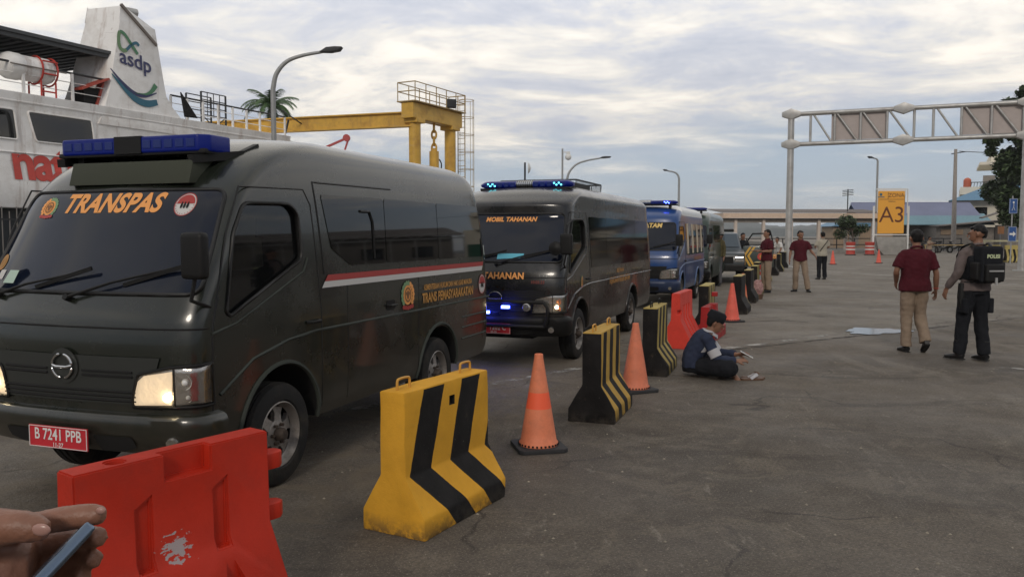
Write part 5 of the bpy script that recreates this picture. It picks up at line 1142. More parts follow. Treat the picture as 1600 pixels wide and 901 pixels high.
for i, f in enumerate((.09, .20, .315, .43, .545, .625, .74, .86, .985)[:9]):
    q = MB(); p = Gd*Gl*f; q.tube([Lr(p, zb_), Lr(p, zt_)], .06, 10); q.build('upright', M['steel'], gt, 60)
for a, b in ((.10, .19), (.205, .305), (.32, .42), (.435, .535), (.635, .73), (.75, .85), (.87, .975)):
    q = MB(); q.tube([Lr(Gd*Gl*a, zt_), Lr(Gd*Gl*b, zb_)], .05, 10); q.build('brace', M['steel'], gt, 60)
for f in (.0, .5, 1.0):
    for z in (zt_, zb_):
        q = MB(); c = Gd*Gl*f; P = [(-.43, -.09), (-.43, .10), (0, .27), (.43, .10), (.43, -.09), (0, -.25)]
        vs = [Vector(Lr(c, z))+rot @ Vector((x, y, zz)) for y in (-.17, .17) for x, zz in P]; n = len(P); q.add(vs, [tuple(range(n-1, -1, -1)), tuple(range(n, 2*n))]+[(i, (i+1) % n, n+(i+1) % n, n+i) for i in range(n)]); q.build('joint_casing', M['steel'], gt, 30, .01)
M['panel'] = mat('back_of_sign', (.40, .35, .33), .6, .1, var=.06)
for a, b in ((.185, .43), (.735, .985)):
    q = MB(); c = Gd*Gl*(a+b)/2+Vector((-Gd.y, Gd.x, 0))*.12; q.box(Lr(c, (zt_+zb_)/2+.02), (Gl*(b-a), .04, zt_-zb_-.22), rot); q.build('sign_panel', M['panel'], gt)

# ------------------------------------------------------------------ pavilion
pv = thing('pavilion', 'long open pavilion with ribbed roof and pinkish posts by the water', 'pavilion', (19.2, 74, 0), R(6))
px0, px1 = -.4, 14.6
q = MB(); 
n = 70; vs = []
for i in range(n*2+1):
    x = px0-.2+(px1-px0+.4)*i/(2*n); dz = .05 if i % 2 else 0; vs += [(x, -1.3, 3.62+dz), (x, 2.4, 4.0+dz), (x, 2.4, 3.96+dz), (x, -1.3, 3.58+dz)]
q.add(vs, [(4*i+k, 4*i+(k+1) % 4, 4*(i+1)+(k+1) % 4, 4*(i+1)+k) for i in range(2*n) for k in range(4)]); q.build('roof', M['roofgrey'], pv, None)
q = MB(); q.box(((px0+px1)/2, -1.2, 3.34), (px1-px0, .12, .46)); q.box((px0, .4, 3.34), (.12, 3.4, .46)); q.box((px1, .4, 3.34), (.12, 3.4, .46)); q.build('fascia', M['fascia'], pv, None)
q = MB(); q.box(((px0+px1)/2, .5, 3.05), (px1-px0-.3, 3.0, .10)); q.box(((px0+px1)/2, -.7, 2.86), (px1-px0-.3, .16, .30)); q.build('ceiling', M['wallgrey'], pv, None)
for k in range(6):
    x = .9+2.62*k
    for y in (-.7,): q = MB(); q.box((x, y, 1.5), (.26, .26, 3.0)); q.build('post', M['pinkish'], pv, None, .015)
q = MB(); q.box(((px0+px1)/2, .5, .13), (px1-px0, 3.6, .26)); q.build('plinth', M['concrete'], pv, None, .02)
t = thing('railing', 'dark pipe railing at the quay edge behind the pavilion', 'railing', (17.5, 79, 0), R(3))
q = MB()
for z in (.65, 1.25): q.tube([(0, 0, z), (27, 0, z)], .045, 6)
for k in range(16): q.tube([(k*1.8, 0, 0), (k*1.8, 0, 1.3)], .05, 6)
q.build('rail_frame', M['dark_metal'], t, 60)
kb = MB(); kb.box((30, 82, .14), (36, .5, .28)); struct(kb.build('quay_kerb', M['concrete'], smooth=None, bevel=.02))

# ------------------------------------------------------------------ A3 zone sign
sg_ = thing('zone_sign', 'tall white framed sign with orange panel reading ZONA A3', 'sign', (29.9, 65, 0), R(-2))
for x in (-1.0, 1.72): q = MB(); q.box((x, 0, 1.95), (.12, .14, 3.9)); q.build('frame_post', M['white'], sg_, None, .01)
for x in (-.72, 1.62): q = MB(); q.box((x, -.02, 4.3), (.06, .08, 1.9)); q.build('upper_post', M['white'], sg_, None)
for z in (1.62, 5.25): q = MB(); q.box((.36, 0, z), (2.9 if z < 3 else 2.4, .1, .09)); q.build('cross_bar', M['white'], sg_, None)
q = MB(); q.box((.30, -.12, 3.40), (2.05, .10, 3.35)); pn = q.build('sign_panel', M['sign_orange'], sg_, None, .01)
q = MB(); q.box((.42, -.04, 5.0), (2.1, .04, .38)); q.build('back_panel', M['white'], sg_, None)
q = MB()
for (x, z, a, b) in ((.30, 4.42, 1.95, .03), (.02, 4.72, .03, .56)): q.box((x, -.176, z), (a, .01, b))
q.build('rule_lines', M['sign_ink'], pn, None)
fs = lambda x, z: (lambda u, v, w_: (x+u, -.178, z+v))
text_obj('zone_code', 'A3', 1.78, M['sign_ink'], pn, fs(.36, 3.15), bold=-.004, spacing=.95)
text_obj('zone_word', 'ZONA', .43, M['badge_brown'], pn, fs(.66, 4.73), bold=.004)
text_obj('zone_note', 'TERMINAL', .13, M['badge_brown'], pn, fs(.32, 4.25), bold=.002)
q = MB(); q.cyl((-.55, -.176, 4.80), (-.55, -.186, 4.80), .11, n=16); q.box((-.52, -.178, 4.60), (.5, .01, .07)); q.build('sign_emblem', M['teal'], pn)
q = MB(); q.prism([(-.85, 1.45), (1.6, 1.45), (1.55, .5), (1.2, .0), (-.2, .0), (-.65, .5)], -.2, .35, 'xz'); q.build('base_trough', M['concrete'], sg_, 30, .05)

# ------------------------------------------------------------------ drums
CD = cone_mat('red_white_drum', (.42, .045, .03), [(.40, .52, (.6, .58, .55)), (.66, .76, (.6, .58, .55))])
def drum(label, p):
    t = thing('traffic_drum', label, 'drum', (p[0], p[1], 0), 0, 'red and white drums by the pavilion'); q = MB(); q.lathe([(.0001, 0), (.36, 0), (.37, .05), (.34, .10), (.34, .38), (.36, .40), (.36, .54), (.34, .56), (.34, .86), (.36, .90), (.36, 1.0), (.32, 1.04), (.0001, 1.04)], 28); q.build('drum_body', CD, t, 40); q = MB(); q.lathe([(.42, 0), (.42, .06), (.36, .08)], 28); q.build('ring_base', M['cone_base'], t)
drum('red drum with white bands left of the last pavilion post', (26.9, 64.5)); drum('red drum with white bands beside the A3 sign', (28.6, 64.9))

# ------------------------------------------------------------------ buildings on the right
def gable(mb, x0, x1, y0, y1, z0, z1, over=.3, corr=0):
    ym = (y0+y1)/2; mb.prism([(y0-over, z0-.05), (ym, z1), (y1+over, z0-.05), (y1+over, z0+.05), (ym, z1+.12), (y0-over, z0+.05)], x0-over, x1+over, 'yz')
t = thing('warehouse', 'long shed with faded lilac roof and turquoise eave sheets', 'shed', (36, 88, 0), R(-3))
q = MB(); q.box((7.9, 2.6, 1.55), (12.4, 4.2, 3.1)); q.build('wall', M['wallgrey'], t)
q = MB(); q.prism([(-1.2, 3.0), (2.4, 5.1), (2.4, 5.0), (-1.2, 2.9)], 1.5, 14.3, 'yz'); q.prism([(-1.2+3.6, 5.1), (5.0, 2.9), (5.0, 3.0), (2.4, 5.2)], 1.5, 14.3, 'yz'); 
q.prism([(.2, 3.75), (2.4, 5.15), (2.4, 5.05), (.2, 3.65)], 1.4, 14.3, 'yz'); q.build('roof', M['rooflilac'], t, None)
q = MB(); q.prism([(-1.9, 2.65), (.4, 3.82), (.4, 3.9), (-1.9, 2.73)], 3.4, 14.8, 'yz'); q.build('eave_sheet', M['roofteal'], t, None)
q = MB(); q.box((7.0, 2.0, 5.5), (.2, .2, 1.1)); q.build('chimney', M['dark_metal'], t)
q = MB(); q.box((4.5, .42, 1.2), (1.0, .06, 2.3)); q.build('door', M['wallbrown'], t)
t = thing('shed', 'low grey shed with rusty sheet lean-to under the utility pole', 'shed', (47, 84, 0), R(-5))
q = MB(); q.box((2.2, 2, 1.2), (10.5, 4, 2.4)); q.build('wall', M['wallgrey'], t); q = MB(); q.prism([(-3.2, 2.45), (3.0, 3.0), (7.9, 2.7), (7.9, 2.82), (3.0, 3.12), (-3.2, 2.57)], -.9, 4.4, 'xz'); q.build('roof', M['roofgrey'], t)
q = MB(); q.box((-1.5, -.05, 1.9), (2.2, .1, .55)); q.build('stall_board', M['wallbrown'], t); q = MB(); q.box((5.0, -.03, 1.1), (.9, .06, 2.0)); q.build('door', M['white_paint'], t)
t = thing('house', 'house with blue hipped roof behind the utility pole', 'house', (51.3, 93, 0), R(-28))
q = MB(); q.box((4, 4, 2.8), (8.5, 7, 5.6)); q.build('wall', M['cream'], t)
q = MB(); q.add([(-1.3, -.8, 5.5), (9.4, -.8, 5.5), (9.4, 8.6, 5.5), (-1.3, 8.6, 5.5), (3.4, 3.6, 7.6), (5.2, 3.6, 7.6)], [(0, 1, 5, 4), (1, 2, 5), (2, 3, 4, 5), (3, 0, 4), (3, 2, 1, 0)]); q.build('roof', M['roofblue'], t, None)
q = MB(); q.box((2, .48, 4.2), (1.2, .06, 1.1)); q.build('window', M['glass'], t)
t = thing('gabled_shed', 'shed with white boarded gable hanging under a dark roof', 'shed', (49.5, 80.5, 0), R(-8))
q = MB(); q.prism([(.2, 4.1), (4.6, 4.25), (3.4, 2.6), (1.6, 2.5)], -.06, .06, 'xz'); q.build('gable_board', M['white_paint'], t, None)
q = MB(); q.bar((-2.8, .2, 3.3), (.4, .2, 4.35), .9, .12); q.bar((.2, .2, 4.35), (5.2, .2, 4.35), .9, .14); q.bar((4.9, .2, 4.3), (3.3, .2, 2.5), .2, .14); q.bar((.2, .2, 4.25), (1.8, .2, 2.4), .2, .12); q.build('roof', M['roofgrey'], t, None)
q = MB(); q.box((2.4, 1.6, 1.3), (5.4, 2.8, 2.6)); q.build('wall', M['wallgrey'], t); q = MB(); q.box((3.3, .12, 2.35), (2.4, .1, .45)); q.build('sign_board', M['white_paint'], t); q = MB(); q.box((2.0, .1, 1.1), (.9, .1, 1.9)); q.build('door', M['wallbrown'], t)
t = thing('apartment_block', 'cream multi-storey block with stepped terraces behind the trees', 'building', (56.0, 100, 0), R(-28))
q = MB(); q.box((10, 6, 3.3), (19, 10, 6.6)); q.build('wall', M['cream'], t, None)
q = MB(); q.box((8.4, 5.5, 7.0), (18.6, 11.5, .9)); q.build('terrace', M['cream'], t, None)
q = MB(); q.box((11, 7, 8.8), (15, 9, 3.2)); q.build('upper_storey', M['cream'], t, None)
q = MB(); q.box((9.6, 6.5, 10.35), (17, 11, .35)); q.build('cornice', mat('pale_cream', (.72, .66, .54), .8), t, None)
q = MB(); q.box((10.2, 7, 11.0), (16, 9, .9)); q.build('parapet', M['cream'], t, None); q = MB(); q.box((2.6, 2.3, 11.0), (.6, .6, 1.6)); q.build('chimney', M['cream'], t, None)
for x, z in ((4.3, 5.3), (7.5, 5.3), (10.8, 5.3)): q = MB(); q.box((x, .95, z), (1.3, .12, 1.2)); wo = q.build('window', M['glass'], t, None); q = MB(); q.box((x, .87, z), (.08, .06, 1.2)); q.box((x, .87, z), (1.3, .06, .08)); q.build('window_frame', M['wallbrown'], wo, None)
q = MB(); q.box((2.2, 2.46, 8.2), (1.3, .1, 1.5)); q.build('door', M['wallgrey'], t, None)
q = MB(); 
for k in range(9): q.tube([(.2+k*.32, -.1, 7.45), (.2+k*.32+.1, -.1, 8.0)], .03, 5)
q.tube([(.1, -.1, 8.0), (3.0, -.1, 8.0)], .05, 5); q.build('pipe_railing', M['dark_metal'], t, None)
wt = thing('water_tank', 'orange rooftop water tank on the cream block terrace', 'water tank', (55.9, 100.2, 7.45)); q = MB(); q.lathe([(.0001, 0), (.42, 0), (.44, .1), (.42, .4), (.44, .45), (.42, .9), (.22, 1.1), (.0001, 1.15)], 20); q.build('tank', mat('tank_orange', (.50, .12, .06), .5), wt); 
wt = thing('water_tank', 'orange rooftop tank right of the blue hipped roof', 'water tank', (56.2, 88, 4.3)); q = MB(); q.lathe([(.0001, 0), (.75, 0), (.78, .1), (.75, .8), (.4, 1.15), (.0001, 1.2)], 20); q.build('tank', M['crane_red'], wt); q = MB(); q.box((0, 0, -2.15), (1.4, 1.4, 4.3)); q.build('stand', M['wallgrey'], wt)
t = thing('kiosk', 'small brown kiosk with blue roof seen through the pavilion', 'kiosk', (34.2, 86, 0), R(2)); q = MB(); q.box((3, 1.5, 1.25), (6.4, 3, 2.5)); q.build('wall', M['wallbrown'], t); q = MB(); q.prism([(-.6, 2.5), (6.8, 2.5), (5.2, 3.3), (1.4, 3.3)], -.4, 3.4, 'xz'); q.build('roof', M['roofblue'], t); q = MB(); q.box((2, -.03, 1.2), (1, .06, 1.6)); q.build('door', M['wallgrey'], t)
t = thing('hoarding', 'dark green sheet hoarding below the tree on the right', 'hoarding', (49.6, 76, 0), R(-4)); q = MB(); q.box((4.5, 0, 1.35), (9.5, .1, 2.7)); q.build('sheet', M['greenwall'], t, None)
for x in (0, 3, 6, 9): q = MB(); q.box((x, .12, 1.4), (.12, .12, 2.8)); q.build('support_post', M['dark_metal'], t, None)
t = thing('utility_pole', 'tall concrete utility pole carrying a wire', 'pole', (42.4, 78, 0)); q = MB(); q.cyl((0, 0, 0), (-.1, 0, 9.75), .24, .14, 14); q.build('pole_shaft', mat('pole_concrete', (.33, .30, .27), .85, var=.2), t, 60)
q = MB(); q.bar((-.5, 0, 9.3), (.8, 0, 9.5), .08); q.build('cross_arm', M['dark_metal'], t); q = MB(); q.tube([(.2+(24*k/10), -.0, 9.55-1.2*(k/10)*(1.0-.35*k/10)) for k in range(11)], .035, 5); q.build('wire', M['dark_metal'], t)
for i, (z, lb) in enumerate(((4.5, 'upper blue sign with a white walking figure by the gantry leg'), (3.0, 'lower blue sign with a white right arrow by the gantry leg'))):
    t = thing('direction_sign', lb, 'sign', (27.02, 43.9, z-1.35), R(-5), 'blue signs on one post')
    q = MB(); q.box((0, 0, 0), (.42, .04, .80 if i == 0 else .80)); pn_ = q.build('plate', M['signblue'], t, None, .004)
    q = MB(); 
    if i == 0: q.cyl((0, -.022, .20), (0, -.03, .20), .05, n=12); q.bar((0, -.026, .14), (0, -.026, -.04), .09, .01); q.bar((0, -.026, -.04), (.08, -.026, -.24), .05, .01); q.bar((0, -.026, -.04), (-.08, -.026, -.24), .05, .01)
    else: q.box((-.05, -.026, 0), (.2, .01, .10)); q.prism([(.03, -.15), (.17, 0), (.03, .15)], -.031, -.021, 'xz')
    q.build('symbol', M['white'], pn_, None)
    q = MB()
    for a, b in (((-.19, -.38), (.19, -.38)), ((-.19, .38), (.19, .38)), ((-.19, -.38), (-.19, .38)), ((.19, -.38), (.19, .38))): q.bar((a[0], -.022, a[1]), (b[0], -.022, b[1]), .012, .01)
    q.build('border', M['white'], pn_, None)
t = thing('sign_post', 'thin grey post holding the two blue signs', 'post', (27.02, 43.95, 0)); q = MB(); q.cyl((0, .03, 0), (0, .03, 3.7), .035); q.build('post_tube', M['pole'], t)
t = thing('barrier_table', 'pale painted pipe frame standing before the green hoarding', 'frame', (27.7, 47.6, 0), R(-6))
q = MB()
for x in (0, 2.4): q.bar((x, 0, 0), (x, 0, 1.25), .08); q.bar((x, 1.0, 0), (x, 1.0, 1.25), .08)
for y in (0, 1.0): q.bar((-.05, y, 1.25), (2.5, y, 1.25), .09)
q.bar((0, 0, 1.25), (0, 1, 1.25), .09); q.bar((2.4, 0, 1.25), (2.4, 1, 1.25), .09); q.build('pipe_frame', mat('pale_pipe', (.40, .38, .24), .6, var=.2), t, None)
t = thing('tape_barrier', 'low pale rail on posts in front of the parked motorcycles', 'rail', (24.6, 48.5, 0), 0); q = MB(); q.bar((0, 0, 1.0), (3.2, 0, 1.0), .05); q.bar((0.1, 0, 0), (.1, 0, 1.0), .06); q.bar((3.1, 0, 0), (3.1, 0, 1.0), .06); q.build('rail_bar', M['crane_rail'], t, None)
t = thing('notice_board', 'small orange notice board before the green hoarding', 'notice board', (40.6, 67.5, 0), 0); q = MB(); q.box((0, 0, 2.0), (.5, .06, .62)); q.build('board', mat('notice_orange', (.62, .28, .12), .6), t, None, .01); q = MB(); q.cyl((0, .06, 0), (0, .06, 2.3), .04); q.build('stake', M['pole'], t)
# heap of parked motorcycles
M['tyre'] = M['rubber']
for i in range(7):
    x = 36.0+i*.62+random.uniform(-.15, .15); y = 73+random.uniform(-.8, .8)
    t = thing('motorcycle', 'black scooter in the huddle of parked scooters by the sheds', 'motorcycle', (x, y, 0), R(80+random.uniform(-30, 30)), 'dark scooters huddled beside the shed')
    for wx in (-.62, .62): q = MB(); q.tube([(wx+.25*math.cos(a), 0, .28+.25*math.sin(a)) for a in [2*math.pi*k/16 for k in range(16)]], .055, 7, closed=True); wo = q.build('wheel', M['rubber'], t, 60); q = MB(); q.cyl((wx, -.03, .28), (wx, .03, .28), .17, n=12); q.build('hub', M['steel'], wo)
    q = MB(); q.tube(catmull([(-.85, 0, .62), (-.4, 0, .60), (.0, 0, .42), (.35, 0, .48), (.5, 0, .85), (.48, 0, 1.0)], 4), [(.12, .10)]*21, 10, side=(0, 1, 0)); q.build('body_panel', M['black_paint'], t, 60)
    q = MB(); q.tube([(-.75, 0, .80), (-.1, 0, .76)], [(.13, .06), (.13, .06)], 10, side=(0, 1, 0)); q.build('saddle', M['trim'], t, 60)
    q = MB(); q.tube([(.42, -.32, 1.04), (.48, 0, 1.0), (.42, .32, 1.04)], .02, 6); q.tube([(.48, 0, 1.0), (.62, 0, .3)], .03, 6); q.build('handlebar', M['trim'], t, 60)

t = thing('offscreen_reflection_hall', 'added unseen long low hall with truss porch, put in to darken window reflections', 'building', (62, 74, 0), R(-62))  # added out of view so the lower van windows reflect something dark
q = MB(); q.box((36, 6, 2.4), (76, 10, 4.8)); q.build('wall', M['wallgrey'], t, None); q = MB(); q.prism([(-.5, 4.8), (6, 6.6), (12, 4.8), (12, 4.95), (6, 6.8), (-.5, 4.95)], -3, 75, 'yz'); q.build('roof', M['roofgrey'], t, None)
q = MB()
for k in range(26): x = -2+3*k; q.bar((x, -3.0, 0), (x, -3.0, 4.2), .16); q.bar((x, -3, 4.2), (x+1.5, -3, 5.2), .1); q.bar((x+1.5, -3, 5.2), (x+3, -3, 4.2), .1)
q.bar((-2, -3, 4.2), (76, -3, 4.2), .18); q.bar((-2, -3, 5.2), (76, -3, 5.2), .18); pf_ = q.build('porch_truss', M['steel'], t, None)
for k in range(12): q = MB(); q.box((2+6.2*k, .95, 1.9), (2.6, .1, 1.8)); q.build('window', M['glass'], t, None)
# ------------------------------------------------------------------ people
def person(label, loc, rz, J=None, shirt='maroon', sleeve='short', trousers='khaki', shoes='shoe', hair='short', h=1.70, vox=.011, face=True, group=None, cap=None, width=1.0, belly=1.0, shirt_len=.0, head_dir=0, head_tilt=0, seated=False, extra=None, barefoot=False):
    """joints are given for a 1.70 m figure facing -Y; the body is one remeshed surface, clothes and hair its children"""
    k = h/1.70
    j = dict(pel=(0, 0, .93), wst=(0, .0, 1.07), chs=(0, .01, 1.28), nkb=(0, .02, 1.43), hd=(0, -.01, 1.585),
             shL=(.185, .015, 1.385), elL=(.235, .03, 1.12), wrL=(.25, -.05, .88), shR=(-.185, .015, 1.385), elR=(-.235, .03, 1.12), wrR=(-.25, -.05, .88),
             hpL=(.09, 0, .90), knL=(.10, -.02, .50), anL=(.11, .01, .09), hpR=(-.09, 0, .90), knR=(-.10, -.02, .50), anR=(-.11, .01, .09), ftL=None, ftR=None, hL=None, hR=None)
    if J: j.update(J)
    P = {a: (Vector(b)*k if b is not None else None) for a, b in j.items()}
    t = thing('person', label, 'person', loc, rz, group)
    hdir = Matrix.Rotation(head_dir, 3, 'Z') @ Matrix.Rotation(head_tilt, 3, 'X')
    def H(x, y, z): return P['hd']+hdir @ (Vector((x, y, z))*k)
    b = MB()
    torso = [P['pel']-Vector((0, 0, .05*k)), P['pel'], P['wst'], P['chs'], (P['chs']+P['nkb'])/2+Vector((0, 0, .02*k)), P['nkb']]
    tr = [(.14*width, .09), (.155*width, .10*belly), (.138*width, .092*belly), (.165*width, .108), (.15*width, .085), (.06, .055)]
    def T(mb, pts, rad, n=14, side=(1, 0, 0), sub=3):
        pp = catmull([tuple(p) for p in pts], sub); ra = catmull([np.array([r[0], r[1]]) if isinstance(r, tuple) else np.array([r, r]) for r in rad], sub); mb.tube(pp, [(float(r[0])*k, float(r[1])*k) for r in ra], n, side=side)
    T(b, torso, tr)
    # neck, skull, jaw, nose, ears
    T(b, [P['nkb']-Vector((0, 0, .04*k)), H(0, .025, -.09), H(0, .02, -.02)], [(.065, .060), (.053, .055), (.055, .06)])
    b.sphere(tuple(H(0, .018, .035)), (.076*k, .094*k, .092*k), 18, 12)
    T(b, [H(0, .0, .035), H(0, -.012, -.03), H(0, -.025, -.070), H(0, -.030, -.090)], [(.068, .076), (.060, .064), (.044, .044), (.026, .024)], side=(1, 0, 0))
    if face:
        T(b, [H(0, -.080, .025), H(0, -.090, .0), H(0, -.098, -.020), H(0, -.088, -.030)], [(.007, .006), (.009, .006), (.014, .007), (.010, .005)], 10)
        for sg in (-1, 1): T(b, [H(sg*.074, .02, .025), H(sg*.083, .028, .005), H(sg*.076, .018, -.025)], [(.008, .017), (.009, .02), (.006, .012)], 8, side=(0, 1, 0)); b.sphere(tuple(H(sg*.03, -.078, .026)), (.016*k, .007*k, .006*k), 8, 6)
        T(b, [H(-.022, -.074, -.055), H(0, -.080, -.053), H(.022, -.074, -.055)], [.007, .010, .007], 8)
    for s_ in 'LR':
        sg = 1 if s_ == 'L' else -1; S, E_, W_ = P['sh'+s_], P['el'+s_], P['wr'+s_]
        T(b, [P['nkb']+Vector((0, 0, -.06*k)), P['nkb']*.5+S*.5-Vector((0, 0, .03*k)), S+(E_-S)*.1-Vector((sg*.01*k, 0, 0))], [.045, .046, .046]); T(b, [S+(E_-S)*.08, (S+E_)/2, E_, E_+(W_-E_)*.35, W_], [.052, .044, .037, .040, .026], side=(0, 1, 0))
        # hand: palm, four fingers of different length, thumb
        d = (W_-E_).normalized(); hd_ = P['h'+s_]; d2 = (hd_.normalized() if hd_ is not None else (d+Vector((0, -.15, -.25))).normalized())
        sd_ = Vector((0, 1, 0))-d2*d2.y
        sd_ = sd_.normalized() if sd_.length > .1 else Vector((1, 0, 0)); inn = d2.cross(sd_); inn = inn if inn.x*sg < 0 else -inn
        T(b, [W_, W_+d2*.04*k, W_+d2*.085*k], [(.026, .019), (.038, .016), (.037, .014)], 10, side=tuple(sd_))
        for i, L_ in enumerate((.062, .078, .082, .070)):
            o = W_+d2*.08*k+sd_*((i-1.5)*.0205*k); T(b, [o, o+d2*L_*.5*k+inn*.006*k, o+d2*L_*.85*k+inn*.030*k], [.0100, .0092, .0078], 7)
        o = W_+d2*.022*k-sd_*.026*k; T(b, [o, o+(d2*.7-sd_*.6+inn*.4).normalized()*.035*k, o+(d2*1.0-sd_*.35+inn*.6).normalized()*.068*k], [.013, .0115, .009], 8)
        Hh, K_, A_ = P['hp'+s_], P['kn'+s_], P['an'+s_]
        T(b, [Hh+Vector((0, 0, .03*k)), Hh*.6+K_*.4, K_, K_*.65+A_*.35, A_], [.082, .068, .050, .050, .035], side=(1, 0, 0))
        fd = P['ft'+s_]; fd = (fd if fd is not None else Vector((sg*.12, -1, 0))).normalized()
        T(b, [A_+Vector((0, 0, -.01*k))-fd*.03*k, A_+fd*.05*k+Vector((0, 0, -.045*k)), A_+fd*.15*k+Vector((0, 0, -.065*k))], [(.030, .030), (.038, .028), (.040, .018)], 10, side=tuple(fd.cross(Vector((0, 0, 1)))))
    ex = []
    if face:
        e = MB()
        for sg in (-1, 1): e.sphere(tuple(H(sg*.030, -.090, .012)), (.011*k, .006*k, .006*k), 10, 6)
        ex.append((e, M['eye']))
    remesh(b, 'body', M['skin'], t, vox*.8, 1, extra=ex)
    # shirt
    s2 = MB(); g = .012*k; hem = P['pel']-Vector((0, 0, (.045+shirt_len)*k)) if not seated else P['pel']+Vector((0, 0, .0))
    T(s2, [hem, P['pel']+(P['wst']-P['pel'])*.1, P['wst'], P['chs'], (P['chs']+P['nkb'])/2+Vector((0, 0, .025*k)), P['nkb']+Vector((0, 0, .015*k))], [(.192*width, .146*belly), (.188*width, .140*belly), (.168*width, .124*belly), (.185*width, .130), (.168*width, .105), (.068, .064)], 20)
    for s_ in 'LR':
        sg = 1 if s_ == 'L' else -1; S, E_, W_ = P['sh'+s_], P['el'+s_], P['wr'+s_]
        c_ = P['nkb']*.62+S*.38-Vector((0, 0, .030*k)); dn = (E_-S).normalized(); i_ = S*.8+P['nkb']*.2-Vector((0, 0, .028*k)); i2 = S+dn*.035*k+Vector((-sg*.008*k, 0, 0))
        T(s2, [P['nkb']-Vector((0, 0, .05*k)), c_, i_, i2], [.055, .062, .064, .062], 16, side=(0, 1, 0), sub=4)
        if seated: s2.sphere(tuple(S), (.070*k,)*3, 14, 9)
        if sleeve == 'short': T(s2, [i2-dn*.02*k, S+(E_-S)*.45, S+(E_-S)*.80], [.060, .066, .074], 16, side=(0, 1, 0))
        else: T(s2, [i2-dn*.02*k, (S+E_)/2, E_, (E_+W_)/2, E_+(W_-E_)*.93], [.060, .060, .054, .050, .044], 16, side=(0, 1, 0))
    so_ = remesh(s2, 'shirt', M[shirt], t, vox, 5, .009*k, 10)
    # collar
    c = MB(); cc = P['nkb']+Vector((0, 0, .030*k)); c.tube([cc+Vector((.066*k*math.cos(a), .062*k*math.sin(a), -.018*k*math.sin(a)*-1 if False else .014*k*math.sin(a))) for a in [2*math.pi*i/18 for i in range(18)]], [(.010*k, .020*k)]*18, 8, closed=True); c.build('collar', M[shirt] if not (extra and extra.get('collar')) else M[extra['collar']], so_, 60)
    # trousers
    q = MB()
    if not seated: T(q, [P['pel']+Vector((0, 0, .07*k)), P['pel'], P['pel']-Vector((0, 0, .09*k))], [(.140*width, .098*belly), (.158*width, .112), (.150*width, .115)], 18)
    else: T(q, [P['pel']+Vector((0, 0, .07*k)), P['pel'], P['pel']-Vector((0, 0, .06*k))], [(.150, .112), (.175, .135), (.16, .13)], 18)
    for s_ in 'LR':
        Hh, K_, A_ = P['hp'+s_], P['kn'+s_], P['an'+s_]
        low = A_+Vector((0, 0, -.015*k)) if not seated else K_*.25+A_*.75
        T(q, [Hh+Vector((0, 0, .02*k)), Hh*.6+K_*.4, K_, K_*.5+A_*.5, low], [(.098, .106), (.094, .100), (.080, .084), (.074, .078), (.074, .084)] if not seated else [.108, .104, .094, .084, .074], 14, side=(1, 0, 0))
    remesh(q, 'trousers', M[trousers], t, vox, 3, .011*k, 8)
    if not barefoot:
        for s_ in 'LR':
            A_ = P['an'+s_]; sg = 1 if s_ == 'L' else -1; fd = P['ft'+s_]; fd = (fd if fd is not None else Vector((sg*.12, -1, 0))).normalized(); up = Vector((0, 0, 1)); sdv = fd.cross(up).normalized(); upn = sdv.cross(fd)
            q = MB(); T(q, [A_-fd*.055*k-upn*.045*k, A_-fd*.02*k-upn*.040*k, A_+fd*.06*k-upn*.050*k, A_+fd*.14*k-upn*.062*k, A_+fd*.185*k-upn*.066*k], [(.032, .034), (.038, .048), (.042, .036), (.044, .026), (.026, .018)], 14, side=tuple(sdv)); T(q, [A_+upn*.03*k, A_-upn*.03*k], [.042, .044], 12, side=tuple(sdv))
            if shoes == 'boot': T(q, [A_+upn*.16*k, A_-upn*.03*k], [.058, .052], 12, side=tuple(sdv))
            o_ = q.build('boot' if shoes == 'boot' else 'shoe', M['shoe'], t, 60)
            s3 = MB(); T(s3, [A_-fd*.065*k-upn*.081*k, A_+fd*.06*k-upn*.081*k, A_+fd*.195*k-upn*.081*k], [(.034, .009), (.042, .009), (.030, .009)], 12, side=tuple(sdv)); s3.build('sole', M['rubber'], o_, 60)
    # hair
    if hair:
        q = MB(); q.sphere(tuple(H(0, .030, .050)), (.082*k, .092*k, .084*k), 20, 14); T(q, [H(0, .060, .05), H(0, .064, .0), H(0, .066, -.045)], [(.074, .055), (.070, .048), (.058, .030)], 14); hm = M['hair'] if not cap else M[cap]
        T(q, [H(-.045, -.040, .075), H(0, -.052, .085), H(.045, -.040, .075)], [.018, .020, .018], 8)
        ho = remesh(q, 'hair' if not cap else 'cap', hm, t, .008, 2, .004 if not cap else 0, 40)
    return t, P, H
def at(x, y): return (x, y, 0)
# maroon shirt, walking away, seen from behind
pA, PA, HA = person('man in maroon shirt and khaki trousers walking away, seen from behind on the right', at(5.50, 11.05), R(176),
    dict(elR=(-.27, .03, 1.10), wrR=(-.285, .0, .87), elL=(.26, .02, 1.13), wrL=(.20, -.14, .97), knL=(.085, -.04, .50), anL=(.095, .0, .09), knR=(-.10, -.05, .51), anR=(-.115, .13, .17), ftR=(-.1, -.8, -.55), hd=(0, -.015, 1.575)),
    h=1.67, vox=.009, width=1.12, belly=1.18, face=True, shirt_len=.03, hair='crop')
q = MB(); q.tube([PA['wrR']+Vector((.034*math.cos(a), .034*math.sin(a), .02)) for a in [2*math.pi*i/14 for i in range(14)]], .006, 6, closed=True); q.build('bracelet', M['ship_red'], pA)
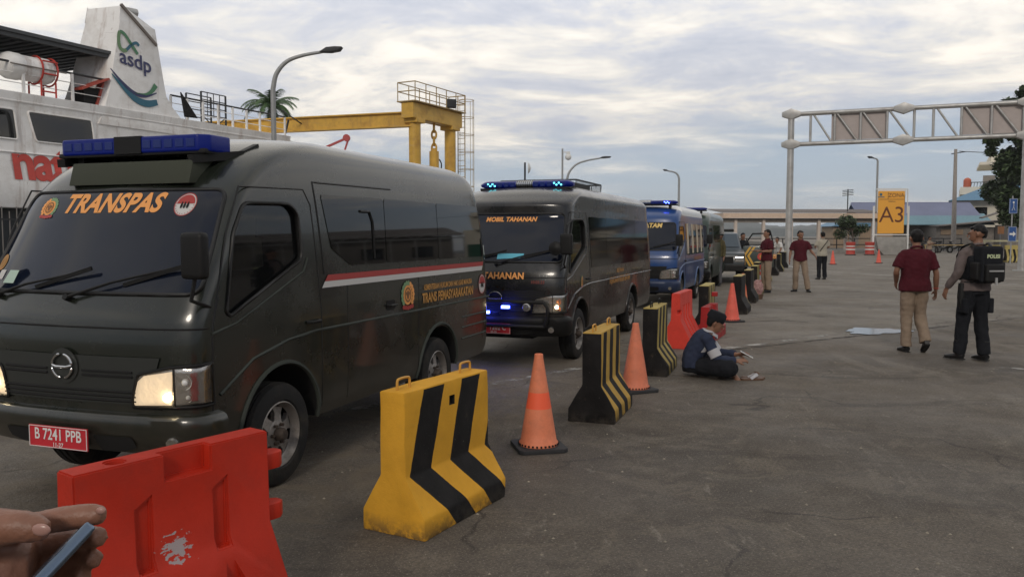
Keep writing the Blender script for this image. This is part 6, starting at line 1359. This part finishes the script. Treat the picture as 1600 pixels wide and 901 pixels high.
# policeman with a black backpack
pB, PB, HB = person('policeman in grey-brown shirt with a black POLISI backpack, looking left, rightmost on the apron', at(5.88, 10.28), R(-170),
    dict(elL=(.26, .02, 1.12), wrL=(.30, -.12, .91), hL=(.05, -.35, -.9), elR=(-.25, .05, 1.13), wrR=(-.23, -.10, .93), knL=(.11, -.06, .50), anL=(.14, -.06, .10), ftL=(.35, -1, 0), knR=(-.10, .0, .50), anR=(-.11, .07, .10), ftR=(.0, -1, 0)),
    shirt='policeshirt', sleeve='long', trousers='blackcloth', shoes='boot', h=1.72, vox=.009, head_dir=R(46), width=1.02)
def kk(v): return Vector(v)*1.72/1.7
q = MB(); q.box(kk((0, .0, 1.17)), (.37, .30, .32)); vest = q.build('load_vest', M['blackcloth'], pB, 40, .06, 4)
q = MB(); q.box(kk((0, .205, 1.22)), (.31, .17, .46)); bp = q.build('backpack', M['blackcloth'], pB, 40, .05, 4)
q = MB(); q.box(kk((0, .31, 1.12)), (.25, .07, .22)); q.build('backpack_pocket', M['trim'], bp, 40, .025, 3)
for x in (-.17, .17): q = MB(); q.box(kk((x, .20, 1.14)), (.06, .13, .22)); q.build('side_pouch', M['trim'], bp, 40, .02, 3)
for sg in (-1, 1): q = MB(); q.tube([tuple(kk(p)) for p in ((sg*.11, .16, 1.40), (sg*.12, .06, 1.475), (sg*.13, -.06, 1.44), (sg*.15, -.13, 1.32), (sg*.16, -.10, 1.12))], [(.028, .012)]*5, 8, side=(1, 0, 0)); q.build('shoulder_strap', M['trim'], bp, 60)
text_obj('backpack_lettering', 'POLISI', .062, mat('pale_green_lettering', (.50, .56, .34), .6), bp, lambda u, v, w_: (-u, .2975, 1.335+v), bold=.003, spacing=1.05)
q = MB(); q.box(kk((.0, .350, 1.02)), (.03, .012, .09)); q.box(kk((0, .349, 1.145)), (.20, .012, .018)); q.build('buckle', M['steel'], bp)
q = MB(); q.tube([tuple(kk((.165*math.cos(a), .115*math.sin(a), .985))) for a in [2*math.pi*i/24 for i in range(24)]], [(.026, .014)]*24, 8, closed=True); q.build('belt', M['trim'], pB, 60)
for x in (-.175, .175): q = MB(); q.box(kk((x, .02, .70)), (.07, .15, .19)); q.build('cargo_pocket', M['blackcloth'], pB, 40, .02, 3)
q = MB(); q.tube([tuple(kk(p)) for p in ((.185, .0, .98), (.20, .01, .80), (.19, .02, .66))], [(.03, .04), (.035, .045), (.02, .03)], 8); q.build('holster', M['trim'], pB, 60)
# maroon shirt seen side-on
pC, PC, HC = person('man in maroon shirt seen side-on, facing the vans beside the far barriers', at(7.10, 22.6), R(-78),
    dict(elL=(.23, -.02, 1.13), wrL=(.16, -.24, 1.12), elR=(-.23, -.03, 1.13), wrR=(-.12, -.26, 1.13), hL=(0, -1, .1), hR=(0, -1, .1), hd=(0, -.02, 1.585)), h=1.74, vox=.013, shirt_len=.03)
# maroon shirt facing the camera
pD, PD, HD = person('man in maroon shirt facing the camera with his head turned, right of the far barriers', at(8.14, 22.9), R(-8),
    dict(elL=(.28, .0, 1.15), wrL=(.36, -.16, 1.02), hL=(.2, -.6, -.6), elR=(-.26, .03, 1.12), wrR=(-.30, -.04, .90), knR=(-.13, -.06, .5), anR=(-.11, .03, .09), knL=(.13, -.10, .51), anL=(.20, -.12, .09), ftR=(-.7, -.7, 0), ftL=(.1, -1, 0)), h=1.71, vox=.013, head_dir=R(22), shirt_len=.03)
# beige shirt from behind
pE, PE, HE = person('man in beige shirt and dark trousers with a shoulder strap, seen from behind', at(11.2, 29.3), R(185),
    dict(elL=(.25, -.02, 1.16), wrL=(.16, -.20, 1.22), elR=(-.24, -.02, 1.15), wrR=(-.12, -.22, 1.2)), shirt='beigecloth', sleeve='short', trousers='blackcloth', h=1.70, vox=.016, shirt_len=.05)
q = MB(); q.tube([(-.17, .10, 1.42), (-.02, .155, 1.25), (.15, .13, 1.02)], [(.022, .006)]*3, 6); q.build('shoulder_strap', M['trim'], pE, 60)
# olive uniform by the last van
pG, PG, HG = person('man in olive uniform shirt standing beside the farthest van', at(6.45, 25.6), R(-30), dict(elR=(-.25, .0, 1.14), wrR=(-.2, -.2, 1.05)), shirt='camo', sleeve='long', trousers='greycloth', h=1.74, vox=.016, cap='camo')
pH, PH, HH = person('man in dark jacket and cap behind the open pickup door', at(8.25, 29.0), R(15), None, shirt='blackcloth', sleeve='long', trousers='blackcloth', h=1.66, vox=.018, cap='blackcloth')
pJ, PJ, HJ = person('bare-armed man in the distance, half hidden by the shoulder of the man in maroon', at(23.4, 45.5), R(30), dict(elL=(.22, -.1, 1.2), wrL=(.1, -.25, 1.3), elR=(-.22, -.1, 1.2), wrR=(-.1, -.25, 1.3)), shirt='wallbrown', sleeve='short', trousers='greycloth', h=1.5, vox=.02)
pI, PI_, HI = person('man in white shirt leaning by the far barriers near the gantry pole', at(12.05, 36.4), R(-60), dict(chs=(0, -.10, 1.22), nkb=(0, -.2, 1.33), hd=(0, -.27, 1.47), wst=(0, -.03, 1.05), shL=(.185, -.19, 1.30), shR=(-.185, -.19, 1.30), elL=(.22, -.22, 1.05), wrL=(.2, -.35, .85), elR=(-.22, -.22, 1.05), wrR=(-.2, -.35, .85)), shirt='white_vinyl', sleeve='short', trousers='blackcloth', h=1.6, vox=.02)
# seated man with a phone
pF, PF, HF = person('man in navy and white top sitting cross-legged on the tarmac with a phone', at(2.10, 9.13), R(82),
    dict(pel=(0, .03, .12), wst=(0, .04, .24), chs=(0, -.05, .395), nkb=(0, -.115, .50), hd=(0, -.205, .600), shL=(.17, -.09, .455), shR=(-.17, -.09, .455),
         elR=(-.22, -.20, .24), wrR=(-.10, -.42, .20), hR=(.25, -.9, .1), elL=(.22, -.25, .26), wrL=(.07, -.45, .25), hL=(-.25, -.9, .15),
         hpL=(.09, -.02, .12), knL=(.32, -.34, .15), anL=(-.06, -.40, .065), hpR=(-.09, -.02, .12), knR=(-.32, -.34, .15), anR=(.06, -.30, .06), ftL=(-.95, -.35, -.1), ftR=(.9, -.35, -.1)),
    shirt='navycloth', sleeve='long', trousers='blackcloth', h=1.68, vox=.008, hair='cap', cap='hair', head_tilt=R(22), seated=True, barefoot=True, extra={'collar': 'greywhite'}, shirt_len=0)
def kf(v): return Vector(v)*1.68/1.7
for sg in (-1, 1):
    q = MB(); e = kf((sg*.22, -.20, .24)) if sg < 0 else kf((.22, -.25, .26)); a2 = kf((sg*.17, -.09, .455)); q.tube([a2+(e-a2)*.55, a2+(e-a2)*.92], [.069, .066], 18); q.build('sleeve_band', M['greywhite'], pF, 60)
q = MB(); vs = []
for (yc, zc_, ra, rb) in ((-.005, .30, .176, .130), (-.035, .345, .184, .138), (-.06, .395, .190, .142)):
    for i in range(17): a_ = R(-172+164*i/16); p_ = kf((ra*math.cos(a_), yc+rb*math.sin(a_), zc_)); vs.append(tuple(p_))
q.add(vs, [(j*17+i, j*17+i+1, (j+1)*17+i+1, (j+1)*17+i) for j in range(2) for i in range(16)]); q.build('chest_band', M['greywhite'], pF, 60)
q = MB()
for sg in (-1, 1): q.tube([tuple(kf((sg*.055, -.165, .50))), tuple(kf((sg*.035, -.215, .47))), tuple(kf((0, -.21, .44)))], [(.020, .008)]*3, 8)
q.build('collar_flap', M['greywhite'], pF, 60)
q = MB(); q.tube([tuple(HF(x, y, z)) for x, y, z in ((0, .03, .045), (0, .025, .085), (0, .02, .135), (0, .02, .15))], [(.088, .104), (.092, .106), (.084, .098), (.06, .07)], 22, side=(1, 0, 0)); q.build('cap', M['blackcloth'], pF, 50)
ph = thing('mobile_phone', 'white-edged phone held by the seated man', 'phone', tuple(Vector((2.10, 9.13, 0))+Matrix.Rotation(R(82), 3, 'Z') @ Vector((.0, -.545, .262))), R(82)); q = MB(); q.box((0, 0, 0), (.075, .15, .009), Matrix.Rotation(R(28), 3, 'X')); q.build('case', M['white'], ph, 40, .003); q = MB(); q.box((0, -.002, .0055), (.066, .135, .002), Matrix.Rotation(R(28), 3, 'X')); q.build('screen', M['screen'], ph)
for i, (x, y, a) in enumerate(((2.70, 9.00, 80), (2.66, 8.90, 95))):
    sn = thing('sandal', ('brown sandal lying by the seated man, the one nearer his knee', 'brown sandal with pale strap lying in front of the seated man')[i], 'sandal', (x, y, 0), R(a), 'pair of sandals on the tarmac')
    q = MB(); P = rrect([(-.04, -.13), (.04, -.13), (.045, .13), (-.045, .13)], .035); q.prism(P, 0, .022, 'xy'); q.build('sole', M['sandal'], sn, 50, .004)
    q = MB(); q.tube([(-.042, .03, .02), (-.03, -.03, .055), (0, -.06, .062), (.03, -.03, .055), (.042, .03, .02)], [(.018, .004)]*5, 8); q.build('strap', (M['sandal'], M['greywhite'])[i], sn, 60)

# ------------------------------------------------------------------ pickup with its door open
pk = thing('pickup', 'dark pickup with an open door bearing yellow chevrons, beyond the vans', 'pickup', (7.0, 27.6, 0), R(90-14))
q = MB(); q.prism([(-.85, .42), (-.88, .75), (-.78, 1.0), (.45, 1.12), (3.9, 1.10), (4.0, .45)], -.86, .86, 'xz'); o = q.build('body', mat('pickup_paint', (.04, .05, .055), .3, coat=.4), pk, 30, .05, 3)
q = MB(); sec = [(.45, 1.10, .80), (1.02, 1.66, .66), (2.35, 1.68, .66), (2.75, 1.10, .80)]; vs = []
for x, z, hw_ in sec: vs += [(x, -hw_, z), (x, hw_, z)]
q.add(vs, [(0, 1, 3, 2), (2, 3, 5, 4), (4, 5, 7, 6), (0, 2, 4, 6), (1, 7, 5, 3), (0, 6, 7, 1)]); q.build('cab', mat('pickup_roof', (.10, .12, .14), .3, coat=.4), pk, 30, .04)
q = MB(); q.add([(.50, -.72, 1.17), (.50, .72, 1.17), (.965, .62, 1.62), (.965, -.62, 1.62)], [(0, 1, 2, 3)]); q.v = [(x-.02, y, z+.02) for x, y, z in q.v]; q.build('windscreen', mat('pickup_glass', (.05, .07, .09), .08), pk, None)
for sg in (-1, 1): q = MB(); q.add([(.62, sg*.79, 1.15), (1.06, sg*.695, 1.60), (2.2, sg*.695, 1.60), (2.5, sg*.79, 1.15)], [(0, 1, 2, 3)]); q.build('side_window', M['glass'], pk, None)
q = MB(); q.box((-.885, 0, .78), (.03, 1.0, .22)); q.build('grille', M['trim'], pk, None); q = MB(); q.box((-.90, 0, .52), (.14, 1.72, .22)); q.build('bumper', M['trim'], pk, None, .04)
for sg in (-1, 1): q = MB(); q.box((-.85, sg*.68, .80), (.08, .30, .18)); q.build('headlight', M['reflector'], pk, None, .03)
for wx in (0, 2.95):
    for sg in (-1, 1): make_wheel(pk, wx, sg*.77, sg)
q = MB(); q.prism([(-.87, .62), (-.80, .98), (-.2, 1.03), (-.5, .62)], -.875, -.865, 'xz'); q.build('side_decal', mat('orange_decal', (.55, .25, .03), .5), pk, None)
q = MB(); q.box((1.6, 0, 1.76), (.22, 1.1, .10)); q.build('light_bar', M['trim'], pk, None, .03)
dr = MB(); dr.box((0, 0, 0), (.07, 1.02, .72)); d_ = bpy.data.objects.new('open_door', dr.mesh('open_door', mat('door_paint', (.035, .05, .045), .4, coat=.3), 30, .03)); C.objects.link(d_); d_.parent = pk; d_.location = (.62, -1.35, .86)
q = MB(); q.tube([(0, .48, .36), (.0, .20, .78), (0, -.40, .80), (0, -.50, .36)], .028, 6); q.build('door_frame', M['trim'], d_, 60)
q = MB()
for dy in (0, .13): q.add([(-.042, .50-dy, .02), (-.042, .42-dy, .02), (-.042, .22-dy, .33), (-.042, .30-dy, .33)], [(0, 1, 2, 3)]); q.add([(-.042, .50-dy, .02), (-.042, .42-dy, .02), (-.042, .22-dy, -.33), (-.042, .30-dy, -.33)], [(0, 1, 2, 3)])
q.build('chevrons', mat('chevron_yellow', (.62, .36, .05), .5), d_, None)
FD = lambda u, v, o: (-.040-o, -u, v)
q = MB(); disc(q, FD, .10, .0, .13, .13, .004, 20); rr_ = q.build('door_badge', M['ship_red'], d_, None); q = MB(); disc(q, FD, .10, .0, .06, .06, .007, 16); q.build('badge_centre', M['gold'], rr_, None)
text_obj('door_lettering', 'POLISI', .20, M['orange'], d_, lambda u, v, w_: (-.046, -.26-u*.6, v), bold=.005, align='LEFT')
bn = thing('bundle', 'small mottled pink and white bundle at the foot of the far barriers', 'bundle', (6.15, 20.3, 0)); q = MB(); q.sphere((0, 0, .26), (.15, .13, .22), 14, 10); remesh(q, 'sack', mat('mottled_cloth', (.34, .20, .19), .8, var=.5, vscale=30, dirt=(.2, .06, .05), dirt_amt=.9, dscale=22), bn, .02, 1, .03, 14)
q = MB(); q.cyl((0, 0, 0), (0, 0, .12), .13, .16, 16); q.build('pot', M['sandal'], bn, 50)

# ------------------------------------------------------------------ the hand at the lower left, holding a phone
hn = thing('person', 'hand of an onlooker reaching in at the lower left, holding a phone', 'person', (0, 0, 0))
F_ = 1267.; PT = math.atan(83.5/1267)
def cp_(px, py, d):
    """a point d metres in front of the lens at the place where the photograph shows it"""
    x = (px-800)/F_*d; z = -(py-450.5)/F_*d; return Vector((x, d*math.cos(PT)+z*math.sin(PT), 1.6-d*math.sin(PT)+z*math.cos(PT)))
b = MB()
def TT(pts, rad, n=16, sub=4, mb=None):
    pp = catmull([tuple(p) for p in pts], sub); ra = catmull([np.array([r, r]) for r in rad], sub); (mb or b).tube(pp, [(float(r[0]), float(r[1])) for r in ra], n)
# wrist and palm behind the phone
TT([cp_(-190, 985, .60), cp_(-80, 930, .60), cp_(5, 890, .60), cp_(60, 880, .605)], [.030, .034, .033, .020])
TT([cp_(-120, 890, .60), cp_(-40, 868, .60), cp_(40, 860, .605)], [.024, .028, .018])
# index finger along the top, tip at the right
TT([cp_(-70, 848, .59), cp_(20, 826, .585), cp_(62, 817, .58), cp_(104, 809, .58), cp_(140, 804, .58), cp_(163, 803, .58)], [.0125, .0108, .0088, .0090, .0083, .0060])
# middle, ring and little finger curled round the far edge
TT([cp_(10, 868, .61), cp_(70, 846, .615), cp_(120, 838, .61), cp_(158, 838, .60)], [.012, .0095, .0090, .0072])
TT([cp_(10, 888, .61), cp_(75, 876, .62), cp_(120, 870, .615), cp_(150, 873, .605)], [.012, .0095, .0088, .0068])
TT([cp_(0, 905, .61), cp_(70, 902, .62), cp_(110, 897, .615), cp_(132, 900, .605)], [.011, .0088, .0080, .0062])
# thumb in front
TT([cp_(-90, 850, .57), cp_(-30, 828, .555), cp_(20, 822, .55), cp_(52, 824, .55), cp_(74, 829, .55)], [.017, .0150, .0115, .0100, .0065])
hb2 = remesh(b, 'hand', M['skin_hand'], hn, .0022, 3, .0004, 160)
q = MB(); c = cp_(64, 827, .5425); q.sphere(tuple(c), (.0066, .0018, .0042), 14, 8); q.build('fingernail', M['nail'], hb2, 60)
q = MB(); c = cp_(158, 797, .574); q.sphere(tuple(c), (.0036, .0018, .0026), 14, 8); q.build('fingernail', M['nail'], hb2, 60)
sl3 = MB(); TT([cp_(-330, 1060, .61), cp_(-200, 990, .60)], [.036, .034], mb=sl3); sl3.build('cuff', M['blackcloth'], hn, 60)
p2 = thing('mobile_phone', 'phone seen edge-on in the hand at the lower left', 'phone', (0, 0, 0))
a, b_ = cp_(144, 818, .565), cp_(50, 918, .535); u = (b_-a).normalized(); vd = (a-Vector((0, 0, 1.6))).normalized(); nrm_ = u.cross(vd).normalized(); nrm_ = (nrm_+vd*.03).normalized(); nrm_ = (nrm_-u*nrm_.dot(u)).normalized(); sd2 = u.cross(nrm_).normalized()
def slab(w0, w1, l0, l1, t0, t1): return [a+u*l+sd2*w_+nrm_*t for t in (t0, t1) for (l, w_) in ((l0, w0), (l1, w0), (l1, w1), (l0, w1))]
bx = [(3, 2, 1, 0), (4, 5, 6, 7), (0, 1, 5, 4), (1, 2, 6, 5), (2, 3, 7, 6), (3, 0, 4, 7)]
sgn = -1 if sd2.y > 0 else 1   # the case runs away from the lens
q = MB(); q.add(slab(0, -sgn*.07, 0, .15, -.004, .004), bx); q.build('case', M['phonerim'], p2, 40, .0025, 3)
q = MB(); q.add(slab(-sgn*.004, -sgn*.066, .004, .146, .0041, .0047), bx); q.build('screen', M['phone'], p2)

# ------------------------------------------------------------------ trees
def leafy(name, label, loc, h, crown, n, seed, m1='leaf', m2='leaf2', trunk_r=.16, size=.22, rzv=0):
    """crown: list of (x, y, z, r) clumps; leaves are small bent faces scattered through them"""
    rnd = random.Random(seed); t = thing(name, label, 'tree', loc, rzv)
    q = MB(); top = max(c[2] for c in crown); q.tube(catmull([(0, 0, 0), (.08, .05, h*.3), (-.05, 0, h*.6), (.05, 0, h*.8)], 4), [trunk_r*(1-.05*i) for i in range(13)], 10)
    for c in crown[:16]: z0 = min(h*.75, max(h*.2, c[2]*.6)); q.tube(catmull([(0, 0, z0), (c[0]*.4, c[1]*.4, (z0+c[2])/2+.1), (c[0], c[1], c[2])], 3), [trunk_r*.4*(1-.12*i) for i in range(7)], 6)
    q.build('trunk', M['bark'], t, 60)
    mb = MB()
    for (cx_, cy_, cz_, r) in crown:
        for i in range(int(n*r*r)):
            d = Vector((rnd.gauss(0, 1), rnd.gauss(0, 1), rnd.gauss(0, 1))).normalized()*r*(rnd.random()**.45)*(1+.25*noise.noise(Vector((cx_+i*.01, cz_, seed))))
            c = Vector((cx_, cy_, cz_))+Vector((d.x, d.y, d.z*.8)); u_ = Vector((rnd.gauss(0, 1), rnd.gauss(0, 1), rnd.gauss(0, .5))).normalized(); v_ = u_.cross(Vector((rnd.gauss(0, .5), rnd.gauss(0, .5), 1))).normalized(); s_ = size*rnd.uniform(.6, 1.25)
            mb.cur = 1 if rnd.random() < .3 else 0; mb.add([c-u_*s_*.5, c+v_*s_*.26, c+u_*s_*.55-Vector((0, 0, s_*.12)), c-v_*s_*.26], [(0, 1, 2, 3)])
    me = bpy.data.meshes.new('crown'); me.from_pydata(mb.v, [], mb.f); me.materials.append(M[m1]); me.materials.append(M[m2]); me.polygons.foreach_set('material_index', mb.m); o = bpy.data.objects.new('crown', me); C.objects.link(o); o.parent = t
    return t
rnd = random.Random(5)
cr_ = []
for i in range(34):
    z = 3.0+rnd.random()*9.5; w_ = 2.6 if z < 9 else 1.9; cr_.append((rnd.uniform(-w_, w_)*.95+(.5 if z > 8 else 0), rnd.uniform(-1.8, 1.8), z, rnd.uniform(.7, 1.35)))
cr_ += [(-3.0, 0, 8.7, .65), (-2.9, .3, 7.9, .45), (-2.6, 0, 9.9, .5), (-1.9, 0, 11.4, .7), (-.8, 0, 11.0, 1.1), (-1.2, .3, 9.6, 1.1), (-.4, 0, 12.3, .9), (-1.0, 0, 6.2, 1.2), (-1.6, 0, 4.6, 1.0)]
leafy('broadleaf_tree', 'tall dark leafy tree behind the right gantry leg', (39.4, 62, 0), 12.5, cr_, 1000, 3, size=.40, trunk_r=.25)
cr2 = [(rnd.uniform(-1.1, 1.1), rnd.uniform(-.8, .8), rnd.uniform(1.2, 3.2), rnd.uniform(.45, .75)) for i in range(10)]
leafy('shrub_tree', 'bushy young tree beside the last pavilion post', (30.2, 72, 0), 2.8, cr2, 800, 9, size=.26, trunk_r=.08)
cr3 = [(rnd.uniform(-1.6, 1.6), rnd.uniform(-1, 1), rnd.uniform(7.6, 10.2), rnd.uniform(.6, 1.1)) for i in range(14)]
leafy('shrub_tree', 'dark leafy tree rising behind the ferry rail', (-21.8, 64, -1.0), 7.5, cr3, 220, 12, size=.34, trunk_r=.14)
def palm(label, loc, h, n, L_, seed):
    rnd = random.Random(seed); t = thing('palm_tree', label, 'palm tree', loc); q = MB(); pts = catmull([(0, 0, 0), (.1, 0, h*.4), (-.1, 0, h*.75), (0, 0, h)], 5); q.tube(pts, [.17-.003*i for i in range(len(pts))], 10); q.build('trunk', M['bark'], t, 60)
    mb = MB()
    for i in range(n):
        a = 2*math.pi*i/n+rnd.uniform(-.2, .2); e = R(rnd.uniform(15, 78)); Lf = L_*rnd.uniform(.8, 1.1); d = Vector((math.cos(a), math.sin(a), 0)); P = []; p = Vector((0, 0, h)); 
        for s_ in range(12): P.append(p.copy()); ee = e-R(9.5)*s_*(1.05 if e < 1 else .8); p = p+(d*math.cos(ee)+Vector((0, 0, math.sin(ee))))*Lf/11
        mb.tube(P, [.03*(1-.07*s_) for s_ in range(12)], 5); sdv = Vector((-d.y, d.x, 0))
        for s_ in range(1, 60):
            f = s_/60*11; i0 = min(10, int(f)); c = P[i0]+(P[i0+1]-P[i0])*(f-i0); ll = .55*math.sin(math.pi*(.08+.86*s_/60))**.6*L_/2.2; td = (P[i0+1]-P[i0]).normalized()
            for sg in (-1, 1): tip = c+(sdv*sg*.75+td*.6+Vector((0, 0, -.45+rnd.uniform(-.15, .1)))).normalized()*ll; mb.add([c-td*.028, c+td*.028, tip], [(0, 1, 2)])
    mb.build('fronds', M['palm'], t, None, merge=False) if False else None
    me = bpy.data.meshes.new('fronds'); me.from_pydata(mb.v, [], mb.f); me.materials.append(M['palm']); o = bpy.data.objects.new('fronds', me); C.objects.link(o); o.parent = t
    return t
palm('coconut palm with ragged fronds beside the tall street lamp', (-17.6, 60, -1.0), 11.9, 20, 2.5, 3)

# ------------------------------------------------------------------ sea haze
hz = MB(); hz.box((0, 900, 38), (5600, 2900, 84)); ho = hz.build('haze', M['void'], None, None); ho['kind'] = 'stuff'
hm = bpy.data.materials.new('haze_air'); hm.use_nodes = True; nt = hm.node_tree; nt.nodes.clear(); out = nt.nodes.new('ShaderNodeOutputMaterial'); pv_ = nt.nodes.new('ShaderNodeVolumePrincipled'); pv_.inputs['Color'].default_value = (.97, .98, 1, 1); pv_.inputs['Density'].default_value = .00030; pv_.inputs['Anisotropy'].default_value = .2
nt.links.new(pv_.outputs[0], out.inputs['Volume']); ho.data.materials.clear(); ho.data.materials.append(hm)
